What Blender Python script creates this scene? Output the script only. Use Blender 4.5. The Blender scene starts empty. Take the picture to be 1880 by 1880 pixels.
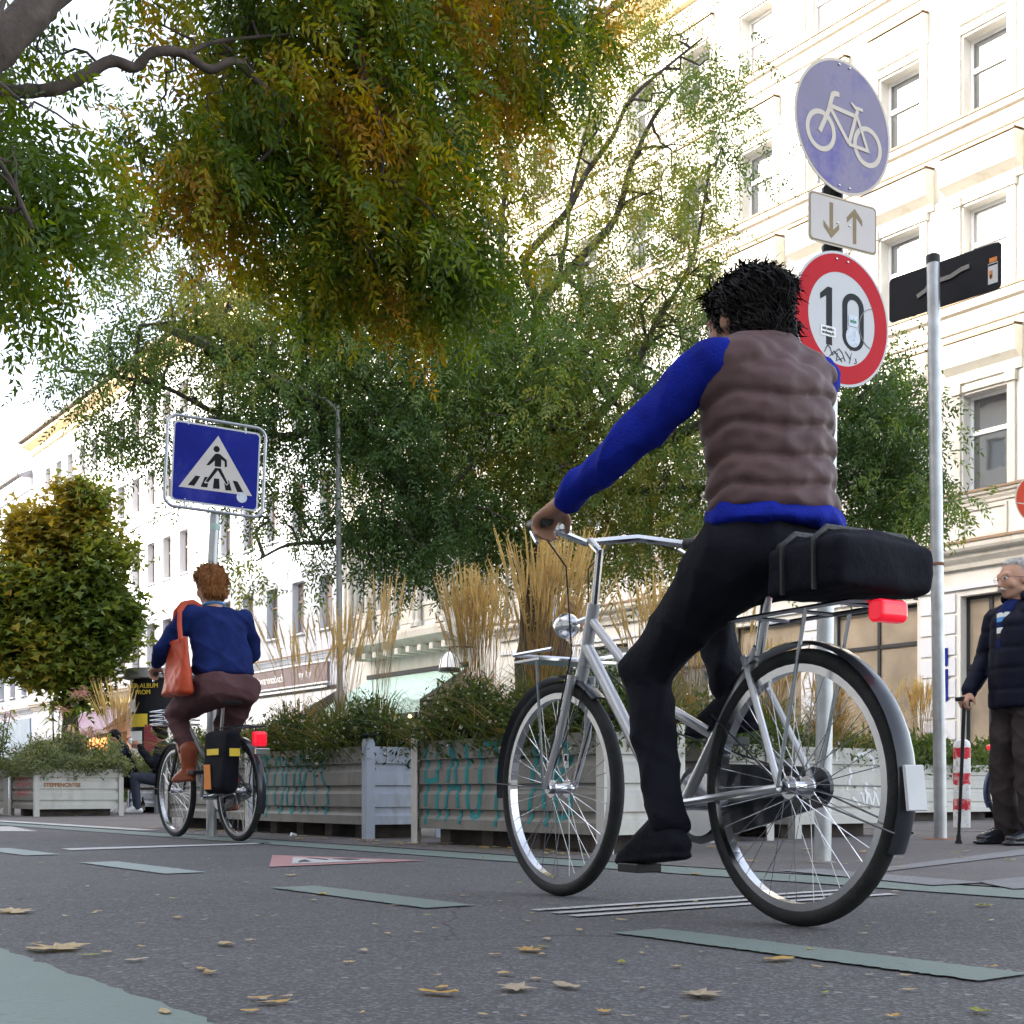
import bpy, bmesh, math, random
import numpy as np
from mathutils import Vector, Matrix

random.seed(7)
rng = np.random.default_rng(11)
scene = bpy.context.scene
COL = scene.collection
PI = math.pi
CAMH = 0.32
F = 2400.0

# ---------------------------------------------------------------- frames
UX, UY = -0.5944, 0.8042            # along the street (away, to the left)
VX, VY = 0.8042, 0.5944             # across the street (towards the facades)
ROT = math.atan2(VY, VX)            # local x = across, local y = along

def P(px, py, Y):
    return Vector(((px - 940) / F * Y, Y, CAMH + (1455 - py) / F * Y))

def G(px, py, z=0.0):
    Y = CAMH * F / (py - 1455)
    return Vector(((px - 940) / F * Y, Y, z))

def S(u, v, z=0.0):
    return Vector((UX * u + VX * v, UY * u + VY * v, z))

# ---------------------------------------------------------------- mesh builder
class MB:
    def __init__(self):
        self.v = []; self.f = []; self.m = []
    def add(self, vs, fs, mi=0, M=None):
        o = len(self.v)
        if M is not None:
            vs = [M @ Vector(p) for p in vs]
        self.v.extend([tuple(p) for p in vs])
        for f in fs:
            self.f.append(tuple(i + o for i in f)); self.m.append(mi)
        return self
    def box(self, x0, x1, y0, y1, z0, z1, mi=0, M=None):
        vs = [(x0,y0,z0),(x1,y0,z0),(x1,y1,z0),(x0,y1,z0),(x0,y0,z1),(x1,y0,z1),(x1,y1,z1),(x0,y1,z1)]
        return self.add(vs, [(0,3,2,1),(4,5,6,7),(0,1,5,4),(1,2,6,5),(2,3,7,6),(3,0,4,7)], mi, M)
    def quad(self, a, b, c, d, mi=0, M=None):
        return self.add([a,b,c,d], [(0,1,2,3)], mi, M)
    def prism(self, poly, y0, y1, mi=0, M=None):
        """poly in (x,z), extruded along y"""
        n = len(poly)
        vs = [(x, y0, z) for x, z in poly] + [(x, y1, z) for x, z in poly]
        fs = [tuple(range(n)), tuple(range(2*n-1, n-1, -1))]
        fs += [(i, i+n, (i+1) % n + n, (i+1) % n) for i in range(n)]
        return self.add(vs, fs, mi, M)
    def ring(self, cx, cz, r0, r1, y0, y1, n=48, mi=0, M=None, a0=0, a1=2*PI):
        full = abs(a1-a0-2*PI) < 1e-6
        k = n if full else n+1
        vs = []
        for i in range(k):
            a = a0 + (a1-a0)*i/n
            c, s = math.cos(a), math.sin(a)
            vs += [(cx+r0*c,y0,cz+r0*s),(cx+r1*c,y0,cz+r1*s),(cx+r1*c,y1,cz+r1*s),(cx+r0*c,y1,cz+r0*s)]
        fs = []
        for i in range(n):
            a = 4*i; b = 4*((i+1) % k)
            for j in range(4):
                fs.append((a+j, b+j, b+(j+1) % 4, a+(j+1) % 4))
        if not full:
            fs.append((0,1,2,3)); e = 4*n; fs.append((e+3,e+2,e+1,e))
        return self.add(vs, fs, mi, M)
    def disc(self, cx, cz, r, y0, y1, n=40, mi=0, M=None, sx=1.0):
        return self.prism([(cx+sx*r*math.cos(2*PI*i/n), cz+r*math.sin(2*PI*i/n)) for i in range(n)], y0, y1, mi, M)
    def stroke(self, pts, w, y0, y1, mi=0, M=None, surf=None):
        """mitred flat ribbon through 2-D points (x,z)"""
        n = len(pts); L = []; R = []
        for i in range(n):
            a = Vector(pts[max(i-1,0)]); b = Vector(pts[i]); c = Vector(pts[min(i+1,n-1)])
            d1 = (b-a); d2 = (c-b)
            if d1.length < 1e-9: d1 = d2
            if d2.length < 1e-9: d2 = d1
            d = (d1.normalized()+d2.normalized())
            if d.length < 1e-6: d = d1
            d.normalize()
            nn = Vector((-d.y, d.x)); k = max(0.5, abs(nn.dot(Vector((-d1.normalized().y, d1.normalized().x)))))
            L.append(b+nn*w/2/k); R.append(b-nn*w/2/k)
        vs = []
        for l, r in zip(L, R):
            dl = surf(l.y) if surf else 0; dr = surf(r.y) if surf else 0
            vs += [(l.x,y0+dl,l.y),(r.x,y0+dr,r.y),(r.x,y1+dr,r.y),(l.x,y1+dl,l.y)]
        fs = [(0,1,2,3)]
        for i in range(n-1):
            a = 4*i; b = a+4
            for j in range(4): fs.append((a+j,b+j,b+(j+1)%4,a+(j+1)%4))
        e = 4*(n-1); fs.append((e+3,e+2,e+1,e))
        return self.add(vs, fs, mi, M)
    def tube(self, pts, r, n=8, mi=0, M=None, flat=1.0):
        pts = [Vector(p) for p in pts]; k = len(pts)
        rs = r if isinstance(r, (list, tuple)) else [r]*k
        vs = []; prev = None
        for i in range(k):
            if i == 0: t = pts[1]-pts[0]
            elif i == k-1: t = pts[-1]-pts[-2]
            else: t = (pts[i+1]-pts[i]).normalized()+(pts[i]-pts[i-1]).normalized()
            if t.length < 1e-9: t = Vector((0,0,1))
            t.normalize()
            if prev is None:
                a = Vector((0,0,1)) if abs(t.z) < 0.9 else Vector((1,0,0))
                s = t.cross(a).normalized()
            else:
                s = prev - t*prev.dot(t)
                if s.length < 1e-6: s = t.orthogonal()
                s.normalize()
            prev = s; b = t.cross(s)
            for j in range(n):
                a = 2*PI*j/n
                vs.append(pts[i]+(s*math.cos(a)+b*math.sin(a)*flat)*rs[i])
        fs = [(i*n+j, i*n+(j+1)%n, (i+1)*n+(j+1)%n, (i+1)*n+j) for i in range(k-1) for j in range(n)]
        fs.append(tuple(range(n-1,-1,-1))); fs.append(tuple((k-1)*n+j for j in range(n)))
        return self.add(vs, fs, mi, M)
    def lathe(self, prof, n=24, mi=0, M=None, c=(0,0)):
        vs = []; k = len(prof)
        for r, z in prof:
            for j in range(n):
                a = 2*PI*j/n; vs.append((c[0]+r*math.cos(a), c[1]+r*math.sin(a), z))
        fs = [(i*n+j, i*n+(j+1)%n, (i+1)*n+(j+1)%n, (i+1)*n+j) for i in range(k-1) for j in range(n)]
        fs.append(tuple(range(n-1,-1,-1))); fs.append(tuple((k-1)*n+j for j in range(n)))
        return self.add(vs, fs, mi, M)
    def ball(self, c, r, n=12, mi=0, M=None):
        rx, ry, rz = r if isinstance(r, (tuple, list)) else (r, r, r)
        vs = []; k = n//2+1
        for i in range(k):
            p = PI*i/(k-1)
            rr = max(math.sin(p), 0.02)
            for j in range(n):
                a = 2*PI*j/n
                vs.append((c[0]+rx*rr*math.cos(a), c[1]+ry*rr*math.sin(a), c[2]+rz*math.cos(p)))
        fs = [(i*n+j, (i+1)*n+j, (i+1)*n+(j+1)%n, i*n+(j+1)%n) for i in range(k-1) for j in range(n)]
        fs.append(tuple(range(n))); fs.append(tuple((k-1)*n+j for j in range(n-1,-1,-1)))
        return self.add(vs, fs, mi, M)

def link(o, parent=None):
    COL.objects.link(o)
    if parent is not None: o.parent = parent
    return o

def obj(name, mb, mats, parent=None, smooth=False, loc=None, rotz=None, bevel=0):
    me = bpy.data.meshes.new(name)
    me.from_pydata(mb.v, [], mb.f)
    if not isinstance(mats, (list, tuple)): mats = [mats]
    for m in mats: me.materials.append(m)
    me.polygons.foreach_set('material_index', mb.m)
    if smooth: me.polygons.foreach_set('use_smooth', [True]*len(mb.f))
    me.update()
    o = bpy.data.objects.new(name, me)
    link(o, parent)
    if loc is not None: o.location = loc
    if rotz is not None: o.rotation_euler = (0, 0, rotz)
    if smooth:
        try:
            me.set_sharp_from_angle(angle=math.radians(42))
        except Exception: pass
    if bevel:
        b = o.modifiers.new('bevel', 'BEVEL'); b.width = bevel; b.segments = 2; b.limit_method = 'ANGLE'; b.angle_limit = math.radians(40)
    return o

def tag(o, label=None, cat=None, group=None, kind=None):
    if label: o['label'] = label
    if cat: o['category'] = cat
    if group: o['group'] = group
    if kind: o['kind'] = kind
    return o

def thing(name, label, cat, loc=(0,0,0), rotz=0.0, group=None):
    o = bpy.data.objects.new(name, None)
    o.empty_display_size = 0.2
    link(o); o.location = loc; o.rotation_euler = (0, 0, rotz)
    return tag(o, label, cat, group)

def share(name, me, parent, loc=(0,0,0), rot=(0,0,0), scale=(1,1,1)):
    o = bpy.data.objects.new(name, me); link(o, parent)
    o.location = loc; o.rotation_euler = rot; o.scale = scale
    return o

def mesh_np(name, verts, quads, mats, mi=None, parent=None, smooth=False):
    me = bpy.data.meshes.new(name)
    nv = len(verts); nq, k = quads.shape
    me.vertices.add(nv); me.vertices.foreach_set('co', verts.astype(np.float32).ravel())
    me.loops.add(nq*k); me.loops.foreach_set('vertex_index', quads.astype(np.int32).ravel())
    me.polygons.add(nq)
    me.polygons.foreach_set('loop_start', np.arange(0, nq*k, k, dtype=np.int32))
    me.polygons.foreach_set('loop_total', np.full(nq, k, dtype=np.int32))
    for m in mats: me.materials.append(m)
    if mi is not None: me.polygons.foreach_set('material_index', mi.astype(np.int32))
    if smooth: me.polygons.foreach_set('use_smooth', np.ones(nq, dtype=bool))
    me.update(calc_edges=True)
    o = bpy.data.objects.new(name, me)
    return link(o, parent)

# ---------------------------------------------------------------- blob: continuous organic surfaces
def hull_pts(bm, pts):
    vs = [bm.verts.new(p) for p in pts]
    r = bmesh.ops.convex_hull(bm, input=vs, use_existing_faces=False)
    bad = [e for e in r['geom_interior'] if isinstance(e, bmesh.types.BMVert)] + [e for e in r['geom_unused'] if isinstance(e, bmesh.types.BMVert)]
    if bad: bmesh.ops.delete(bm, geom=list(set(bad)), context='VERTS')

_ico = None
def ico():
    global _ico
    if _ico is None:
        b = bmesh.new(); bmesh.ops.create_icosphere(b, subdivisions=3, radius=1)
        _ico = [v.co.copy() for v in b.verts]; b.free()
    return _ico

def blob(name, prims, mat, parent, voxel=0.01, smooth=4, fn=None, mats=None, facefn=None):
    """prims: ('c', p0, p1, r0, r1) tapered capsule | ('e', c, (rx,ry,rz), (ax,ay,az)) ellipsoid
       | ('h', [(p,r or (rx,ry,rz)), ...]) hull of spheres"""
    bm = bmesh.new()
    for p in prims:
        if p[0] == 'c':
            pts = [Vector(p[1])+q*p[3] for q in ico()] + [Vector(p[2])+q*p[4] for q in ico()]
        elif p[0] == 'e':
            R = Matrix.Identity(3)
            if len(p) > 3:
                from mathutils import Euler
                R = Euler([math.radians(a) for a in p[3]]).to_matrix()
            pts = [Vector(p[1])+R@Vector((q.x*p[2][0], q.y*p[2][1], q.z*p[2][2])) for q in ico()]
        else:
            pts = []
            for c, r in p[1]:
                rr = r if isinstance(r, (tuple, list)) else (r, r, r)
                pts += [Vector(c)+Vector((q.x*rr[0], q.y*rr[1], q.z*rr[2])) for q in ico()]
        hull_pts(bm, pts)
    bmesh.ops.recalc_face_normals(bm, faces=bm.faces)
    me = bpy.data.meshes.new('tmp'); bm.to_mesh(me); bm.free()
    t = bpy.data.objects.new('tmp', me); COL.objects.link(t)
    m = t.modifiers.new('r', 'REMESH'); m.mode = 'VOXEL'; m.voxel_size = voxel; m.adaptivity = 0
    if smooth:
        s = t.modifiers.new('s', 'SMOOTH'); s.factor = 0.5; s.iterations = smooth
    dg = bpy.context.evaluated_depsgraph_get(); dg.update()
    ev = t.evaluated_get(dg)
    out = bpy.data.meshes.new_from_object(ev)
    bpy.data.objects.remove(t); bpy.data.meshes.remove(me)
    out.name = name
    n = len(out.vertices)
    if fn:
        co = np.zeros(n*3); out.vertices.foreach_get('co', co); co = co.reshape(-1,3)
        no = np.array([v.normal[:] for v in out.vertices])
        co = fn(co, no)
        out.vertices.foreach_set('co', co.ravel()); out.update()
    out.materials.clear()
    for mm in (mats or [mat]): out.materials.append(mm)
    np_ = len(out.polygons)
    if facefn:
        ce = np.zeros(np_*3); out.polygons.foreach_get('center', ce)
        out.polygons.foreach_set('material_index', facefn(ce.reshape(-1,3)).astype(np.int32))
    out.polygons.foreach_set('use_smooth', [True]*np_)
    out.update()
    o = bpy.data.objects.new(name, out)
    return link(o, parent)

# ---------------------------------------------------------------- materials
def new_mat(name):
    m = bpy.data.materials.new(name); m.use_nodes = True
    nt = m.node_tree; b = nt.nodes['Principled BSDF']
    return m, nt, b

def mat(name, col, rough=0.6, metal=0.0, var=0.12, scale=6.0, bump=0.0, bscale=60.0, spec=0.3, detail=6.0, dirt=None, dscale=2.0, damt=0.5, coat=0.0, emit=0.0, sheen=0.0, stretch=None):
    m, nt, b = new_mat(name)
    N = nt.nodes; L = nt.links
    tc = N.new('ShaderNodeTexCoord'); src = tc.outputs['Object']
    if stretch:
        mp = N.new('ShaderNodeMapping'); mp.inputs['Scale'].default_value = stretch
        L.new(src, mp.inputs[0]); src = mp.outputs[0]
    b.inputs['Roughness'].default_value = rough
    b.inputs['Metallic'].default_value = metal
    b.inputs['Specular IOR Level'].default_value = spec
    b.inputs['Coat Weight'].default_value = coat
    if sheen: b.inputs['Sheen Weight'].default_value = sheen
    c = (*col, 1)
    n = N.new('ShaderNodeTexNoise'); n.inputs['Scale'].default_value = scale; n.inputs['Detail'].default_value = detail
    L.new(src, n.inputs['Vector'])
    r = N.new('ShaderNodeValToRGB')
    r.color_ramp.elements[0].position = 0.3; r.color_ramp.elements[1].position = 0.7
    r.color_ramp.elements[0].color = (*[max(0, x*(1-var)) for x in col], 1)
    r.color_ramp.elements[1].color = (*[min(1, x*(1+var)) for x in col], 1)
    L.new(n.outputs['Fac'], r.inputs['Fac'])
    out = r.outputs['Color']
    if dirt:
        n2 = N.new('ShaderNodeTexNoise'); n2.inputs['Scale'].default_value = dscale; n2.inputs['Detail'].default_value = 9; n2.inputs['Roughness'].default_value = 0.7
        L.new(src, n2.inputs['Vector'])
        r2 = N.new('ShaderNodeMapRange'); r2.inputs[1].default_value = 0.5; r2.inputs[2].default_value = 0.72; r2.inputs[4].default_value = damt
        L.new(n2.outputs['Fac'], r2.inputs[0])
        mx = N.new('ShaderNodeMix'); mx.data_type = 'RGBA'
        L.new(r2.outputs[0], mx.inputs[0]); L.new(out, mx.inputs[6]); mx.inputs[7].default_value = (*dirt, 1)
        out = mx.outputs[2]
    L.new(out, b.inputs['Base Color'])
    if emit:
        b.inputs['Emission Color'].default_value = c; b.inputs['Emission Strength'].default_value = emit
    if bump:
        n3 = N.new('ShaderNodeTexNoise'); n3.inputs['Scale'].default_value = bscale; n3.inputs['Detail'].default_value = 5
        L.new(src, n3.inputs['Vector'])
        bp = N.new('ShaderNodeBump'); bp.inputs['Strength'].default_value = bump; bp.inputs['Distance'].default_value = 0.01
        L.new(n3.outputs['Fac'], bp.inputs['Height']); L.new(bp.outputs[0], b.inputs['Normal'])
    return m

def leaf_mat(name, col, trans=0.45, var=0.35, scale=3.0, hue=0.0):
    m = bpy.data.materials.new(name); m.use_nodes = True
    nt = m.node_tree; N = nt.nodes; L = nt.links; N.clear()
    o = N.new('ShaderNodeOutputMaterial')
    tc = N.new('ShaderNodeTexCoord')
    n = N.new('ShaderNodeTexNoise'); n.inputs['Scale'].default_value = scale; n.inputs['Detail'].default_value = 8; n.inputs['Roughness'].default_value = 0.75
    L.new(tc.outputs['Object'], n.inputs['Vector'])
    r = N.new('ShaderNodeValToRGB'); r.color_ramp.elements[0].position = 0.32; r.color_ramp.elements[1].position = 0.68
    r.color_ramp.elements[0].color = (*[x*(1-var) for x in col], 1)
    r.color_ramp.elements[1].color = (min(1, col[0]*(1+var*1.2)), min(1, col[1]*(1+var)), col[2]*(1+var*0.4), 1)
    L.new(n.outputs['Fac'], r.inputs['Fac'])
    d = N.new('ShaderNodeBsdfPrincipled'); d.inputs['Roughness'].default_value = 0.5; d.inputs['Specular IOR Level'].default_value = 0.35
    L.new(r.outputs[0], d.inputs['Base Color'])
    t = N.new('ShaderNodeBsdfTranslucent')
    g = N.new('ShaderNodeMix'); g.data_type = 'RGBA'; g.blend_type = 'MULTIPLY'; g.inputs[0].default_value = 1
    L.new(r.outputs[0], g.inputs[6]); g.inputs[7].default_value = (1.5, 1.35, 0.5, 1)
    L.new(g.outputs[2], t.inputs['Color'])
    mx = N.new('ShaderNodeMixShader'); mx.inputs[0].default_value = trans
    L.new(d.outputs[0], mx.inputs[1]); L.new(t.outputs[0], mx.inputs[2]); L.new(mx.outputs[0], o.inputs['Surface'])
    return m

def asphalt_mat(name, col, stone=(0.22,0.21,0.22), amt=0.55, patch=0.22):
    m, nt, b = new_mat(name); N = nt.nodes; L = nt.links
    tc = N.new('ShaderNodeTexCoord'); src = tc.outputs['Object']
    b.inputs['Roughness'].default_value = 0.82; b.inputs['Specular IOR Level'].default_value = 0.35
    # broad patches
    n = N.new('ShaderNodeTexNoise'); n.inputs['Scale'].default_value = 0.55; n.inputs['Detail'].default_value = 8; n.inputs['Roughness'].default_value = 0.65
    L.new(src, n.inputs[0])
    r = N.new('ShaderNodeValToRGB'); r.color_ramp.elements[0].position = 0.35; r.color_ramp.elements[1].position = 0.68
    r.color_ramp.elements[0].color = (*[x*(1-patch) for x in col], 1); r.color_ramp.elements[1].color = (*[x*(1+patch) for x in col], 1)
    L.new(n.outputs['Fac'], r.inputs[0])
    w_ = N.new('ShaderNodeTexNoise'); w_.inputs['Scale'].default_value = 1.7; w_.inputs['Detail'].default_value = 10; w_.inputs['Roughness'].default_value = 0.8; w_.inputs['Distortion'].default_value = 0.6
    L.new(src, w_.inputs[0])
    wr = N.new('ShaderNodeMapRange'); wr.inputs[1].default_value = 0.52; wr.inputs[2].default_value = 0.75; wr.inputs[4].default_value = 0.65
    L.new(w_.outputs['Fac'], wr.inputs[0])
    wm = N.new('ShaderNodeMix'); wm.data_type = 'RGBA'; L.new(wr.outputs[0], wm.inputs[0]); L.new(r.outputs[0], wm.inputs[6]); wm.inputs[7].default_value = (*[x*0.6 for x in col], 1)
    # aggregate: voronoi cells with random brightness
    v = N.new('ShaderNodeTexVoronoi'); v.inputs['Scale'].default_value = 150
    L.new(src, v.inputs['Vector'])
    hs = N.new('ShaderNodeSeparateColor'); L.new(v.outputs['Color'], hs.inputs[0])
    mr = N.new('ShaderNodeMapRange'); mr.inputs[1].default_value = 0.55; mr.inputs[2].default_value = 1.0; mr.inputs[4].default_value = amt
    L.new(hs.outputs[0], mr.inputs[0])
    mx = N.new('ShaderNodeMix'); mx.data_type = 'RGBA'
    L.new(mr.outputs[0], mx.inputs[0]); L.new(wm.outputs[2], mx.inputs[6]); mx.inputs[7].default_value = (*stone, 1)
    # tiny light chips
    v2 = N.new('ShaderNodeTexVoronoi'); v2.inputs['Scale'].default_value = 42; L.new(src, v2.inputs['Vector'])
    s2 = N.new('ShaderNodeSeparateColor'); L.new(v2.outputs['Color'], s2.inputs[0])
    gt = N.new('ShaderNodeMath'); gt.operation = 'GREATER_THAN'; gt.inputs[1].default_value = 0.965; L.new(s2.outputs[1], gt.inputs[0])
    lt = N.new('ShaderNodeMath'); lt.operation = 'LESS_THAN'; lt.inputs[1].default_value = 0.32; L.new(v2.outputs['Distance'], lt.inputs[0])
    ml = N.new('ShaderNodeMath'); ml.operation = 'MULTIPLY'; L.new(gt.outputs[0], ml.inputs[0]); L.new(lt.outputs[0], ml.inputs[1])
    m3 = N.new('ShaderNodeMath'); m3.operation = 'MULTIPLY'; m3.inputs[1].default_value = 0.6; L.new(ml.outputs[0], m3.inputs[0])
    mx2 = N.new('ShaderNodeMix'); mx2.data_type = 'RGBA'
    L.new(m3.outputs[0], mx2.inputs[0]); L.new(mx.outputs[2], mx2.inputs[6]); mx2.inputs[7].default_value = (0.3,0.28,0.26,1)
    dn = N.new('ShaderNodeTexNoise'); dn.inputs['Scale'].default_value = 3.5; dn.inputs['Detail'].default_value = 6; L.new(src, dn.inputs[0])
    dm = N.new('ShaderNodeMix'); dm.data_type = 'VECTOR'; dm.inputs[0].default_value = 0.22; L.new(src, dm.inputs[4]); L.new(dn.outputs['Color'], dm.inputs[5])
    cv_ = N.new('ShaderNodeTexVoronoi'); cv_.feature = 'DISTANCE_TO_EDGE'; cv_.inputs['Scale'].default_value = 0.75; L.new(dm.outputs[1], cv_.inputs['Vector'])
    cl = N.new('ShaderNodeMath'); cl.operation = 'LESS_THAN'; cl.inputs[1].default_value = 0.0028; L.new(cv_.outputs['Distance'], cl.inputs[0])
    cg = N.new('ShaderNodeMath'); cg.operation = 'GREATER_THAN'; cg.inputs[1].default_value = 0.5; L.new(n.outputs['Fac'], cg.inputs[0])
    cm = N.new('ShaderNodeMath'); cm.operation = 'MULTIPLY'; L.new(cl.outputs[0], cm.inputs[0]); L.new(cg.outputs[0], cm.inputs[1])
    ck = N.new('ShaderNodeMath'); ck.operation = 'MULTIPLY'; ck.inputs[1].default_value = 0.55; L.new(cm.outputs[0], ck.inputs[0])
    mx3 = N.new('ShaderNodeMix'); mx3.data_type = 'RGBA'; L.new(ck.outputs[0], mx3.inputs[0]); L.new(mx2.outputs[2], mx3.inputs[6]); mx3.inputs[7].default_value = (0.02,0.018,0.018,1)
    L.new(mx3.outputs[2], b.inputs['Base Color'])
    bp = N.new('ShaderNodeBump'); bp.inputs['Strength'].default_value = 0.6; bp.inputs['Distance'].default_value = 0.004
    L.new(v.outputs['Distance'], bp.inputs['Height'])
    n4 = N.new('ShaderNodeTexNoise'); n4.inputs['Scale'].default_value = 300; L.new(src, n4.inputs[0])
    bp2 = N.new('ShaderNodeBump'); bp2.inputs['Strength'].default_value = 0.5; bp2.inputs['Distance'].default_value = 0.003
    L.new(n4.outputs['Fac'], bp2.inputs['Height']); L.new(bp.outputs[0], bp2.inputs['Normal'])
    L.new(bp2.outputs[0], b.inputs['Normal'])
    return m

def paint_mat(name, col, under, wear=0.45, scale=38):
    m, nt, b = new_mat(name); N = nt.nodes; L = nt.links
    tc = N.new('ShaderNodeTexCoord'); src = tc.outputs['Object']
    b.inputs['Roughness'].default_value = 0.7
    n = N.new('ShaderNodeTexNoise'); n.inputs['Scale'].default_value = scale; n.inputs['Detail'].default_value = 10; n.inputs['Roughness'].default_value = 0.8
    L.new(src, n.inputs[0])
    n2 = N.new('ShaderNodeTexNoise'); n2.inputs['Scale'].default_value = 2.2; n2.inputs['Detail'].default_value = 6; L.new(src, n2.inputs[0])
    ad = N.new('ShaderNodeMath'); ad.operation = 'MULTIPLY_ADD'; ad.inputs[1].default_value = 0.5; L.new(n2.outputs['Fac'], ad.inputs[0]); L.new(n.outputs['Fac'], ad.inputs[2])
    mr = N.new('ShaderNodeMapRange'); mr.inputs[1].default_value = 0.78; mr.inputs[2].default_value = 0.94; mr.inputs[4].default_value = wear
    L.new(ad.outputs[0], mr.inputs[0])
    r = N.new('ShaderNodeValToRGB'); r.color_ramp.elements[0].color = (*[x*0.85 for x in col],1); r.color_ramp.elements[1].color = (*[min(1,x*1.15) for x in col],1)
    L.new(n2.outputs['Fac'], r.inputs[0])
    mx = N.new('ShaderNodeMix'); mx.data_type = 'RGBA'
    L.new(mr.outputs[0], mx.inputs[0]); L.new(r.outputs[0], mx.inputs[6]); mx.inputs[7].default_value = (*under, 1)
    L.new(mx.outputs[2], b.inputs['Base Color'])
    v = N.new('ShaderNodeTexVoronoi'); v.inputs['Scale'].default_value = 130; L.new(src, v.inputs['Vector'])
    bp = N.new('ShaderNodeBump'); bp.inputs['Strength'].default_value = 0.35; bp.inputs['Distance'].default_value = 0.003
    L.new(v.outputs['Distance'], bp.inputs['Height']); L.new(bp.outputs[0], b.inputs['Normal'])
    return m

def glass_mat(name, col=(0.03,0.035,0.04)):
    m, nt, b = new_mat(name)
    b.inputs['Base Color'].default_value = (*col, 1); b.inputs['Roughness'].default_value = 0.02
    b.inputs['IOR'].default_value = 2.1; b.inputs['Specular IOR Level'].default_value = 0.8
    N = nt.nodes; L = nt.links
    tc = N.new('ShaderNodeTexCoord'); n = N.new('ShaderNodeTexNoise'); n.inputs['Scale'].default_value = 1.3
    L.new(tc.outputs['Object'], n.inputs[0])
    bp = N.new('ShaderNodeBump'); bp.inputs['Strength'].default_value = 0.05; bp.inputs['Distance'].default_value = 0.02
    L.new(n.outputs['Fac'], bp.inputs['Height']); L.new(bp.outputs[0], b.inputs['Normal'])
    return m

M = {}
M['asphalt'] = asphalt_mat('asphalt', (0.070,0.066,0.070), stone=(0.22,0.21,0.215), amt=0.5)
M['pave'] = asphalt_mat('pavement_asphalt', (0.115,0.103,0.102), stone=(0.26,0.24,0.23), amt=0.3)
M['granite'] = asphalt_mat('granite_strip', (0.19,0.185,0.19), stone=(0.32,0.31,0.31), amt=0.4, patch=0.12)
M['greenpaint'] = paint_mat('green_paint', (0.13,0.168,0.152), (0.075,0.08,0.08), wear=0.6)
M['palegreen'] = paint_mat('pale_green_paint', (0.22,0.26,0.25), (0.08,0.085,0.09))
M['whitepaint'] = paint_mat('white_road_paint', (0.42,0.41,0.41), (0.09,0.09,0.095), wear=0.8)
M['redpaint'] = paint_mat('red_road_paint', (0.33,0.16,0.165), (0.09,0.07,0.07))
M['blackpaint'] = paint_mat('black_road_paint', (0.04,0.04,0.04), (0.06,0.06,0.06))
M['cream'] = mat('cream_render', (0.66,0.645,0.60), 0.85, var=0.05, scale=1.2, dirt=(0.50,0.44,0.34), dscale=1.8, damt=0.5, bump=0.15, bscale=40, stretch=(1,1,0.35))
M['creamtrim'] = mat('cream_trim', (0.60,0.575,0.515), 0.8, var=0.06, scale=2, dirt=(0.42,0.36,0.26), dscale=4.0, damt=0.75, bump=0.15, bscale=40, stretch=(1,1,0.5))
M['plain'] = mat('white_render', (0.62,0.63,0.655), 0.85, var=0.04, scale=0.8, dirt=(0.55,0.55,0.56), dscale=0.9, damt=0.3, bump=0.1, bscale=30)
M['pale'] = mat('pale_grey_render', (0.52,0.55,0.60), 0.85, var=0.05, scale=0.8, dirt=(0.45,0.47,0.5), dscale=0.9, damt=0.3)
M['ochre'] = mat('ochre_eaves', (0.66,0.50,0.30), 0.8, var=0.1, scale=3)
M['roof'] = mat('dark_roof_tiles', (0.13,0.11,0.11), 0.8, var=0.2, scale=8, bump=0.4, bscale=12)
M['winframe'] = mat('white_window_frame', (0.80,0.81,0.82), 0.4, var=0.03)
M['brownframe'] = mat('brown_window_frame', (0.30,0.22,0.18), 0.5, var=0.1)
M['blackframe'] = mat('black_door_frame', (0.03,0.032,0.035), 0.4, var=0.1)
M['glass'] = glass_mat('window_glass', (0.05,0.055,0.06))
M['glass2'] = glass_mat('window_glass_pale_curtain', (0.30,0.30,0.30))
M['glass3'] = glass_mat('window_glass_half_curtain', (0.16,0.165,0.17))
M['curtain'] = mat('pale_curtain', (0.55,0.55,0.53), 0.9, var=0.1, scale=3)
M['galv'] = mat('galvanised_steel', (0.44,0.45,0.47), 0.42, metal=0.75, var=0.16, scale=9, bump=0.08, bscale=50, dirt=(0.30,0.29,0.28), dscale=5, damt=0.5)
M['galvpaint'] = mat('pale_painted_steel', (0.50,0.485,0.455), 0.5, metal=0.1, var=0.08, scale=6, dirt=(0.33,0.30,0.26), dscale=7, damt=0.65, bump=0.1, bscale=60, stretch=(1,1,0.35))
M['greysteel'] = mat('grey_shaded_dirty_steel', (0.215,0.205,0.19), 0.55, metal=0.2, var=0.12, scale=5, dirt=(0.16,0.14,0.12), dscale=6, damt=0.7, bump=0.12, bscale=60, stretch=(1,1,0.35))
M['bluesteel'] = mat('bluish_steel', (0.42,0.46,0.54), 0.5, metal=0.25, var=0.15, scale=6, dirt=(0.24,0.22,0.22), dscale=7, damt=0.6, stretch=(1,1,0.35))
M['blackplastic'] = mat('black_plastic', (0.018,0.018,0.02), 0.45, var=0.2)
M['rubber'] = mat('tyre_rubber', (0.02,0.02,0.021), 0.75, var=0.25, scale=30, bump=0.3, bscale=200)
M['chrome'] = mat('worn_chrome', (0.62,0.62,0.64), 0.2, metal=1.0, var=0.08, scale=14)
M['silver'] = mat('silver_bike_paint', (0.48,0.48,0.50), 0.3, metal=0.6, var=0.06, coat=0.4)
M['darkbike'] = mat('dark_bike_paint', (0.03,0.032,0.04), 0.3, metal=0.2, var=0.1, coat=0.5)
M['leather'] = mat('black_leather', (0.03,0.028,0.028), 0.42, var=0.2, bump=0.2, bscale=80)
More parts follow.
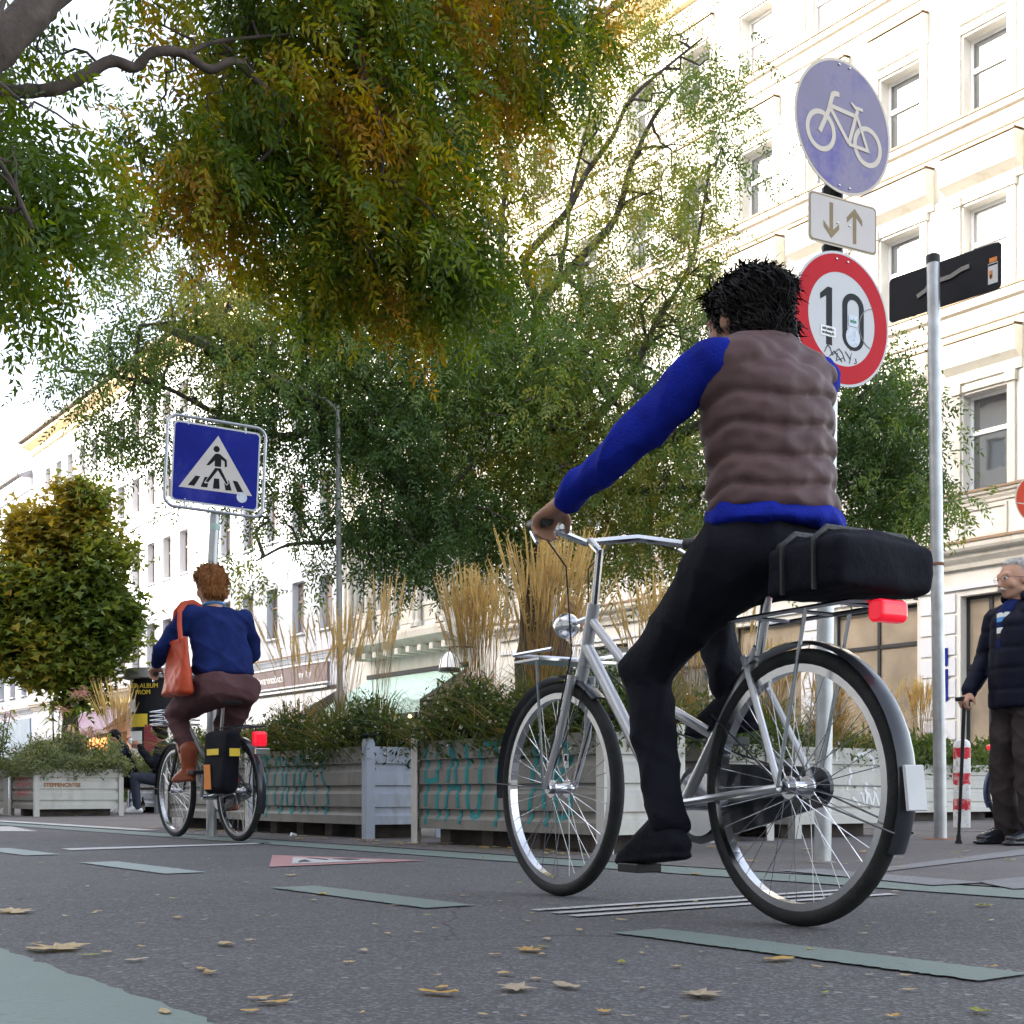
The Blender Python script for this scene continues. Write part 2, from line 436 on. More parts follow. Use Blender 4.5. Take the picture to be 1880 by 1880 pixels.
M['redlamp'] = mat('red_tail_lamp', (0.75,0.01,0.03), 0.2, var=0.1, coat=0.3, emit=0.12)
M['redplastic'] = mat('dark_red_plastic', (0.20,0.008,0.02), 0.3, var=0.1, coat=0.5)
M['orangeplastic'] = mat('orange_fabric_patch', (0.65,0.22,0.04), 0.6, var=0.15)
M['yellow'] = mat('yellow_print', (0.72,0.52,0.05), 0.6, var=0.1)
M['white'] = mat('white_print', (0.80,0.80,0.79), 0.5, var=0.04)
M['red'] = mat('red_sign_film', (0.50,0.006,0.016), 0.5, var=0.08, scale=4, spec=0.12)
M['redorange'] = mat('faded_red_film', (0.62,0.07,0.03), 0.4, var=0.08, spec=0.12)
M['black'] = mat('black_sign_film', (0.012,0.012,0.014), 0.45, var=0.1, spec=0.12)
M['signwhite'] = mat('white_sign_film', (0.55,0.55,0.56), 0.4, var=0.04, scale=5, dirt=(0.45,0.44,0.42), dscale=6, damt=0.25)
M['signcream'] = mat('cream_sign_film', (0.62,0.54,0.44), 0.4, var=0.04)
M['signblue'] = mat('blue_sign_film', (0.008,0.016,0.22), 0.5, var=0.18, scale=3, dirt=(0.12,0.12,0.36), dscale=2.2, damt=0.4, spec=0.12)
M['goldprint'] = mat('bronze_print', (0.24,0.165,0.07), 0.4, var=0.1)
M['signback'] = mat('black_sign_back', (0.014,0.0145,0.018), 0.55, var=0.15, scale=8, spec=0.12)
M['bark'] = mat('ash_bark', (0.085,0.065,0.055), 0.9, var=0.35, scale=14, bump=0.7, bscale=35)
M['bark2'] = mat('grey_brown_bark', (0.085,0.072,0.058), 0.9, var=0.35, scale=9, bump=0.7, bscale=30)
M['soil'] = mat('dark_soil', (0.035,0.026,0.02), 0.95, var=0.4, scale=30, bump=0.6)
M['teal'] = mat('teal_spray_paint', (0.015,0.20,0.21), 0.6, var=0.15)
M['whitespray'] = mat('white_spray_paint', (0.78,0.79,0.80), 0.6, var=0.05)
M['redspray'] = mat('red_spray_paint', (0.55,0.05,0.06), 0.6, var=0.15)
M['skin'] = mat('skin', (0.52,0.29,0.20), 0.5, var=0.08, scale=12, bump=0.05, bscale=120)
M['skindark'] = mat('tanned_skin', (0.36,0.19,0.12), 0.5, var=0.08, scale=12)
M['lip'] = mat('lips', (0.38,0.13,0.11), 0.5)
M['eye'] = mat('eye_white', (0.75,0.73,0.7), 0.2)
M['hairdark'] = mat('dark_hair', (0.008,0.006,0.006), 0.55, var=0.4, scale=40, bump=0.8, bscale=70, stretch=(1,1,0.25), spec=0.12)
M['hairred'] = mat('ginger_hair', (0.30,0.125,0.045), 0.55, var=0.4, scale=40, bump=0.9, bscale=60, stretch=(1,1,0.25), spec=0.12)
M['hairblond'] = mat('blond_hair', (0.42,0.26,0.13), 0.55, var=0.3, scale=40, bump=0.8, bscale=60, stretch=(1,1,0.25), spec=0.12)
M['hairgrey'] = mat('grey_hair', (0.50,0.48,0.46), 0.6, var=0.3, scale=50, bump=0.7, bscale=90, spec=0.12)
M['vest'] = mat('mauve_brown_quilted_nylon', (0.10,0.055,0.055), 0.62, var=0.12, scale=10, bump=0.25, bscale=25)
M['blueknit'] = mat('cobalt_blue_knit', (0.008,0.018,0.26), 0.85, var=0.2, scale=15, bump=0.4, bscale=160, spec=0.12)
M['navyknit'] = mat('navy_blue_knit', (0.010,0.020,0.10), 0.9, var=0.25, scale=12, bump=0.4, bscale=140, spec=0.12)
M['navy'] = mat('dark_navy_jacket', (0.007,0.008,0.020), 0.6, var=0.3, scale=9, bump=0.3, bscale=20, spec=0.12)
M['blackcloth'] = mat('black_cloth', (0.009,0.009,0.014), 0.85, var=0.3, scale=10, bump=0.3, bscale=60, spec=0.12)
M['mauvecloth'] = mat('mauve_brown_cloth', (0.10,0.05,0.055), 0.85, var=0.15, scale=10, bump=0.3, bscale=60, spec=0.12)
M['greytrouser'] = mat('charcoal_trousers', (0.045,0.036,0.036), 0.85, var=0.2, scale=8, bump=0.2, bscale=60, spec=0.12)
M['brownboot'] = mat('red_brown_leather', (0.24,0.055,0.02), 0.45, var=0.2, scale=10)
M['tote'] = mat('orange_red_leather', (0.42,0.05,0.014), 0.42, var=0.2, scale=6, bump=0.15, bscale=30)
M['shoe'] = mat('black_polished_leather', (0.014,0.014,0.018), 0.22, var=0.2, coat=0.3)
M['stripeblue'] = mat('light_blue_stripe', (0.10,0.32,0.68), 0.8)
M['mint'] = mat('mint_awning', (0.46,0.62,0.56), 0.8, var=0.05)
M['awningwhite'] = mat('white_awning', (0.62,0.62,0.60), 0.8, var=0.08, scale=4)
M['fascia'] = mat('mauve_brown_fascia', (0.20,0.15,0.15), 0.5, var=0.06)
M['purple'] = mat('purple_fascia', (0.26,0.16,0.26), 0.5, var=0.1)
M['darkinside'] = mat('dark_shop_interior', (0.02,0.018,0.018), 0.8, var=0.4, scale=2)
M['warminside'] = mat('warm_shop_interior', (0.30,0.21,0.12), 0.8, var=0.5, scale=2.5)
M['bulb'] = mat('glowing_bulb', (1.0,0.55,0.2), 0.4, emit=1.6)
M['globe'] = mat('glowing_globe_lamp', (1.0,0.42,0.14), 0.4, emit=0.35)
M['brick'] = mat('dark_brick_support', (0.10,0.085,0.08), 0.9, var=0.3, scale=8, bump=0.4)
# foliage
M['ash_d'] = leaf_mat('ash_leaf_dark_green', (0.062,0.115,0.010), 0.45)
M['ash_m'] = leaf_mat('ash_leaf_green', (0.135,0.195,0.008), 0.5)
M['ash_y'] = leaf_mat('ash_leaf_yellow_green', (0.21,0.205,0.006), 0.5)
M['ash_o'] = leaf_mat('ash_leaf_orange', (0.31,0.175,0.010), 0.5)
M['loc_d'] = leaf_mat('locust_leaf_dark', (0.058,0.115,0.036), 0.4)
M['loc_m'] = leaf_mat('locust_leaf_green', (0.125,0.20,0.055), 0.45)
M['loc_y'] = leaf_mat('locust_leaf_olive', (0.24,0.26,0.07), 0.5)
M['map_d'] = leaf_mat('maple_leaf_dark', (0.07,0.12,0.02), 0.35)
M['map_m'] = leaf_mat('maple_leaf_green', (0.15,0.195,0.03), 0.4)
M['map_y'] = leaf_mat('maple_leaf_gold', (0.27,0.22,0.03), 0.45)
M['shrub_d'] = leaf_mat('shrub_leaf_dark', (0.028,0.055,0.018), 0.35)
M['shrub_m'] = leaf_mat('shrub_leaf_green', (0.070,0.115,0.035), 0.4)
M['shrub_g'] = leaf_mat('shrub_leaf_grey_green', (0.17,0.20,0.12), 0.35)
M['flower'] = leaf_mat('white_flower', (0.70,0.68,0.72), 0.3, var=0.1)
M['pinkflower'] = leaf_mat('pink_flower_head', (0.45,0.20,0.20), 0.3, var=0.2)
M['plume'] = leaf_mat('tan_grass_plume', (0.55,0.43,0.28), 0.4, var=0.25, scale=8)
M['stalk'] = leaf_mat('straw_stalk', (0.30,0.205,0.10), 0.35, var=0.3, scale=8)
M['blade'] = leaf_mat('grass_blade', (0.085,0.115,0.03), 0.4, var=0.4, scale=8)
M['dead1'] = leaf_mat('dry_leaf_tan', (0.42,0.31,0.18), 0.2, var=0.3, scale=12)
M['dead2'] = leaf_mat('dry_leaf_ochre', (0.44,0.28,0.09), 0.2, var=0.3, scale=12)
M['dead3'] = leaf_mat('dry_leaf_grey_brown', (0.36,0.29,0.23), 0.15, var=0.3, scale=12)
M['dead4'] = leaf_mat('fallen_leaf_green_yellow', (0.26,0.27,0.05), 0.25, var=0.3, scale=12)
M['shopwarm'] = mat('beige_shop_interior', (0.33,0.27,0.20), 0.12, var=0.35, scale=0.9)
M['creamyellow'] = mat('yellow_frieze', (0.62,0.50,0.28), 0.7, var=0.1)
M['bluefront'] = mat('blue_grey_shopfront', (0.30,0.38,0.46), 0.6, var=0.12, scale=1.5)
M['roofgrey'] = mat('grey_slate', (0.20,0.20,0.23), 0.7, var=0.2, scale=5)
M['rustprint'] = mat('rust_brown_print', (0.30,0.11,0.02), 0.6, var=0.3, scale=60)
M['signlav'] = mat('sky_sheen_violet_sign_film', (0.235,0.20,0.30), 0.45, var=0.12, scale=2.5, dirt=(0.035,0.03,0.30), dscale=2.6, damt=0.9)  # lavender sky sheen painted into the colour; dirt blotches show the film's blue
M['signcream2'] = mat('pale_cream_film', (0.58,0.53,0.50), 0.4, var=0.06, scale=4)
M['speckle'] = mat('speckled_sticker', (0.62,0.66,0.72), 0.5, var=0.1, scale=20, dirt=(0.12,0.2,0.42), dscale=45, damt=0.8)
M['stickgreen'] = mat('green_print', (0.05,0.24,0.12), 0.5)
M['rust'] = mat('rusty_iron', (0.22,0.10,0.06), 0.9, var=0.4, scale=30)
M['bollardwhite'] = mat('chipped_white_paint', (0.72,0.71,0.70), 0.5, var=0.05, dirt=(0.2,0.18,0.17), dscale=14, damt=0.8)
M['flakyred'] = mat('flaking_red_film', (0.58,0.02,0.04), 0.4, var=0.1, dirt=(0.74,0.72,0.70), dscale=13, damt=1.0)
M['greypost'] = mat('grey_lamp_paint', (0.30,0.295,0.28), 0.5, metal=0.2, var=0.1)
M['pinkposter'] = mat('pink_poster', (0.60,0.20,0.32), 0.6, var=0.3, scale=5)
M['bottle'] = mat('brown_bottle_glass', (0.05,0.022,0.008), 0.08, var=0.1, coat=0.5)
M['whiteshoe'] = mat('white_trainer', (0.66,0.66,0.67), 0.5, var=0.08)
M['jeans'] = mat('dark_jeans', (0.03,0.035,0.055), 0.85, var=0.25, scale=10)
M['benchwood'] = mat('weathered_wood', (0.20,0.14,0.09), 0.8, var=0.3, scale=8)
M['bluebike'] = mat('blue_mudguard', (0.035,0.06,0.16), 0.35, var=0.1, coat=0.4)
M['whitepale'] = mat('pale_mud_flap', (0.55,0.55,0.56), 0.5, var=0.08)
M['flashing'] = mat('rusty_brown_flashing', (0.27,0.18,0.11), 0.6, var=0.3, scale=6)
M['maroon'] = mat('maroon_fabric', (0.13,0.008,0.016), 0.7, var=0.2, scale=12, bump=0.2)
# ---------------------------------------------------------------- camera, sky, sun
cam_d = bpy.data.cameras.new('camera'); cam = bpy.data.objects.new('camera', cam_d); COL.objects.link(cam)
cam.location = (0, 0, CAMH); cam.rotation_euler = (PI/2, 0, 0)
cam_d.sensor_width = 36; cam_d.lens = 36*F/1880; cam_d.shift_y = 515/1880
cam_d.clip_start = 0.05; cam_d.clip_end = 2000
scene.camera = cam

SUN_EL = math.radians(19.0)
az = math.radians(24)                 # turned from the street's normal towards its far end
sx, sy = -VX*math.cos(az)+UX*math.sin(az), -VY*math.cos(az)+UY*math.sin(az)
sdir = Vector((sx*math.cos(SUN_EL), sy*math.cos(SUN_EL), math.sin(SUN_EL)))
sd = bpy.data.lights.new('sun', 'SUN'); sd.energy = 2.3; sd.angle = math.radians(0.6); sd.color = (1.0, 0.94, 0.84)
sun = bpy.data.objects.new('sun', sd); COL.objects.link(sun)
sun.rotation_euler = sdir.to_track_quat('Z', 'Y').to_euler()
w = bpy.data.worlds.new('World'); scene.world = w; w.use_nodes = True
nt = w.node_tree; bg = nt.nodes['Background']
sk = nt.nodes.new('ShaderNodeTexSky'); sk.sky_type = 'NISHITA'; sk.sun_disc = False
sk.sun_elevation = SUN_EL; sk.sun_rotation = math.atan2(sx, sy)
sk.air_density = 1.0; sk.dust_density = 2.5; sk.ozone_density = 1.0
hs = nt.nodes.new('ShaderNodeHueSaturation'); hs.inputs['Saturation'].default_value = 0.6
mxw = nt.nodes.new('ShaderNodeMix'); mxw.data_type = 'RGBA'; mxw.blend_type = 'MULTIPLY'; mxw.inputs[0].default_value = 1
mxw.inputs[7].default_value = (1.06, 1.0, 0.945, 1)
nt.links.new(sk.outputs[0], hs.inputs['Color']); nt.links.new(hs.outputs[0], mxw.inputs[6]); nt.links.new(mxw.outputs[2], bg.inputs['Color']); bg.inputs['Strength'].default_value = 0.15
scene.view_settings.view_transform = 'Standard'; scene.view_settings.look = 'None'
scene.view_settings.exposure = 2.6; scene.view_settings.gamma = 1
scene.view_settings.use_curve_mapping = False
scene.cycles.use_denoising = True
scene.cycles.max_bounces = 6; scene.cycles.transparent_max_bounces = 8
scene.cycles.sample_clamp_indirect = 8

# ---------------------------------------------------------------- ground
mb = MB(); mb.quad((-300,-300,0),(300,-300,0),(300,300,0),(-300,300,0))
ground = tag(obj('road', mb, M['asphalt']), kind='structure')

def uvquad(mb, u0, u1, v0, v1, z=0.004, mi=0):
    mb.quad(S(u0,v0,z), S(u1,v0,z), S(u1,v1,z), S(u0,v1,z), mi)
def gpoly(mb, pts, z, mi=0):
    vs = [G(x, y, z) for x, y in pts]
    mb.add(vs, [tuple(range(len(vs)))], mi)

def ragged_strip(name, u0, u1, v0, v1, m, z=0.004, n=60, amp=0.006):
    """painted band with a slightly uneven edge"""
    mb = MB(); k = n
    a = [S(u0+(u1-u0)*i/k, v0+random.uniform(-amp,amp), z) for i in range(k+1)]
    b = [S(u0+(u1-u0)*i/k, v1+random.uniform(-amp,amp), z) for i in range(k+1)]
    mb.add(a+b, [(i, i+1, k+2+i, k+1+i) for i in range(k)])
    return obj(name, mb, m, ground)

mb = MB(); uvquad(mb, -60, 160, 3.93, 22.6, 0.004)
pav = tag(obj('pavement', mb, M['pave']), kind='structure')
mb = MB(); uvquad(mb, -60, 160, -13.9, -5.5, 0.004)
tag(obj('pavement', mb, M['pave']), kind='structure')
ragged_strip('green_edge_line', -3, 30, 3.56, 3.88, M['greenpaint'], 0.004, 500)
ragged_strip('green_lane_surface', -6, 8, -1.6, 0.74, M['greenpaint'], 0.004, 420, 0.008)
for k, (a, b, m) in enumerate([(1.30,2.24,'greenpaint'),(3.02,3.98,'greenpaint'),(4.90,5.92,'palegreen'),(6.75,7.72,'palegreen'),(8.6,9.6,'whitepaint'),(10.5,11.4,'whitepaint'),(-.6,.35,'greenpaint')]):
    ragged_strip('lane_dash', a, b, 1.94, 2.09+0.012*k, M[m], 0.004, 90, 0.005)
# white thin strips crossing the lane
for x0, y0, x1, y1 in [(982,1673,1560,1635),(1018,1678.5,1600,1639),(1052,1684,1640,1643)]:
    a = G(x0,y0); b = G(x1,y1); d = (b-a).normalized(); nn = Vector((-d.y,d.x,0))*0.022
    mb = MB(); k = 40
    A = [a.lerp(b,i/k)+nn*random.uniform(.85,1.1)+Vector((0,0,.004)) for i in range(k+1)]
    B = [a.lerp(b,i/k)-nn*random.uniform(.85,1.1)+Vector((0,0,.004)) for i in range(k+1)]
    mb.add(A+B, [(i,i+1,k+2+i,k+1+i) for i in range(k)])
    obj('crossing_stripe', mb, M['whitepaint'], ground)
mb = MB(); gpoly(mb, [(112,1559),(130,1562),(500,1549.5),(490,1548)], 0.004); obj('white_line', mb, M['whitepaint'], ground)
mb = MB(); gpoly(mb, [(-60,1518),(-60,1527),(70,1527),(20,1518)], 0.004); obj('white_line', mb, M['whitepaint'], ground)
mb = MB(); uvquad(mb, 10.5, 26, 3.93, 4.12, 0.008); obj('white_line', mb, M['whitepaint'], ground)
# warning triangle painted on the asphalt
mb = MB(); gpoly(mb, [(500,1571),(494,1593),(785,1581)], 0.004); tri = obj('red_triangle_marking', mb, M['redpaint'], ground)
mb = MB(); gpoly(mb, [(538,1576),(536,1588),(712,1581.5)], 0.006); obj('white_triangle_marking', mb, M['whitepaint'], ground)
mb = MB(); gpoly(mb, [(546,1586),(552,1582),(560,1580.5),(572,1584.5),(562,1585)], 0.008)
gpoly(mb, [(560,1577.5),(566,1577.5),(604,1580),(600,1581.5)], 0.008); gpoly(mb, [(606,1579.6),(640,1578.5),(664,1581),(640,1581.4)], 0.008)
obj('black_figure_marking', mb, M['blackpaint'], ground)
# pale granite bands in the pavement, right
mb = MB(); gpoly(mb, [(1560,1604),(1600,1606),(1920,1567),(1920,1556)], 0.008); obj('granite_band', mb, M['granite'], pav)
mb = MB(); gpoly(mb, [(1430,1601),(1500,1598),(1812,1624),(1712,1629)], 0.008); obj('granite_band', mb, M['granite'], pav)
mb = MB(); uvquad(mb, 2.0, 9.0, 9.3, 9.45, 0.008); obj('granite_band', mb, M['granite'], pav)
mb = MB(); gpoly(mb, [(1790,1622),(1860,1636),(1960,1632),(1960,1606)], 0.008); obj('granite_band', mb, M['granite'], pav)

# ---------------------------------------------------------------- buildings
def wall_mesh(mb, x, y0, y1, z0, z1, ops, depth, mi=0, rmi=0):
    ys = sorted(set([y0,y1]+[o[0] for o in ops]+[o[1] for o in ops]))
    zs = sorted(set([z0,z1]+[o[2] for o in ops]+[o[3] for o in ops]))
    for i in range(len(ys)-1):
        for j in range(len(zs)-1):
            cy = (ys[i]+ys[i+1])/2; cz = (zs[j]+zs[j+1])/2
            if any(o[0]<cy<o[1] and o[2]<cz<o[3] for o in ops): continue
            mb.quad((x,ys[i],zs[j]),(x,ys[i],zs[j+1]),(x,ys[i+1],zs[j+1]),(x,ys[i+1],zs[j]), mi)
    for a,b,c,d in ops:
        X = x+depth
        mb.quad((x,a,c),(X,a,c),(X,a,d),(x,a,d), rmi); mb.quad((x,b,c),(x,b,d),(X,b,d),(X,b,c), rmi)
        mb.quad((x,a,d),(X,a,d),(X,b,d),(x,b,d), rmi); mb.quad((x,a,c),(x,b,c),(X,b,c),(X,a,c), rmi)

_wc = {}
def win_meshes(w, h, style):
    k = (round(w,3), round(h,3), style)
    if k in _wc: return _wc[k]
    f = MB(); t = 0.06
    fm = {'w':'winframe','b':'brownframe','k':'blackframe','s':'blackframe'}[style]
    f.box(0,.07,0,w,0,t); f.box(0,.07,0,w,h-t,h); f.box(0,.07,0,t,t,h-t); f.box(0,.07,w-t,w,t,h-t)
    if style in 'wk':
        zt = h*0.62; f.box(-.02,.07,t,w-t,zt-.045,zt+.045)
        if style == 'k': f.box(-.01,.07,w/2-.04,w/2+.04,t,zt-.045); f.box(-.01,.07,w/2-.04,w/2+.04,zt+.045,h-t)
    elif style == 'b':
        zt = h*0.64; f.box(-.02,.07,t,w-t,zt-.04,zt+.04)
        f.box(-.03,.07,w/2-.045,w/2+.045,t,zt-.04); f.box(-.03,.07,w/2-.045,w/2+.045,zt+.04,h-t)
    else:
        zt = h*0.78; f.box(-.01,.07,t,w-t,zt-.04,zt+.04)
        n = max(1, int(w/1.1))
        for i in range(1, n): f.box(-.01,.07,w*i/n-.035,w*i/n+.035,t,h-t)
    fo = obj('window', f, M[fm]); fme = fo.data; bpy.data.objects.remove(fo)
    g = MB(); g.box(.03,.05,t*.6,w-t*.6,t*.6,h-t*.6)
    po = obj('pane', g, M['glass']); pme = po.data; bpy.data.objects.remove(po)
    s = MB(); s.box(-.38,0,-.06,w+.06,-.07,-.005)
    so = obj('sill', s, M['creamtrim'] if style!='b' else M['plain']); sme = so.data; bpy.data.objects.remove(so)
    _wc[k] = (fme, pme, sme); return _wc[k]

def window(parent, x, y0, y1, z0, z1, style='w', depth=.25, sill=True, pane=None):
    fme, pme, sme = win_meshes(y1-y0, z1-z0, style)
    f = share('window', fme, parent, (x+depth, y0, z0))
    p = share('pane', pme, f)
    if not pane and random.random() < .45:
        pane = M['glass2'] if random.random() < .5 else M['glass3']
    if pane:
        p.data = pme.copy(); p.data.materials.clear(); p.data.materials.append(pane)
    if sill: share('sill', sme, f, (0.0,0,0))
    return f

def part(name, mb, m, parent, **k): return obj(name, mb, m, parent, **k)
def cornice(name, parent, prof, y0, y1, m, flash=True):
    mb = MB(); mb.prism(prof, y0, y1); c = obj(name, mb, m, parent)
    if flash:
        xo = min(p[0] for p in prof); zt = max(p[1] for p in prof)
        mb = MB(); mb.prism([(xo-.03,zt-.035),(xo-.03,zt+.012),(.02,zt+.06),(.02,zt+.045),(xo-.018,zt+.001),(xo-.018,zt-.035)], y0-.01, y1+.01); obj('flashing', mb, M['flashing'], c)
    return c
# cornice profiles: (x,z) with x<0 out of the wall, tucked 5 cm into it
def prof(z0, z1, out):
    h = z1-z0
    return [(.05,z0),(-out*.25,z0),(-out*.3,z0+h*.18),(-out*.55,z0+h*.38),(-out*.6,z0+h*.55),(-out*.92,z0+h*.62),(-out,z0+h*.72),(-out,z0+h*.95),(-out*.9,z1),(.05,z1)]

def building(label, u0, u1, top=20.2, v=22.5, cat='building', group=None):
    return thing('apartment_building', label, cat, S(u0, v), ROT, group)

def roof_part(b, L, top, depth=12, m='roof', out=.75, soffit='ochre'):
    mb = MB(); mb.prism([(-out,top+.02),(-out,top+.14),(depth/2,top+3.4),(depth+.3,top+.14),(depth+.3,top+.02)], 0, L)
    r = part('roof', mb, M[m], b)
    mb = MB(); mb.prism([(.05,top-.62),(-.15,top-.60),(-.2,top-.35),(-out+.12,top-.16),(-out+.1,top),(.05,top)], 0.002, L-.002)
    part('eaves', mb, M[soffit], b)
    g = MB(); g.tube([(-out-.07,0,top+.1),(-out-.07,L,top+.1)], .075, 8); part('gutter', g, M['greysteel'], b, smooth=True)
    return r

FL = [(6.22,8.15),(9.95,11.87),(13.55,15.22),(16.88,18.42)]

# --- ornate cream building, right
u0, u1 = 12.2, 31.0; L = u1-u0
b1 = building('ornate cream apartment block with window hoods and sunlit upper floors, right of the trees', u0, u1)
ops = []; wl = []
for k in range(-1, 8):
    a = 14.50+1.98*k-u0; bb = a+.96
    if a < 0.1 or bb > L-.2: continue
    for z0, z1 in FL: ops.append((a,bb,z0,z1)); wl.append((a,bb,z0,z1))
shops = [(14.42,15.52,.55,4.2),(16.53,18.75,.55,4.2),(19.6,21.7,.55,4.2),(22.5,24.6,.55,4.2),(25.4,27.4,.55,4.2),(28.2,30.2,.55,4.2),(12.5,13.4,.55,4.2)]
sops = [(a-u0,b-u0,c,d) for a,b,c,d in shops]
mb = MB(); wall_mesh(mb, 0, 0, L, 0, 20.2, ops+sops, .25)
mb.quad((0,0,0),(12,0,0),(12,0,20.2),(0,0,20.2)); mb.quad((0,L,0),(0,L,20.2),(12,L,20.2),(12,L,0)); mb.quad((12,0,0),(12,L,0),(12,L,20.2),(12,0,20.2)); mb.quad((0,0,20.2),(12,0,20.2),(12,L,20.2),(0,L,20.2))
# interior liners
part('wall', mb, M['cream'], b1)
mb = MB(); mb.box(.33,.36,0.02,L-.02,0.02,20.1); part('inner_wall', mb, M['darkinside'], b1)
for a,b,c,d in wl: window(b1, 0, a, b, c, d, 'w', sill=False)
for i,(a,b,c,d) in enumerate(sops): window(b1, 0, a, b, c, d, 'k' if i in (0,6) else 's', depth=.2, sill=False, pane=M['shopwarm'] if i in (0,1,2) else None)
for z0,z1,out,nm in [(4.72,5.2,.38,'cornice'),(5.95,6.2,.14,'sill_course'),(9.42,9.92,.30,'cornice'),(13.1,13.52,.26,'sill_course'),(16.45,16.85,.24,'sill_course')]:
    cornice(nm, b1, prof(z0,z1,out), .003, L-.003, M['creamtrim'])
roof_part(b1, L, 20.2)
for a,b,c,d in wl:
    top = {8.15:(.42,1.0,.27),11.87:(.30,.95,.30),15.22:(.45,.82,.20),18.42:(.3,.5,.1)}[d]
    wd = {8.15:.34,11.87:.36,15.22:.22,18.42:.12}[d]
    cornice('window_hood', b1, [(.02,d+top[0]*.55),(-.06,d+top[0]*.55),(-.07,d+top[0]),(-top[2],d+top[0]+.12),(-top[2]-.02,d+top[1]-.05),(-top[2],d+top[1]),(.02,d+top[1]+.03)], a-wd, b+wd, M['creamtrim'])
    mb = MB()
    for q0,q1 in ((a-.20,a-.04),(b+.04,b+.20)):
        mb.box(-.055,.02,q0,q1,c-.02,d+top[0]*.5)
        if d < 12: mb.box(-.10,.02,q0-.03,q1+.03,d+.02,d+top[0]*.5+.03)
    mb.box(-.05,.02,a-.19,b+.19,d+.05,d+.05+.12)
    part('window_surround', mb, M['creamtrim'], b1)
    if d < 9:
        mb = MB(); mb.box(-.04,.02,a-.02,b+.02,5.30,5.36); mb.box(-.04,.02,a-.02,b+.02,5.84,5.90); mb.box(-.04,.02,a-.02,a+.04,5.365,5.835); mb.box(-.04,.02,b-.04,b+.02,5.365,5.835)
        part('panel_moulding', mb, M['creamtrim'], b1)
# rusticated piers with grooves between the shop openings
mb = MB()
for y0,y1 in [(15.62-u0,16.43-u0),(18.85-u0,19.5-u0),(21.8-u0,22.4-u0),(24.7-u0,25.3-u0),(27.5-u0,28.1-u0),(13.5-u0,14.32-u0)]:
    for j in range(10): mb.box(-.035,.02,y0,y1,.12+j*.42,.12+j*.42+.36)
mb.box(-.06,.02,.02,L-.02,4.32,4.42)
part('rusticated_pier', mb, M['plain'], b1)
mb = MB(); mb.box(-.06,-.036,15.78-u0,16.02-u0,2.85,3.2); mb.box(-.06,-.036,15.78-u0,16.02-u0,2.15,2.78); part('blue_plate', mb, M['signblue'], b1)
mb = MB(); mb.tube([(-.14,.6,0.3),(-.14,.6,19.6)], .055, 8); mb.tube([(-.14,18.3,5.3),(-.14,18.3,19.6)], .055, 8); part('downpipe', mb, M['greysteel'], b1, smooth=True)

# --- cream building with an oriel and fluted columns, middle
u0, u1 = 31.0, 40.2; L = u1-u0
b2 = building('cream apartment block with projecting oriel on fluted columns behind the tall grasses', u0, u1)
oz0, oz1, ox = 5.35, 17.6, -.85; oy0, oy1 = 32.5-u0, 38.6-u0
ops = []; side = []
for z0,z1 in FL:
    for a in (.35,): ops.append((a,a+.85,z0,z1))
for z0,z1 in FL[3:]:
    pass
mb = MB(); wall_mesh(mb, 0, 0, L, 0, 20.2, ops+[(1.6,7.4,.5,3.3)], .25)
mb.quad((0,0,0),(12,0,0),(12,0,20.2),(0,0,20.2)); mb.quad((0,L,0),(0,L,20.2),(12,L,20.2),(12,L,0)); mb.quad((12,0,0),(12,L,0),(12,L,20.2),(12,0,20.2)); mb.quad((0,0,20.2),(12,0,20.2),(12,L,20.2),(0,L,20.2))
part('wall', mb, M['cream'], b2)
mb = MB(); mb.box(.33,.36,.02,L-.02,.02,20.1); part('inner_wall', mb, M['darkinside'], b2)
for o in ops: window(b2, 0, *o, 'w')
window(b2, 0, 1.6, 7.4, .5, 3.3, 's', sill=False)
oops = []
for z0,z1 in FL[:3]+[(16.0,17.2)][:0]:
    for k in range(4): 
        a = oy0+.45+k*1.42; oops.append((a,a+.85,z0,z1))
mb = MB(); wall_mesh(mb, ox, oy0, oy1, oz0, oz1, oops, .22)
mb.quad((ox,oy0,oz0),(0,oy0,oz0),(0,oy0,oz1),(ox,oy0,oz1)); mb.quad((ox,oy1,oz0),(ox,oy1,oz1),(0,oy1,oz1),(0,oy1,oz0))
mb.quad((ox,oy0,oz1),(0,oy0,oz1),(0,oy1,oz1),(ox,oy1,oz1)); mb.quad((ox,oy0,oz0),(ox,oy1,oz0),(0,oy1,oz0),(0,oy0,oz0))
part('oriel', mb, M['cream'], b2)
mb = MB(); mb.box(ox+.29,ox+.31,oy0+.02,oy1-.02,oz0+.02,oz1-.02); part('inner_wall', mb, M['darkinside'], b2)
for o in oops: window(b2, ox, *o, 'w', depth=.22, sill=False)
mb = MB(); mb.prism([(.05,4.85),(ox+.25,4.95),(ox-.05,5.1),(ox-.16,5.12),(ox-.2,5.3),(ox-.2,5.4),(.05,5.4)], oy0-.15, oy1+.15); part('oriel_cornice', mb, M['creamtrim'], b2)
mb = MB()
for k in range(9):
    y = oy0+.25+k*.68; mb.box(ox+.05,-.06,y,y+.2,4.72,4.90)
part('corbel', mb, M['creamtrim'], b2)
for z0,z1 in [(9.35,9.8),(13.0,13.4),(17.3,17.7)]:
    mb = MB(); mb.prism([(x+ox,z) for x,z in prof(z0,z1,.2)], oy0-.12, oy1+.12); part('cornice', mb, M['creamtrim'], b2)
for z0,z1 in [(4.95,5.25),(9.4,9.85),(13.1,13.5),(16.5,16.85)]:
    cornice('cornice', b2, prof(z0,z1,.18), .003, oy0-.16, M['creamtrim'])
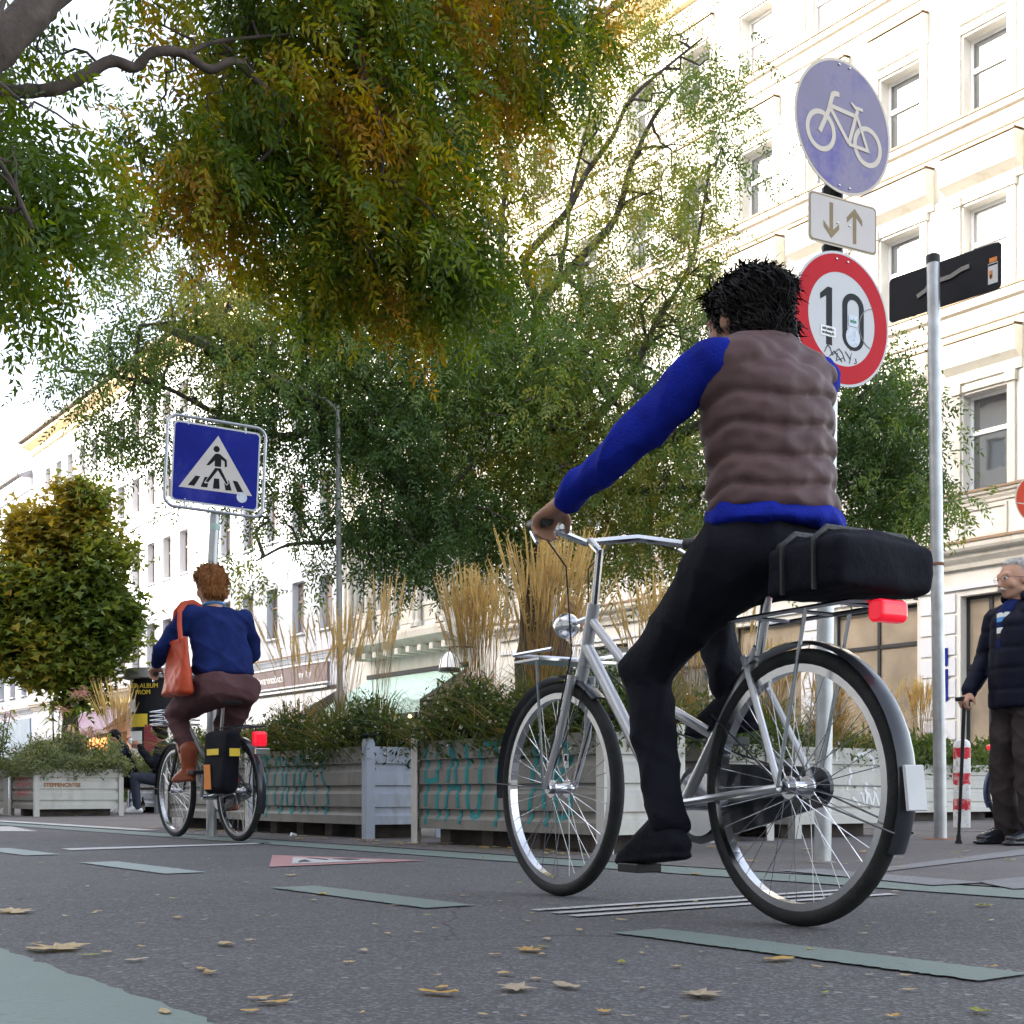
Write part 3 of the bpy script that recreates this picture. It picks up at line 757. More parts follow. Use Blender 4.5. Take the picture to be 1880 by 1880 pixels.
for k in range(5):
    yc = oy0+.18+k*1.42
    for dz,(z0,z1) in enumerate([(5.42,9.3),(9.85,12.95)]):
        for dy in (-.13,.13):
            mb = MB(); pr = [(.13,z0),(.13,z0+.14),(.10,z0+.18),(.092,z0+.22),(.085,z1-.3),(.10,z1-.26),(.13,z1-.1),(.14,z1)]
            n = 28; vs = []
            for r,z in pr:
                for j in range(n):
                    a = 2*PI*j/n; rr = r*(1-.09*(j%2)) if .15<z-z0<z1-z0-.3 else r
                    vs.append((ox-.12+rr*math.cos(a), yc+dy+rr*math.sin(a), z))
            fs = [(i*n+j,i*n+(j+1)%n,(i+1)*n+(j+1)%n,(i+1)*n+j) for i in range(len(pr)-1) for j in range(n)]
            mb.add(vs, fs); part('fluted_column', mb, M['creamtrim'], b2)
mb = MB()
for o in oops:
    mb.box(ox-.05,ox+.02,o[0]-.06,o[1]+.06,o[2]-.16,o[2]-.04); mb.box(ox-.03,ox+.02,o[0]+.02,o[1]-.02,o[2]-.62,o[2]-.24)
part('sill_panel', mb, M['creamtrim'], b2)
roof_part(b2, L, 20.2)

# --- plain pale building, left of the oriel
u0, u1 = 40.2, 52.2; L = u1-u0
b3 = building('plain pale grey apartment block with brown shop fascia behind the tall grasses', u0, u1)
ops = [(1.0+2.15*k, 1.95+2.15*k, z0, z1) for k in range(5) for z0,z1 in FL]
mb = MB(); wall_mesh(mb, 0, 0, L, 0, 20.2, ops+[(1.0,11.0,.4,3.0)], .25)
mb.quad((0,0,0),(12,0,0),(12,0,20.2),(0,0,20.2)); mb.quad((0,L,0),(0,L,20.2),(12,L,20.2),(12,L,0)); mb.quad((12,0,0),(12,L,0),(12,L,20.2),(12,0,20.2)); mb.quad((0,0,20.2),(12,0,20.2),(12,L,20.2),(0,L,20.2))
part('wall', mb, M['pale'], b3)
mb = MB(); mb.box(.33,.36,.02,L-.02,.02,20.1); part('inner_wall', mb, M['darkinside'], b3)
for o in ops: window(b3, 0, *o, 'b')
window(b3, 0, 1.0, 11.0, .4, 3.0, 's', sill=False)
cornice('cornice', b3, prof(5.15,5.4,.16), .003, L-.003, M['pale'])
mb = MB(); mb.box(-.10,.02,1.2,9.6,4.30,5.0); fas = part('shop_fascia', mb, M['fascia'], b3)
mb = MB(); mb.box(-.14,-.08,1.15,9.65,5.003,5.06); mb.box(-.14,-.08,1.15,9.65,4.24,4.297); mb.box(-.2,-.12,1.15,9.65,4.08,4.15); part('fascia_trim', mb, M['white'], b3)
roof_part(b3, L, 20.2)

# --- white block with tall narrow windows
u0, u1 = 52.2, 76.8; L = u1-u0
b4 = building('bright white apartment block with narrow brown windows and ochre eaves above the round maple', u0, u1)
ops = []
for z0,z1 in FL:
    z1 = z1-.02; k = 0; y = 54.2-u0
    while y < L-1.4: ops.append((y,y+.95,z0-.2 if z0<7 else z0,z1)); y += 1.93
mb = MB(); gops = [(6.4,8.4,.4,3.4),(9.4,14.5,.4,3.3),(15.6,17.6,.2,3.4),(18.6,20.8,.4,3.3)]
wall_mesh(mb, 0, 0, L, 0, 20.2, ops+gops, .28)
mb.quad((0,0,0),(12,0,0),(12,0,20.2),(0,0,20.2)); mb.quad((0,L,0),(0,L,20.2),(12,L,20.2),(12,L,0)); mb.quad((12,0,0),(12,L,0),(12,L,20.2),(12,0,20.2)); mb.quad((0,0,20.2),(12,0,20.2),(12,L,20.2),(0,L,20.2))
part('wall', mb, M['plain'], b4)
mb = MB(); mb.box(.40,.43,.02,L-.02,.02,20.1); part('inner_wall', mb, M['darkinside'], b4)
for o in ops: window(b4, 0, *o, 'b', depth=.28)
for i,o in enumerate(gops): window(b4, 0, *o, 's', depth=.28, sill=False, pane=M['warminside'] if i in (0,1) else None)
for a,b,c,d in ops:
    if 11 < d < 12:
        mb = MB(); mb.prism([(.02,d+1.0),(-.1,d+1.0),(-.14,d+1.35),(.02,d+1.4)], a-.1, b+.1); part('window_hood', mb, M['plain'], b4)
cornice('cornice', b4, prof(4.95,5.3,.25), .003, L-.003, M['creamtrim'])
mb = MB(); mb.box(-.05,.02,5.5,18.0,4.55,4.93); part('yellow_frieze', mb, M['creamyellow'], b4)
mb = MB(); mb.box(-.12,.02,13.0,17.5,3.75,4.45); part('purple_fascia', mb, M['purple'], b4)
roof_part(b4, L, 20.2)

# --- lower white house far left
u0, u1 = 76.8, 112; L = u1-u0
b5 = building('lower pale apartment block with grey roof at the far left end of the street', u0, u1)
ops = []
for z0,z1 in [(6.0,8.0),(9.7,11.6),(13.2,15.0)]:
    y = 1.2
    while y < L-1.4: ops.append((y,y+1.0,z0,z1)); y += 2.3
mb = MB(); wall_mesh(mb, 0, 0, L, 0, 18.4, ops, .25)
mb.quad((0,0,0),(12,0,0),(12,0,18.4),(0,0,18.4)); mb.quad((0,L,0),(0,L,18.4),(12,L,18.4),(12,L,0)); mb.quad((12,0,0),(12,L,0),(12,L,18.4),(12,0,18.4)); mb.quad((0,0,18.4),(12,0,18.4),(12,L,18.4),(0,L,18.4))
part('wall', mb, M['pale'], b5)
mb = MB(); mb.box(.33,.36,.02,L-.02,.02,18.3); part('inner_wall', mb, M['darkinside'], b5)
for o in ops: window(b5, 0, *o, 'b', sill=True)
cornice('cornice', b5, prof(4.9,5.2,.2), .003, L-.003, M['pale'])
mb = MB(); mb.box(-.08,.02,.3,L-.3,.1,4.6); part('shopfront', mb, M['bluefront'], b5)
roof_part(b5, L, 18.4, m='roofgrey', soffit='plain')

# --- the opposite side of the street (behind the camera; it shades the street)
for ua, ub, h in [(-45,-14,20.5),(-14,18,20.8),(18,48,20.2),(48,84,20.6),(84,130,19.5)]:
    bo = building('apartment block on the near side of the street, behind the viewer', ua, ub, v=-13.9, group='apartment blocks on the near side of the street')
    L = ub-ua; ops = []
    for z0,z1 in FL:
        y = 1.2
        while y < L-1.4: ops.append((y,y+1.1,z0,z1)); y += 2.4
    mb = MB()
    for o in ops: pass
    wall_mesh(mb, 0, 0, L, 0, h, ops, -.25)
    mb.quad((0,0,0),(-12,0,0),(-12,0,h),(0,0,h)); mb.quad((0,L,0),(0,L,h),(-12,L,h),(-12,L,0)); mb.quad((-12,0,0),(-12,L,0),(-12,L,h),(-12,0,h))
    part('wall', mb, M['cream'], bo)
    mb = MB(); mb.box(-.3,-.27,.02,L-.02,.02,h-.1); part('window_glazing', mb, M['glass'], bo)
    mb = MB(); mb.prism([(.6,h),(.6,h+.15),(-6,h+4.2),(-12.3,h+.15),(-12.3,h)], 0, L); part('roof', mb, M['roof'], bo)

def text(body, size, parent, m, loc, rot, ext=.002, name='lettering', sx=1.0, bold=0.0, align='CENTER', shear=0):
    c = bpy.data.curves.new('t', 'FONT'); c.body = body; c.size = size; c.extrude = ext; c.offset = bold
    c.align_x = align; c.align_y = 'CENTER'; c.shear = shear
    t = bpy.data.objects.new('t', c); COL.objects.link(t)
    dg = bpy.context.evaluated_depsgraph_get(); dg.update()
    me = bpy.data.meshes.new_from_object(t.evaluated_get(dg)); bpy.data.objects.remove(t); bpy.data.curves.remove(c)
    me.materials.clear(); me.materials.append(m); me.name = name
    o = bpy.data.objects.new(name, me); link(o, parent); o.location = loc; o.rotation_euler = rot; o.scale = (sx,1,1)
    return o
# text on a facade faces -x; reading direction runs towards -y
RF = (PI/2, 0, -PI/2)
text('rsch  vi\u00bfwarenz\u00f6sch', .42, b3, M['white'], (-.112, 6.3, 4.63), RF, bold=.006)
text('my  h y', .34, b3, M['white'], (-.112, 2.9, 4.66), RF, bold=.004)

def awning(label, u0, u1, zt, zb, out, m, val=.25, stripes=None, v=22.5):
    t = thing('awning', label, 'awning', S(u0, v-.02), ROT)
    L = u1-u0
    mb = MB(); mb.prism([(0,zt),(0,zt-.03),(-out,zb-.03),(-out,zb)], 0, L)
    if stripes:
        mats = [M[m], M[stripes]]; mb = MB(); n = int(L/.28)
        for i in range(n): mb.prism([(0,zt),(0,zt-.03),(-out,zb-.03),(-out,zb)], L*i/n, L*(i+1)/n-.001, i % 2)
    else: mats = [M[m]]
    part('canopy', mb, mats, t)
    mb = MB(); mb.box(-out-.02,-out,0,L,zb-val,zb); part('valance', mb, mats[0], t)
    mb = MB(); mb.box(-.06,.0,-.05,L+.05,zt,zt+.14); mb.tube([(-.05,.1,zt-.6),(-out,.1,zb-.05)],.02,6); mb.tube([(-.05,L-.1,zt-.6),(-out,L-.1,zb-.05)],.02,6); part('awning_frame', mb, M['blackframe'], t)
    return t
awning('mint green shop awning under the oriel', 32.7, 38.6, 4.15, 3.1, 1.7, 'mint', .38)
awning('long white awning below the brown fascia', 40.6, 50.5, 4.0, 2.75, 2.2, 'awningwhite', .2)
awning('brown and mauve striped awning beside the advertising column', 60.6, 65.2, 4.5, 3.3, 1.5, 'fascia', .2, stripes='purple')

def bulbs(label, pts, r, m, name='festoon_light', group=None, wire=True):
    for i,p in enumerate(pts):
        t = thing(name, label, 'light bulb' if r < .1 else 'globe lamp', p, 0, group)
        mb = MB(); mb.ball((0,0,0), r, 12); obj('bulb', mb, M[m], t, smooth=True)
        mb = MB(); mb.lathe([(.02,r*.9),(.022,r+.05),(.006,r+.06),(.006,r+.3)], 8); obj('lamp_holder', mb, M['blackplastic'], t)
bulbs('small glowing bulb hanging below the mint awning', [S(33.2+.9*i, 20.75, 2.6+.03*(i%2)) for i in range(6)], .06, 'bulb', group='bulbs below the mint awning')
bulbs('small glowing bulb hanging below the white awning', [S(41.2+1.1*i, 20.1, 2.2+.05*(i%2)) for i in range(8)], .05, 'bulb', group='bulbs below the white awning')
bulbs('orange globe lamp glowing in the café window below the striped awning', [S(60.9+.72*(i%6)+.2*(i//6), 21.9-.3*(i%3), 1.9+.42*(i//6)) for i in range(18)], .24, 'globe', 'globe_lamp', group='globe lamps below the striped awning')
# ---------------------------------------------------------------- foliage
def norm(a): return a/np.maximum(np.linalg.norm(a, axis=-1, keepdims=True), 1e-9)

def sprays(name, C, A, length, npairs, llen, lwid, mats, mi, parent, droop=0.25, jit=0.3):
    """compound leaves: C centres (N,3), A axes (N,3)"""
    n = len(C); A = norm(A); rnd = rng.normal(size=(n,3))
    side = norm(np.cross(A, rnd)); up = norm(np.cross(side, A))
    V = []; 
    Ls = length*(1+rng.uniform(-jit,jit,(n,1)))
    for j in range(npairs):
        t = (j+.6)/npairs
        for s in (-1,1):
            base = C + A*Ls*t + np.array([0,0,-1])*Ls*droop*t*t
            d = norm(A*.55 + side*s*.85 + rng.normal(size=(n,3))*.16 + np.array([0,0,-1])*droop)
            l = llen*(1-.25*abs(t-.5)*2)*(1+rng.uniform(-.2,.2,(n,1)))
            w = norm(np.cross(d, up+rng.normal(size=(n,3))*.35))*lwid
            V += [base, base+d*l*.45+w, base+d*l, base+d*l*.45-w]
    base = C+A*Ls+np.array([0,0,-1])*Ls*droop; d = norm(A+np.array([0,0,-1])*droop*1.5); w = norm(np.cross(d, up))*lwid
    V += [base, base+d*llen*.45+w, base+d*llen, base+d*llen*.45-w]
    V = np.stack(V, axis=1)              # n, 4*k, 3
    k = V.shape[1]//4
    q = np.arange(n*k*4).reshape(-1,4)
    # rachis
    return mesh_np(name, V.reshape(-1,3), q, mats, np.repeat(mi, k), parent)

def clump_points(blobs, dens, csize, per, flat=.8):
    """blobs: list of (centre, radii) -> clump centres and points round them"""
    cc = []; 
    for c, r, k in blobs:
        m = max(1, int(k*dens))
        d = norm(rng.normal(size=(m,3))); rad = rng.uniform(0,1,(m,1))**(1/2.4)
        cc.append(np.array(c)+d*rad*np.array(r))
    cc = np.concatenate(cc)
    pts = np.repeat(cc, per, axis=0)+rng.normal(size=(len(cc)*per,3))*csize*np.array([1,1,flat])
    return cc, pts

def px_blob(x, y, rx, ry, Y, depth, k):
    s = Y/F
    if 8 < Y < 15 and x < 345: k *= .5
    return (tuple(P(x,y,Y)), (rx*s, depth, ry*s), k)

def bez(a, b, sag, n=6, wob=0.0):
    a = Vector(a); b = Vector(b); out = []
    for i in range(n+1):
        t = i/n; p = a.lerp(b, t); p.z += sag*4*t*(1-t)
        if 0 < i < n: p += Vector(rng.normal(size=3))*wob
        out.append(p)
    return out

def connect_twigs(mb, limbs, cc, r=.02, n=5, frac=1.0, wob=.06, sag=.15, rtip=.004):
    lp = np.array([p for l in limbs for p in l])
    for c in cc:
        if rng.random() > frac: continue
        d = np.linalg.norm(lp-c, axis=1)+rng.random(len(lp))*.4
        a = lp[int(np.argmin(d))]
        L = float(np.linalg.norm(a-c))
        if L < .05: continue
        pts = bez(a, c, sag*L, 6, wob*L*.6)
        mb.tube(pts, [r*(1-.8*i/6)*min(1,.5+L*.5)+rtip for i in range(7)], n)

def limb(mb, pts, r0, r1, n=10, sub=4, wob=0):
    """smooth limb through points (catmull)"""
    pts = [Vector(p) for p in pts]; out = []
    ext = [pts[0]*2-pts[1]]+pts+[pts[-1]*2-pts[-2]]
    for i in range(1, len(ext)-2):
        for j in range(sub):
            t = j/sub; p0,p1,p2,p3 = ext[i-1:i+3]
            out.append(.5*((2*p1)+(-p0+p2)*t+(2*p0-5*p1+4*p2-p3)*t*t+(-p0+3*p1-3*p2+p3)*t**3))
    out.append(pts[-1]); k = len(out)
    rs = [r0+(r1-r0)*i/(k-1) for i in range(k)]
    rs = [r*(1+.08*math.sin(i*2.3)) for i, r in enumerate(rs)]
    mb.tube(out, rs, n); return out

# ---- the near ash tree whose boughs fill the top of the picture
t = thing('ash_tree', 'near ash tree whose orange and green boughs hang over the top left of the picture', 'tree', S(4.0,-2.2))
base = S(4.0,-2.2)
mb = MB()
tr = limb(mb, [base+Vector((0,0,-.1)), base+Vector((.05,.05,1.2)), base+Vector((.2,.3,2.4)), base+Vector((.6,.9,3.3))], .24, .17, 14)
# thick bough across the top left corner, rising
b1p = [base+Vector((.6,.9,3.3)), P(-180,235,4.3), P(-30,110,4.4), P(60,22,4.5), P(170,-90,4.7), P(330,-260,5.2), P(560,-420,5.8)]
L1 = limb(mb, b1p, .078, .04, 12)
b2p = [P(-150,210,4.35), P(-40,172,4.7), P(40,168,4.8), P(105,162,4.85), P(160,135,4.9), P(205,112,4.95), P(248,124,5.0), P(278,97,5.0), P(335,97,5.05), P(385,128,5.1), P(430,112,5.15), P(470,148,5.2), P(520,190,5.3), P(570,240,5.4), P(640,300,5.6), P(720,380,5.8), P(790,450,6)]
L2 = limb(mb, b2p, .028, .008, 10)
L3 = limb(mb, [P(170,-90,4.7), P(450,-60,5.2), P(640,20,5.5), P(660,100,5.5), P(672,165,5.5), P(695,215,5.5), P(700,262,5.5), P(702,330,5.5)], .03, .008, 8)
L4 = limb(mb, [P(345,98,5.05), P(390,78,5.1), P(450,70,5.2), P(560,60,5.3)], .010, .005, 8)
L5 = limb(mb, [P(450,-60,5.2), P(760,-60,5.8), P(950,10,6.2), P(1040,70,6.4)], .03, .01, 8)
L6 = limb(mb, [P(60,22,4.5), P(30,-60,4.4), P(-40,200,4.1), P(20,330,4.1), P(60,420,4.1)], .012, .006, 6)
L7 = limb(mb, [P(520,190,5.3), P(510,260,5.3), P(440,330,5.3), P(380,400,5.4)], .010, .004, 6)
L8 = limb(mb, [P(640,300,5.6), P(650,400,5.6), P(700,500,5.7)], .010, .004, 6)
limbs = [L1,L2,L3,L4,L5,L6,L7,L8]
B = px_blob
main = [B(40,50,50,50,4.9,.3,3), B(-80,120,90,160,4.7,.5,8), B(40,350,95,60,4.4,.3,9), B(110,300,65,40,4.5,.3,4), B(20,470,45,45,4.3,.25,4), B(35,545,25,25,4.3,.2,1), B(15,250,50,50,4.6,.3,3), B(-60,400,60,150,4.3,.4,6),
 B(225,18,50,25,5.4,.25,1.6), B(350,40,60,45,5.4,.4,4), B(250,140,50,12,5.3,.12,.8), B(450,40,110,70,5.6,.6,13), B(400,190,70,45,5.6,.4,5), B(560,110,150,100,5.8,.8,27), B(760,90,180,105,5.9,.9,36), B(960,60,140,80,6.2,.9,22), B(1065,35,50,50,6.4,.5,5),
 B(480,210,100,60,5.6,.5,9), B(310,300,70,45,5.4,.3,6), B(400,290,70,60,5.6,.4,8), B(430,390,100,50,5.6,.5,12), B(570,300,150,100,5.9,.8,28), B(760,270,130,100,6.0,.8,26), B(700,430,180,100,6.0,.8,34), B(840,510,90,70,6.1,.6,13), B(620,510,100,50,6.0,.5,9), B(840,400,60,80,6.1,.5,6), B(950,150,70,40,6.3,.5,4), B(790,570,55,25,6.0,.4,3), B(700,-120,420,70,6.2,1.0,34), B(-260,60,120,250,4.3,.8,10)]
cc, pts = clump_points(main, 1.55, .095, 13, .65)
N_ = len(pts)
A = np.stack([rng.normal(.25,.6,N_), rng.normal(.1,.5,N_), rng.normal(-.55,.4,N_)], 1)
nz = np.sin(pts[:,0]*8.3+1.0+pts[:,2]*2)+np.sin(pts[:,2]*9.1+pts[:,0]*3.3)+np.sin(pts[:,1]*6)*.5+rng.normal(0,.65,N_)
left = (pts[:,0] < -1.45)
mi = np.where(nz > 1.45, 3, np.where(nz > .1, 2, np.where(nz > -.6, 1, 0)))
mi = np.where(left & (rng.random(N_) < .85), np.minimum(mi,1)*(rng.random(N_)<.4), mi)
sprays('foliage', pts, A, .165, 6, .050, .0075, [M['ash_d'],M['ash_m'],M['ash_y'],M['ash_o']], mi, t, droop=.22)
connect_twigs(mb, limbs, cc[::2], .007, 5, .8, .08, .08, .0015)
br = obj('trunk', mb, M['bark'], t, smooth=True)
for ch in list(t.children): ch.matrix_parent_inverse = Matrix.Translation(-t.location)

# ---- the feathery tree standing among the planters, centre
T0 = P(975,1512,13.2); T0.z = 0
t = thing('locust_tree', 'large feathery green tree rising behind the planters in the middle', 'tree', T0)
mb = MB()
cr = P(968,1000,13.2)
tr = limb(mb, [T0+Vector((0,0,-.1)), P(985,1400,13.2), P(975,1250,13.2), P(985,1120,13.2), cr], .20, .15, 14)
LM = [tr]
def lb(pts, r0, r1): 
    l = limb(mb, pts, r0, r1, 9); LM.append(l); return l
lb([cr, P(900,980,13.0), P(800,950,12.6), P(730,880,12.5), P(690,800,12.4), P(640,770,12.3), P(560,740,12.2), P(480,700,12.0), P(380,650,11.8)], .10, .03)
lb([P(725,800,12.5), P(700,740,12.5), P(655,690,12.4), P(560,620,12.2), P(440,520,12.0)], .06, .02)
lb([cr, P(1000,880,13.2), P(990,760,13.3), P(985,640,13.4), P(990,560,13.4), P(1060,480,13.5), P(1130,400,13.6), P(1160,300,13.7), P(1210,200,13.8), P(1265,140,13.9)], .085, .012)
lb([P(990,560,13.4), P(965,500,13.4), P(975,460,13.4), P(1040,390,13.4), P(1075,320,13.4), P(1125,250,13.5), P(1160,180,13.5), P(1240,110,13.6), P(1290,70,13.6)], .05, .009)
lb([P(1060,600,13.4), P(1070,540,13.3), P(1030,500,13.3), P(1040,440,13.2), P(1050,350,13.2), P(1080,220,13.2), P(1090,120,13.2)], .035, .008)
lb([P(925,620,13.3), P(920,430,13.2), P(925,370,13.2), P(935,270,13.2), P(930,160,13.2)], .04, .009)
lb([cr, P(1060,900,12.8), P(1200,820,12.5), P(1340,760,12.3), P(1500,740,12.0), P(1620,760,11.8)], .09, .02)
lb([P(1060,900,12.8), P(1240,900,12.5), P(1450,880,12.0), P(1640,870,11.7)], .05, .015)
lb([P(1000,880,13.2), P(1150,700,13.0), P(1200,600,13.0), P(1270,480,13.0), P(1300,330,13.0)], .045, .010)
lb([P(800,950,12.6), P(700,980,12.3), P(600,995,12.0), P(530,1000,11.8), P(470,1030,11.6)], .035, .008)
lb([P(640,770,12.3), P(520,800,12), P(400,760,11.8), P(300,710,11.6), P(200,690,11.4), P(110,680,11.2)], .035, .008)
lb([P(560,620,12.2), P(420,480,12.0), P(330,430,11.8), P(240,400,11.6)], .03, .008)
lb([P(990,760,13.3), P(860,680,13.1), P(760,560,13), P(700,420,13)], .06, .015)
D = 1.1
loc = [B(950,780,260,160,13.0,2.0,80), B(980,690,150,90,12.4,.8,22), B(720,850,190,120,12.6,1.6,38), B(700,980,120,60,12.3,1.0,14), B(860,980,150,80,12.8,1.2,22), B(1100,900,170,120,12.8,1.6,36), B(1230,780,150,120,12.5,1.4,26),
 B(520,720,170,120,12.1,1.3,34), B(430,820,90,90,11.8,.9,10), B(400,620,140,90,11.9,1.1,22), B(560,580,150,90,12.3,1.2,18), B(680,650,160,100,12.6,1.2,22), B(760,740,130,90,12.8,1.2,16),
 B(250,720,120,80,11.6,.9,15), B(130,700,90,60,11.4,.7,7), B(220,850,60,60,11.6,.6,7), B(240,790,80,60,11.5,.6,7), B(80,640,45,45,11.2,.5,2), B(300,600,110,50,11.6,.8,6),
 B(250,420,100,110,11.7,.8,13), B(190,450,60,70,11.6,.6,6), B(280,260,80,80,11.8,.8,5), B(340,480,90,90,11.9,.9,11), B(330,340,60,50,11.9,.8,3),
 B(900,620,130,80,13.2,1.3,16), B(1040,620,140,110,13.3,1.3,20), B(930,480,90,90,13.2,1.1,8), B(1050,470,80,80,13.3,1.1,6), B(1180,600,120,110,13.1,1.2,15), B(1260,500,90,80,13,1,9),
 B(940,270,80,100,13.2,1.0,10), B(1080,220,70,90,13.3,.9,8), B(1170,330,70,110,13.5,.9,7), B(1240,230,60,100,13.6,.9,7), B(1290,360,70,70,13.3,.8,6), B(1200,90,80,70,13.6,.8,6), B(1310,160,60,60,13.6,.7,4), B(1100,60,60,60,13.4,.7,3), B(1370,300,40,50,13.5,.6,2), B(1010,330,60,80,13.2,.8,3),
 B(1600,800,85,110,11.8,.9,22), B(1640,930,85,70,11.7,.8,14), B(1570,700,60,70,11.9,.7,7), B(1620,700,40,60,11.9,.6,4), B(1700,900,40,50,11.7,.6,3), B(1450,800,110,110,12.1,1.1,18), B(1400,950,120,70,12.1,1.0,12), B(1560,960,80,60,11.8,.8,8), B(1350,640,80,80,12.7,.9,8),
 B(760,1040,60,45,12.4,.7,5), B(770,1020,30,50,12.0,.5,2), B(1050,1030,50,40,12.9,.6,3), B(1170,1010,90,60,12.6,.8,6), B(520,930,60,60,11.9,.6,4), B(560,1010,60,30,11.8,.5,2), B(470,1050,45,50,11.6,.5,2), B(1250,950,100,60,12.4,.8,8)]
cc, pts = clump_points(loc, 1.7, .17, 19, .8)
N_ = len(pts)
A = np.stack([rng.normal(0,.7,N_), rng.normal(0,.7,N_), rng.normal(-.45,.5,N_)], 1)
nz = np.sin(pts[:,0]*1.7)+np.sin(pts[:,2]*2.1+pts[:,0])+np.sin(pts[:,1]*2.0)+rng.normal(0,.6,N_)
mi = np.where(nz > .9, 2, np.where(nz > -.9, 1, 0))
sprays('foliage', pts, A, .20, 5, .066, .0100, [M['loc_d'],M['loc_m'],M['loc_y']], mi, t, droop=.3)
connect_twigs(mb, LM, cc[::2], .018, 5, .75, .10, .12, .003)
obj('trunk', mb, M['bark2'], t, smooth=True)
for ch in list(t.children): ch.matrix_parent_inverse = Matrix.Translation(-t.location)

# ---- broad-leaved round tree far left
def broad_tree(label, base, blobs, trunk_pts, r0, leafsize, seedk, dens, csz, per, group=None):
    t = thing('maple_tree', label, 'tree', base, 0, group)
    mb = MB(); tr = limb(mb, trunk_pts, r0, r0*.35, 12)
    cc, pts = clump_points(blobs, dens, csz, per, .7)
    n = len(pts); A = norm(rng.normal(size=(n,3))*np.array([1,1,.4])+np.array([0,-.3,-.4]))
    B_ = norm(np.cross(A, norm(rng.normal(size=(n,3))*.5+np.array([0,-.3,1]))))
    s = leafsize*(1+rng.uniform(-.35,.35,(n,1)))
    # five-lobed leaf: 8-gon outline as 4 quads fan
    prof_ = [(0,0),(.28,.42),(.12,.55),(.55,.62),(.35,.30),(1.0,0),(.35,-.30),(.55,-.62),(.12,-.55),(.28,-.42)]
    V = np.stack([pts+A*s*a+B_*s*b for a,b in [(0,0),(.10,.66),(.46,.22),(1.0,0),(.46,-.22),(.10,-.66)]], 1)
    idx = np.arange(n)[:,None]*6
    q = np.concatenate([idx+np.array([[0,1,2,3]]), idx+np.array([[0,3,4,5]])])
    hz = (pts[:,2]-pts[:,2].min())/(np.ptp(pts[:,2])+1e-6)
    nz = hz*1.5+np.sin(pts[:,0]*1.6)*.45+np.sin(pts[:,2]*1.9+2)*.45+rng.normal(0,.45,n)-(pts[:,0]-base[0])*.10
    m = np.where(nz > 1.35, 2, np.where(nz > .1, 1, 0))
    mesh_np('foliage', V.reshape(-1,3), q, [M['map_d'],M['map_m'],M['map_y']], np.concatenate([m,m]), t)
    connect_twigs(mb, [tr], cc[::2], .05, 5, .8, .08, .1, .01)
    obj('trunk', mb, M['bark'], t, smooth=True)
    for ch in list(t.children): ch.matrix_parent_inverse = Matrix.Translation(-t.location)
    return t
tb = P(127,1300,30); tb.z = 0
YM = 30
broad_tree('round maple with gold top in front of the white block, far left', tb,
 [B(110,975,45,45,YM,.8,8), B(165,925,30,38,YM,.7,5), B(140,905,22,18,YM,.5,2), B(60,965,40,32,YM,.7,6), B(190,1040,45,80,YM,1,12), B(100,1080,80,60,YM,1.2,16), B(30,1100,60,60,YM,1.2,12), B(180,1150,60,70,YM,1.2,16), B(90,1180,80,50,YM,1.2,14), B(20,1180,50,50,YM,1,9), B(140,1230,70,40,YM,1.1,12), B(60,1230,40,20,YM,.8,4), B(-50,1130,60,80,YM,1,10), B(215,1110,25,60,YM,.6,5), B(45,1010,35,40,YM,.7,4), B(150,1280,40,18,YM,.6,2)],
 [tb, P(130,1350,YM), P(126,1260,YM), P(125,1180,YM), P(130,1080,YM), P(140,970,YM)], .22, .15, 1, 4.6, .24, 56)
tb2 = P(-90,1300,44); tb2.z = 0
broad_tree('farther maple partly cut by the left edge of the picture', tb2,
 [B(-70,1130,80,90,44,2,30), B(-40,1200,60,50,44,1.6,14)], [tb2, P(-88,1300,44), P(-80,1180,44)], .22, .26, 2, 1.6, .4, 30)
# ---------------------------------------------------------------- steel planter boxes
GR = (.20,.35,.50); ZB = .10
GP = [(-.040,0),(-.020,.018),(.016,.022),(.021,0)]
def panel_prof(z):
    for g in GR:
        a = [(g+q, d) for q, d in GP]
        if a[0][0] <= z <= a[3][0]:
            for (z0,x0),(z1,x1) in zip(a,a[1:]):
                if z0 <= z <= z1: return x0+(x1-x0)*(z-z0)/(z1-z0)
    return 0.0
ZT = .635
def panel_poly():
    o = [(0,ZB)]
    for g in GR: o += [(d, g+q) for q, d in GP]
    o += [(0,ZT),(.06,ZT),(.06,ZB)]
    return o

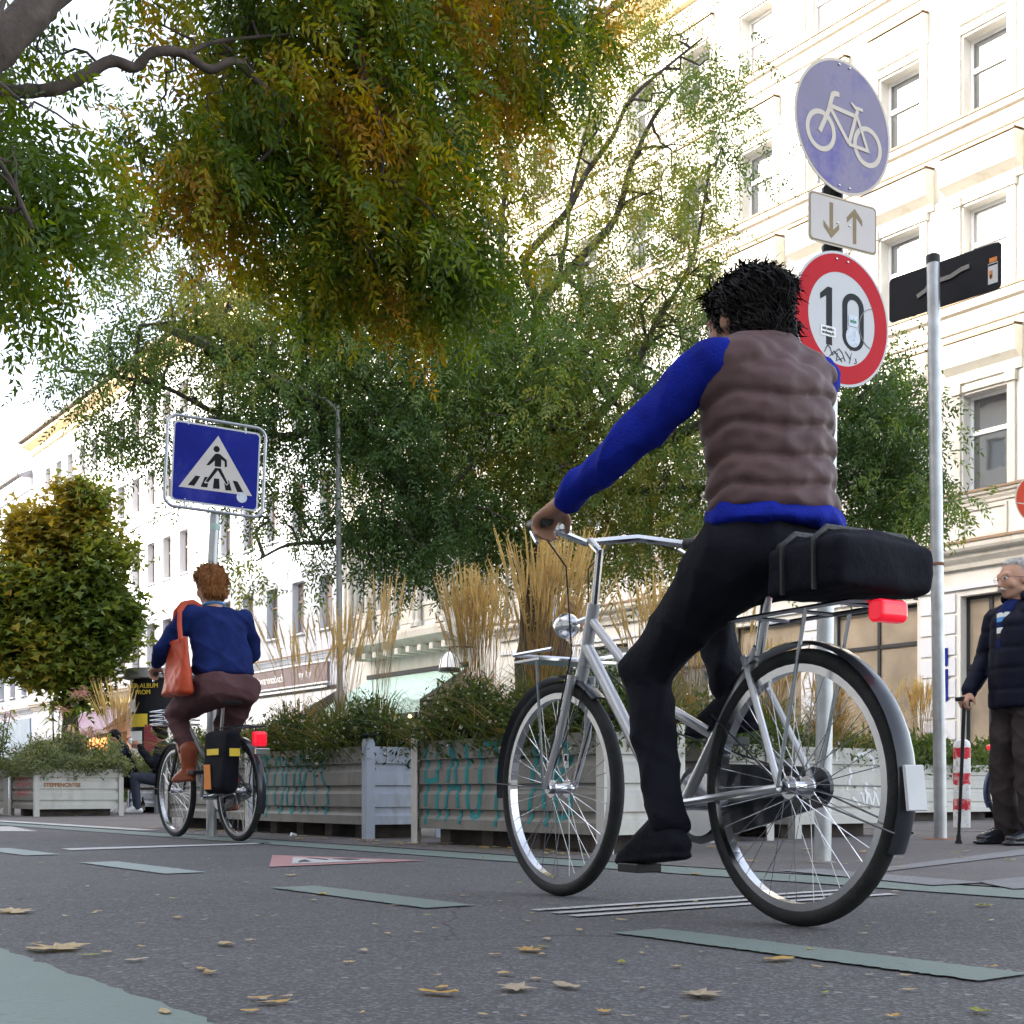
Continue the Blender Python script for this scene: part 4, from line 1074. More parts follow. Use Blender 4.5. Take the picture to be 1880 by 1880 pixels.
def planter(label, u, v, du, dv, mu='greysteel', mv='galvpaint', mpost=None, group='steel planter boxes'):  # by default the long sides' shade is put into a darker steel colour
    """corner nearest the viewer at (u,v); long side du along the street, dv across. local x = across, y = along"""
    t = thing('planter_box', label, 'planter', S(u, v), ROT, group)
    pp = panel_poly(); e = .045
    wt = .06
    # side facing the street (x = 0): outward is -x
    mb = MB(); mb.prism([(x+e*.3, z) for x, z in pp], e, du-e); obj('long_panel', mb, M[mu], t)
    mb = MB(); mb.prism([(dv-x-e*.3, z) for x, z in pp], e, du-e); obj('long_panel', mb, M[mu], t)
    for y0, sg in ((0,1),(du,-1)):
        mb = MB(); vs = []; q = [(x*sg+y0+e*.3*sg, z) for x, z in pp]; k = len(q)
        vs = [(e, a, z) for a, z in q]+[(dv-e, a, z) for a, z in q]
        fs = [tuple(range(k)), tuple(range(2*k-1,k-1,-1))]+[(i,i+k,(i+1)%k+k,(i+1)%k) for i in range(k)]
        mb.add(vs, fs); obj('short_panel', mb, M[mv], t)
    for x, y in ((0,0),(dv,0),(0,du),(dv,du)):
        sxn = 1 if x == 0 else -1; syn = 1 if y == 0 else -1; wd = .062; th = .006
        mb = MB()
        mb.prism([(x-sxn*.004, 0),(x+sxn*wd,0),(x+sxn*wd,ZT+.02),(x+sxn*wd*.75,ZT+.05),(x-sxn*.004,ZT+.05)], y-syn*.004, y+syn*th)
        vs = [(x-sxn*.003, y+syn*.0065, 0),(x-sxn*.003, y+syn*wd, 0),(x-sxn*.003, y+syn*wd, ZT+.02),(x-sxn*.003,y+syn*wd*.75,ZT+.05),(x-sxn*.003,y+syn*.0065,ZT+.05)]
        vs2 = [(a+sxn*th, b, c) for a,b,c in vs]
        mb.add(vs+vs2, [tuple(range(5)), tuple(range(9,4,-1))]+[(i,i+5,(i+1)%5+5,(i+1)%5) for i in range(5)])
        po = obj('corner_post', mb, M[mpost or mv], t)
        cp = MB(); cx = x+sxn*.035; cy = y+syn*.035
        cp.lathe([(.018,ZT+.045),(.02,ZT+.062),(.058,ZT+.068),(.062,ZT+.078),(.03,ZT+.086)], 14, c=(cx,cy)); obj('stacking_cup', cp, M['blackplastic'], po)
    mb = MB(); mb.box(.05,dv-.05,.05,du-.05,ZT-.10,ZT-.06); obj('soil', mb, M['soil'], t)
    mb = MB(); mb.box(.045,dv-.045,.045,du-.045,.105,.12)
    obj('floor_plate', mb, M['greysteel'], t)
    mb = MB(); n = max(2, int(du/.45))
    for i in range(n):
        y = .22+i*(du-.5)/max(1,n-1)
        mb.box(.10,dv-.10,y,y+.11,.002,.104)
    obj('support_block', mb, M['brick'], t)
    return t

PL = {}
PL['A'] = planter('grey planter box nearest the viewer with teal HAUT AB graffiti, right end pale', 5.08, 4.34, 1.84, .56)
PL['B'] = planter('planter box with teal TOURIS graffiti and a bluish short side, left of the nearest one', 7.72, 4.48, 1.84, .62, mv='bluesteel')
PL['C'] = planter('dark planter box half hidden behind the cyclist with the orange bag', 9.66, 4.52, 1.75, .62)
PL['D'] = planter('pale planter box with white spray graffiti behind the sign post', 6.02, 6.85, 1.6, 1.1, mu='galvpaint')
PL['E'] = planter('low pale planter box behind the leaning grey pole', 8.9, 11.2, 1.4, 2.6, mu='galvpaint')
PL['F'] = planter('pale planter box lettered STEPPENCROSS at the left', 17.45, 5.14, 1.15, 1.18)
PL['G'] = planter('pale planter box cut by the left edge of the picture', 18.9, 3.85, 1.2, 1.35)
PL['H'] = planter('bluish planter box seen through the wheel of the left cyclist', 19.3, 7.5, 1.2, 1.0, mv='bluesteel', mu='bluesteel')
PL['I'] = planter('far planter box between the striped bollard and the parked bicycle', 9.1, 14.3, 1.2, 1.9, mu='galvpaint')
PL['J'] = planter('grey planter box behind the legs of the rider', 5.9, 5.9, 1.3, .6, mu='greysteel')

def graffiti(pl, strokes, m, w, org, sc, side='u'):
    """strokes in units; side u: on the long face (x=0), reading left to right = decreasing y"""
    mb = MB()
    for k, st in enumerate(strokes):
        pts = []
        for a, b in zip(st, st[1:]):
            n = 26
            for i in range(n): pts.append((a[0]+(b[0]-a[0])*i/n, a[1]+(b[1]-a[1])*i/n))
        pts.append(st[-1])
        pts = [(p[0]*sc[0], org[1]+p[1]*sc[1]) for p in pts]
        mb.stroke(pts, w*random.uniform(.8,1.2), -.0006*(k%5)-.0022, -.0006*(k%5)-.0012, surf=lambda z: panel_prof(z))
    if side == 'u':   # stroke plane (x,z), y=depth(+inwards) -> local: x = depth, y = org - x
        vs = [(y+.0135, org[0]-x, z) for x, y, z in mb.v]
    else:             # short face y = 0: x across, depth -> y
        vs = [(org[0]+x, y+.0135, z) for x, y, z in mb.v]
    mb.v = vs
    return obj('graffiti', mb, m, pl)

LET = {
 'T': [[(-.1,1),(.75,1)],[(.35,1),(.38,.5),(.3,-.1)]],
 'O': [[(.35,1),(.1,.8),(.03,.4),(.12,.08),(.4,0),(.62,.25),(.66,.6),(.5,.95),(.3,1)]],
 'U': [[(.05,1),(.03,.4),(.15,.05),(.4,0),(.58,.2),(.62,1)]],
 'R': [[(.08,0),(.1,1),(.45,.98),(.58,.75),(.4,.52),(.12,.48)],[(.3,.5),(.62,-.02)]],
 'I': [[(.2,1),(.22,0)]],
 'S': [[(.6,.9),(.35,1),(.1,.8),(.2,.6),(.5,.45),(.6,.2),(.4,0),(.08,.1)]],
 'H': [[(.08,1),(.05,-.1)],[(.6,1.05),(.58,-.05)],[(.05,.5),(.6,.53)]],
 'A': [[(.02,-.05),(.3,1.05),(.42,.9),(.66,-.08)],[(.15,.42),(.55,.42)]],
 'B': [[(.08,0),(.1,1),(.48,.93),(.52,.7),(.15,.55),(.58,.42),(.6,.12),(.08,0)]]}
def word(s, sp=.95):
    out = []; x = 0
    for ch in s:
        if ch == ' ': x += sp*.7; continue
        for st in LET[ch]: out.append([(x+a, b) for a, b in st])
        x += sp*(.6 if ch == 'I' else 1)
    return out
graffiti(PL['A'], word('HAUT AB', .92), M['teal'], .030, (1.72,.17), (.245,.43))
graffiti(PL['B'], word('TOURIS', .9), M['teal'], .028, (1.64,.17), (.225,.42))
# white scribbles on the box behind the sign post
graffiti(PL['D'], [[(0,0),(.05,.5),(.25,.72),(.5,.75),(.72,.6),(.8,.25)],[(-.45,.5),(-.45,.9)],[(-.4,1.0),(-.38,1.08)],[(.2,-.25),(.5,-.15),(.9,-.3)],[(.55,-.17),(.5,-.75)],[(.35,-.4),(.45,-.8),(.6,-.45),(.7,-.85),(.8,-.4),(.92,-.8)],[(.05,-.55),(.3,-.8)],[(-.05,.0),(-.05,-.35)]], M['whitespray'], .022, (.60,.42), (.34,.24), 'v')
graffiti(PL['G'], [[(0,0),(.2,.3),(.3,0)]], M['redspray'], .012, (.6,.3), (.4,.4))
graffiti(PL['F'], [[(0,.5),(.2,.9),(.3,.45),(.5,.85),(.55,.5),(.8,.95),(.85,.55),(1.1,.9)],[(.1,1.2),(.5,1.1),(.9,1.25)],[(.5,1.1),(.45,1.5)],[(0,-.3),(.15,.2),(.2,-.35),(.35,.15),(.45,-.3),(.6,.2),(.65,-.3),(.85,.2),(.95,-.25)]], M['redspray'], .014, (.95,.32), (.65,.16))
text('STEPPENCR\u00d8SS', .07, PL['F'], M['rustprint'], (.36, .0105, .418), (PI/2,0,0), ext=.0015, bold=.002)
def sticker(pl, x, z, w, h, m, side='v', inner=None, txt=None):
    mb = MB()
    if side == 'v': mb.box(x,x+w,.008,.0125,z,z+h)
    else: mb.box(.008,.0125,x-w,x,z,z+h)
    s = obj('sticker', mb, M[m], pl)
    if inner:
        mb = MB()
        for a,b,c,d in inner:
            if side == 'v': mb.box(x+a*w,x+b*w,.0066,.0079,z+c*h,z+d*h)
            else: mb.box(.0066,.0079,x-b*w,x-a*w,z+c*h,z+d*h)
        obj('print', mb, M['white' if m != 'white' else 'black'], s)
sticker(PL['A'], .30, .445, .075, .075, 'redplastic', 'v', [(.08,.4,.7,.92),(.5,.92,.72,.9),(.08,.3,.4,.62),(.1,.4,.1,.3),(.45,.95,.05,.55)])
sticker(PL['A'], .89, .56, .075, .045, 'black', 'u', [(.08,.92,.6,.85),(.08,.92,.18,.42)])
sticker(PL['B'], .9, .56, .06, .04, 'black', 'u', [(.1,.9,.6,.82),(.1,.9,.2,.4)])
sticker(PL['A'], .34, .45, .035, .075, 'white', 'u', [(.2,.8,.5,.9)])

# ---------------------------------------------------------------- planting
def leafy(name, label, u, v, du, dv, h, n, mats, size, wts, parent=None, over=.10, z0=.53, flowers=0, fm='flower', spike=.3, nb=0):
    """mass of low foliage filling a planter box"""
    k = n//14; 
    cu = rng.uniform(-over,du+over,k); cv = rng.uniform(-over,dv+over,k)
    hh = h*(.55+.45*np.sin(cu*5.1+1)*np.sin(cv*4.3+2)+rng.uniform(0,.35,k)); 
    cz = z0+hh*rng.uniform(0,1,k)**.7
    edge = (cu<0)|(cv<0)|(cv>dv)|(cu>du); cz = np.where(edge, z0+rng.uniform(.04,.22,k), cz)
    cu = np.repeat(cu,14)+rng.normal(0,.04,k*14); cv = np.repeat(cv,14)+rng.normal(0,.04,k*14); cz = np.repeat(cz,14)+rng.normal(0,.04,k*14)
    W = np.stack([UX*(u+cu)+VX*(v+cv), UY*(u+cu)+VY*(v+cv), cz],1)
    n = len(W)
    A = norm(rng.normal(size=(n,3))+np.array([0,0,spike*2])); Bv = norm(np.cross(A, rng.normal(size=(n,3))))
    s = size*(1+rng.uniform(-.5,.6,(n,1)))
    V = np.stack([W, W+A*s*.5+Bv*s*.17, W+A*s, W+A*s*.5-Bv*s*.17],1).reshape(-1,3)
    mi = rng.choice(len(wts), n, p=np.array(wts)/sum(wts))
    ms = [M[m] for m in mats]
    if flowers:
        f = flowers; idx = rng.integers(0,n,f)
        c = W[idx]+np.stack([rng.normal(0,.02,f),rng.normal(0,.02,f),rng.uniform(.0,.08,f)],1)
        a = norm(rng.normal(size=(f,3))); b = norm(np.cross(a,rng.normal(size=(f,3)))); fs = .007*(1+rng.random((f,1)))
        V = np.concatenate([V, np.stack([c-a*fs,c+b*fs,c+a*fs,c-b*fs],1).reshape(-1,3)])
        mi = np.concatenate([mi, np.full(f,len(ms))]); ms = ms+[M[fm]]
    if nb:
        bu = rng.uniform(0,du,nb); bv = rng.uniform(0,dv,nb); b = np.stack([UX*(u+bu)+VX*(v+bv), UY*(u+bu)+VY*(v+bv), np.full(nb,z0)],1)
        L_ = rng.uniform(.22,.62,(nb,1)); d = norm(rng.normal(size=(nb,3))*np.array([.45,.45,0])+np.array([0,0,1])); o_ = norm(d*np.array([1,1,0])+1e-6); s_ = norm(np.cross(d,rng.normal(size=(nb,3))))*.0022
        q = [b+d*L_*t+o_*L_*.45*t*t-np.array([0,0,1])*L_*.30*t**3 for t in (0,.35,.65,.88,1)]; w = (1,1,.8,.5,.05)
        Vb = np.concatenate([np.stack([q[i]-s_*w[i],q[i]+s_*w[i],q[i+1]+s_*w[i+1],q[i+1]-s_*w[i+1]],1).reshape(-1,3) for i in range(4)])
        V = np.concatenate([V,Vb]); ms = ms+[M['blade'],M['stalk']]; mi = np.concatenate([mi, np.tile(np.where(rng.random(nb)<.75,len(ms)-2,len(ms)-1),4)])
    o = mesh_np(name, V, np.arange(len(V)).reshape(-1,4), ms, mi, parent)
    return tag(o, label, 'planting', kind='stuff')
SM = ['shrub_d','shrub_m','blade']
leafy('flowering_plants', 'dark green plants with tiny white flowers in the nearest grey planter box', 5.08, 4.34, 1.84, .56, .40, 42000, SM, .034, [5,3.5,2.5], over=-.01, flowers=1500, nb=1500)
leafy('flowering_plants', 'dark green plants with tiny white flowers in the box marked TOURIS', 7.72, 4.48, 1.84, .62, .36, 40000, SM, .034, [5,3.5,2.5], over=-.01, flowers=1500, nb=1500)
leafy('flowering_plants', 'green plants in the box behind the cyclist with the orange bag', 9.66, 4.52, 1.75, .62, .30, 22000, SM, .034, [4,4,2], over=-.01, flowers=500, nb=900)
leafy('flowering_plants', 'sparse green plants in the box with white graffiti', 6.02, 6.85, 1.6, 1.1, .22, 12000, SM, .036, [3,3,3], flowers=60, nb=1100, over=.0)
leafy('leafy_plants', 'bright green leafy plants in the low box behind the leaning grey pole', 8.9, 11.2, 1.4, 2.6, .36, 13000, ['shrub_m','shrub_m','blade'], .075, [4,4,1])
leafy('leafy_plants', 'bushy grey green plants in the box lettered STEPPENCROSS', 17.45, 5.14, 1.15, 1.18, .50, 30000, ['shrub_g','shrub_g','shrub_m'], .045, [5,3,2], over=.07, flowers=250, fm='pinkflower')
leafy('leafy_plants', 'green plants with red blossoms in the box cut by the left edge', 18.9, 3.85, 1.2, 1.35, .62, 22000, ['shrub_m','shrub_g','shrub_d'], .045, [5,2,3], over=.07, flowers=250, fm='pinkflower')
leafy('leafy_plants', 'grey green plants in the bluish box behind the left cyclist', 19.3, 7.5, 1.2, 1.0, .40, 8000, ['shrub_g','shrub_m'], .07, [5,3])
leafy('leafy_plants', 'green plants in the far box beside the striped bollard', 9.1, 14.3, 1.2, 1.9, .40, 8000, ['shrub_m','shrub_m','blade'], .075, [4,4,1])
leafy('leafy_plants', 'dark green plants in the box behind the legs of the rider', 5.9, 5.9, 1.3, .6, .35, 12000, SM, .036, [4,3,2], flowers=200)
for lab, u, v, du, dv, h in [('hedge of potted plants in front of the café under the white awning', 38, 15.5, 9, 1.2, 1.2), ('hedge of potted plants in front of the shops under the mint awning', 28.5, 15.0, 7, 1.0, 1.2)]:
    leafy('leafy_plants', lab, u, v, du, dv, h, 12000, ['shrub_d','shrub_m'], .16, [5,3], z0=.05)

def grass_clump(label, pos, z0, hp, n, spread, plume=.24, lean=(0,0), nbl=300, hb=.62, group='tall ornamental grasses'):
    t = thing('ornamental_grass', label, 'grass clump', pos, random.uniform(0,6), group)
    lean = Vector((lean[0], lean[1], 0)); lean.rotate(Matrix.Rotation(-t.rotation_euler.z, 3, 'Z'))
    a = rng.uniform(0,2*PI,n); rr = rng.uniform(0,1,n)**.8*spread*1.35; n_=n
    H = hp*(1-.30*rng.random(n)**1.5); b0 = np.stack([np.cos(a)*.07*rr/spread,np.sin(a)*.07*rr/spread,np.full(n,z0)],1)
    tip = np.stack([np.cos(a)*rr+lean.x+rng.normal(0,.02,n), np.sin(a)*rr+lean.y+rng.normal(0,.02,n), z0+H],1)
    wob = rng.normal(0,.022,(n,2))
    def pt(t_): 
        q = b0*(1-t_)+tip*t_; q[:,:2] = b0[:,:2]+(tip[:,:2]-b0[:,:2])*t_**1.8+wob*math.sin(t_*PI*1.3); return q
    def ribs(ts, ws, crossed=True):
        V=[];Q=[];o=0
        for ang in ((0,PI/2) if crossed else (0,)):
            s = np.stack([np.cos(a+ang+.6),np.sin(a+ang+.6),np.zeros(n)],1)
            for (t0,t1),(w0,w1) in zip(zip(ts,ts[1:]),zip(ws,ws[1:])):
                p0=pt(t0);p1=pt(t1)
                V.append(np.stack([p0-s*w0,p0+s*w0,p1+s*w1,p1-s*w1],1))
        V = np.concatenate(V).reshape(-1,3); return V, np.arange(len(V)).reshape(-1,4)
    V,Q = ribs([0,.15,.3,.45,.6,.8],[.0016,.0015,.0014,.0013,.0012,.0011]); mesh_np('stalks', V, Q, [M['stalk']], None, t)
    p0 = 1-plume/hp
    V,Q = ribs([p0,p0+(1-p0)*.2,p0+(1-p0)*.45,p0+(1-p0)*.75,1.0],[.0012,.0052,.0066,.0040,.0004]); 
    # ragged seed hairs
    k = 11; C = []; 
    for j in range(k):
        tt = p0+(1-p0)*(j+.5)/k; C.append(pt(tt))
    C = np.concatenate(C); m = len(C); d = norm(rng.normal(size=(m,3))*.65+np.array([0,0,1.0])); s = norm(np.cross(d,rng.normal(size=(m,3))))
    l = .030; V2 = np.stack([C, C+d*l*.4+s*.005, C+d*l+s*.006, C+d*l*.4-s*.001],1).reshape(-1,3)
    V = np.concatenate([V,V2]); mesh_np('plumes', V, np.arange(len(V)).reshape(-1,4), [M['plume']], None, t)
    # basal blades, arching out
    a = rng.uniform(0,2*PI,nbl); n2 = nbl; out = rng.uniform(.1,.42,n2)*hb/.55; hh = rng.uniform(.3,1,n2)*hb
    s = np.stack([-np.sin(a),np.cos(a),np.zeros(n2)],1)*.0032; V=[]
    ts = [0,.3,.55,.8,1.0]; pp=[]
    for q in ts: pp.append(np.stack([np.cos(a)*(out*q**1.3+.04),np.sin(a)*(out*q**1.3+.04),z0+hh*(1.6*q-.9*q*q*q)],1))
    ws=[1,1,.9,.6,.05]
    for i in range(4): V.append(np.stack([pp[i]-s*ws[i],pp[i]+s*ws[i],pp[i+1]+s*ws[i+1],pp[i+1]-s*ws[i+1]],1))
    V = np.concatenate(V).reshape(-1,3); mesh_np('blades', V, np.arange(len(V)).reshape(-1,4), [M['blade'] if random.random()<.7 else M['stalk']], None, t)
    return t
z = .55
def gc(label, u, v, hp, n, sp, lean=(0,0), **k): grass_clump(label, S(u,v,0), z, hp, int(n*1.25), sp, lean=lean, **k)
gc('airy grass clump in the TOURIS box, left', 9.25, 4.75, 1.18, 26, .42, (-.05,0), plume=.26)
gc('thick straw coloured grass clump in the TOURIS box', 8.75, 4.85, 1.25, 40, .26, (.03,0), plume=.28)
gc('grass clump with wispy stems at the right end of the TOURIS box', 8.1, 4.8, 1.35, 24, .24, (.04,0), plume=.26)
gc('dense upright grass clump in front of the tree trunk', 6.75, 4.72, 1.22, 95, .20, (-.02,0), plume=.30)
gc('tallest fan of tan plumes beside the tree trunk', 5.95, 4.62, 1.30, 110, .30, (.06,0), plume=.30)
gc('smaller grass clump in the box behind the legs of the rider', 6.4, 6.2, 1.05, 70, .24, (0,0), plume=.22)
gc('grass clump left of the thigh of the rider', 5.75, 5.3, 1.10, 50, .22, (0,0), plume=.26)
gc('grass clump in the white graffiti box, right of the sign post', 6.7, 7.35, .92, 80, .24, (.05,0), plume=.22)
gc('loose grass clump in the white graffiti box, beside its right post', 6.5, 7.75, .80, 45, .20, (.05,0), plume=.2)
gc('tall grass with few plumes just right of the sign post', 6.75, 6.95, 1.5, 26, .16, (.05,0), plume=.24)
gc('upright grass clump behind the striped bollard', 9.5, 13.0, 1.15, 75, .20, (0,0), plume=.26)
gc('pale grass clump behind the leaning grey pole', 9.6, 12.3, 1.1, 50, .24, (0,0), plume=.26)
gc('grass clump in front of the advertising column', 19.6, 7.0, 1.55, 60, .35, (0,0), plume=.5)

# reed-like plants at the left with pink seed heads
def reed(label, pos, h, n, group='reeds at the left'):
    t = thing('reed_plant', label, 'plant', pos, 0, group)
    mb = MB(); lv = MB(); fl = MB()
    for i in range(n):
        a = random.uniform(0,6.28); r = random.uniform(.05,.35); H = h*random.uniform(.7,1)
        top = Vector((math.cos(a)*r+.2*random.random(), math.sin(a)*r, .6+H))
        pts = bez((math.cos(a)*.08,math.sin(a)*.08,.5), top, .05, 5, .01)
        mb.tube(pts, .006, 5)
        for k in range(14):
            q = pts[1+k%5]; b = random.uniform(0,6.28); l = random.uniform(.18,.34)
            d = Vector((math.cos(b),math.sin(b),-.55)).normalized(); s = d.cross(Vector((0,0,1))).normalized()*.014
            lv.add([q, q+d*l*.4+s+Vector((0,0,.04)), q+d*l, q+d*l*.4-s+Vector((0,0,.04))], [(0,1,2,3)])
        if i % 3 == 0:
            for k in range(50):
                q = top+Vector((random.gauss(0,.06),random.gauss(0,.06),random.gauss(0,.05))); d = Vector((random.gauss(.5,.5),random.gauss(0,.5),random.gauss(-.2,.4))).normalized()*.07; s = d.orthogonal().normalized()*.006
                fl.add([q,q+d*.5+s,q+d,q+d*.5-s],[(0,1,2,3)])
    obj('stems', mb, M['shrub_m'], t); obj('leaves', lv, M['ash_m'], t); obj('seed_heads', fl, M['pinkflower'], t)
    return t
reed('tall green reed with pink seed head, in front of the round maple', S(18.3,5.7), 1.2, 9)
reed('drooping green reed nearest the left edge', S(19.4,5.1), 1.0, 7)
reed('short reed with arching leaves in front of the café lamps', S(18.2,6.1), .65, 7)
# ---------------------------------------------------------------- signs and posts
def rrect(w, h, r, n=6):
    o = []
    for cx, cz, a0 in ((w/2-r,h/2-r,0),(-w/2+r,h/2-r,90),(-w/2+r,-h/2+r,180),(w/2-r,-h/2+r,270)):
        for i in range(n+1):
            a = math.radians(a0+90*i/n); o.append((cx+r*math.cos(a), cz+r*math.sin(a)))
    return o
def plate(name, mb, m, parent, loc=None, rot=None):
    o = obj(name, mb, m, parent)
    if loc is not None: o.location = loc
    if rot is not None: o.rotation_euler = rot
    return o
def rivets(parent, pts, y=-.004, r=.006):
    mb = MB()
    for x, z in pts: mb.ball((x,y,z), (r,r*.6,r), 8)
    obj('rivet', mb, M['chrome'], parent, smooth=True)

# --- front post: cycle sign, arrows, speed limit
pb = G(1510,1585)
t = thing('sign_post', 'galvanised post carrying a round cycle sign, an arrow plate and a red ringed 10 sign', 'traffic sign', pb)
k42 = math.radians(32)
mb = MB(); mb.tube([(0,0,-.05),(.012,0,1.0),(.045,0,3.08),(.05,0,3.55)], .038, 20); obj('pole', mb, M['galv'], t, smooth=True)
mb = MB(); mb.lathe([(.06,0),(.062,.006),(.045,.012)],20); obj('base_collar', mb, M['greysteel'], t)
def zpx(y): return CAMH+(1455-y)/F*pb.y
fx, fy = .0668*.75, -.0743*.75
xs = P(1543,245,pb.y).x-pb.x
# round cycle sign
c = MB(); c.disc(0,0,.30,0,.003,56); s1 = plate('cycle_sign', c, M['signcream'], t, (xs+.0,fy,zpx(245)), (0,0,k42))
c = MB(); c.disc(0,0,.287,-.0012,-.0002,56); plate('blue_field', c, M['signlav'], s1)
c = MB(); W = .0225; y0, y1 = -.0026, -.0014
fw = (-.143,-.052); rw = (.150,-.052)
c.ring(*fw,.070,.092,y0,y1,40); c.ring(*rw,.070,.092,y0-.0003,y1-.0003,40)
bb = (.030,-.066); hd = (-.082,.062); st = (.076,.072)
c.stroke([(-.150,-.058),(-.095,.05),(-.078,.105),(-.070,.126),(-.055,.134),(-.030,.135)], W, y0-.0006,y1-.0006)
c.stroke([(-.084,.060),bb], W*.85, y0-.0009,y1-.0009)
c.stroke([(-.088,.072),(.078,.066)], W*.85, y0-.0012,y1-.0012)
c.stroke([bb,(.085,.098)], W*.85, y0-.0015,y1-.0015)
c.stroke([(.078,.074),(.150,-.070),(.028,-.070)], W*.7, y0-.0018,y1-.0018)
c.prism([(.040,.117),(.047,.124),(.072,.112),(.118,.112),(.118,.098),(.066,.096)], y0-.0021,y1-.0021)
plate('cycle_symbol', c, M['signcream'], s1)
rivets(s1, [(-.03,.272),(.035,.272),(-.03,-.268),(.035,-.268)])
# arrow plate
xa = P(1542,419,pb.y).x-pb.x
c = MB(); c.prism(rrect(.40,.222,.022),0,.003); s2 = plate('arrow_plate', c, M['signcream'], t, (xa,fy,zpx(420)), (0,0,math.radians(28)))
c = MB(); c.prism(rrect(.388,.210,.019),-.0010,-.0002); plate('border_line', c, M['goldprint'], s2)
c = MB(); c.prism(rrect(.376,.198,.016),-.0020,-.0012); plate('white_field', c, M['signcream2'], s2)
c = MB()
c.stroke([(-.070,.078),(-.070,-.055)],.020,-.0030,-.0022); c.prism([(-.115,-.010),(-.115,-.034),(-.070,-.080),(-.025,-.034),(-.025,-.010),(-.070,-.052)],-.0034,-.0026); plate('arrow', c, M['goldprint'], s2); c = MB()
c.stroke([(.066,-.080),(.066,.052)],.020,-.0030,-.0022); c.prism([(.021,.008),(.021,.032),(.066,.078),(.111,.032),(.111,.008),(.066,.050)],-.0034,-.0026)
plate('arrow', c, M['goldprint'], s2); rivets(s2, [(-.035,-.005),(.035,-.005)])
# 10 sign
x10 = P(1539,595,pb.y).x-pb.x
c = MB(); c.disc(0,0,.30,0,.003,56); s3 = plate('speed_sign', c, M['signwhite'], t, (x10,fy-.01,zpx(596)), (0,0,k42))
c = MB(); c.ring(0,0,.208,.288,-.0012,-.0002,64); plate('red_ring', c, M['red'], s3)
c = MB(); y0,y1=-.0012,-.0003
c.prism([(-.098,-.128),(-.062,-.128),(-.062,.128),(-.090,.128),(-.135,.092),(-.135,.066),(-.098,.088)],y0,y1)
o_=[];i_=[]
for i in range(48):
    a=2*PI*i/48; cx,cz=math.cos(a),math.sin(a)
    zz=.066 if cz>=0 else -.066
    o_.append((.070+.068*cx, zz+.062*cz)); i_.append((.070+.037*cx, zz+.034*cz))
vs=[(x,y0,z) for x,z in o_]+[(x,y0,z) for x,z in i_]+[(x,y1,z) for x,z in o_]+[(x,y1,z) for x,z in i_]
c.add(vs,[(i,(i+1)%48,48+(i+1)%48,48+i) for i in range(48)]+[(96+i,144+i,144+(i+1)%48,96+(i+1)%48) for i in range(48)]+[(i,96+i,96+(i+1)%48,(i+1)%48) for i in range(48)])
plate('numerals', c, M['black'], s3)
rivets(s3, [(-.035,.262),(.035,.262)])
c = MB(); c.disc(.068,-.068,.045,-.0024,-.0016,28); c.box(.040,.098,-.0024,-.0016,-.02,.03); plate('round_sticker', c, M['speckle'], s3)
c = MB(); c.box(.05,.088,-.0034,-.0026,-.004,.008); plate('green_print', c, M['stickgreen'], s3)
c = MB(); c.box(-.134,-.040,-.0022,-.0014,-.092,-.046); l_=plate('sticker', c, M['white'], s3)
text('unbezahlte-\nwerbung.de', .0185, l_, M['black'], (-.087,-.0026,-.068), (PI/2,0,0), ext=.0004, sx=.85, bold=.0006)
c = MB()
for q in [[(-.11,-.165),(-.09,-.13),(-.075,-.14),(-.06,-.17),(-.02,-.135),(.0,-.15),(.02,-.185)],[(-.08,-.18),(-.05,-.15),(.0,-.19)],[(.02,-.14),(.05,-.17),(.06,-.14),(.045,-.19)],[(.085,-.16),(.09,-.18),(.075,-.185)],[(-.03,-.155),(-.035,-.19),(.01,-.17)],[(.05,-.12),(.055,-.13)]]:
    c.stroke(q,.0035,-.0022,-.0014)
plate('pen_scribble', c, M['black'], s3)
c = MB(); c.ring(.20,-.01,.09,.094,-.0022,-.0014,30,a0=math.radians(95),a1=math.radians(255)); plate('scratch', c, M['greysteel'], s3)
mb = MB()
pass
for zz in (zpx(357), zpx(464), zpx(690)):
    mb = MB(); mb.lathe([(.045,zz-.03),(.048,zz-.028),(.048,zz+.028),(.045,zz+.03)], 16, c=(.045,0)); obj('clamp', mb, M['blackplastic'], t)
c = MB(); c.ring(0,0,.0385,.0392,-.07,.07,20,a0=math.radians(200),a1=math.radians(330))
st_=[(x,z,y) for x,y,z in c.v]; c.v=st_; s4=plate('sticker', c, M['black'], t, (.0216,0,zpx(1020))); 
text('HEY\nNA!', .045, s4, M['white'], (-.004,-.0405,.0), (PI/2,0,0), ext=.0006, sx=.8, bold=.001, shear=.2)

# --- leaning pole with the back of a board
pb2 = G(1727,1542)
t = thing('sign_post', 'tall leaning grey pole with the black back of an oblong board', 'traffic sign', pb2)
top2 = CAMH+(1455-470)/F*pb2.y
mb = MB(); mb.tube([(0,0,-.03),(-.052,0,top2)], .0425, 22); po = obj('pole', mb, M['galv'], t, smooth=True)
mb = MB(); mb.lathe([(.046,top2-.05),(.047,top2),(.03,top2+.012),(.004,top2+.014)], 20, c=(-.052,0)); obj('cap', mb, M['blackplastic'], po)
mb = MB(); mb.lathe([(.12,0.002),(.11,.008),(.05,.012)], 18); mb.lathe([(.047,1.85),(.049,1.855),(.049,1.86),(.047,1.87)],16,c=(-.027,0)); obj('base_collar', mb, M['rust'], po)
ab = math.radians(-50)
c = MB(); c.prism(rrect(.86,.315,.035),0,.004); bd = plate('board', c, M['signback'], t, (2.935-pb2.x+.03,.16,3.82), (0,0,ab))
c = MB(); c.prism(rrect(.85,.305,.032),.0042,.0052); plate('white_face', c, M['signwhite'], bd)
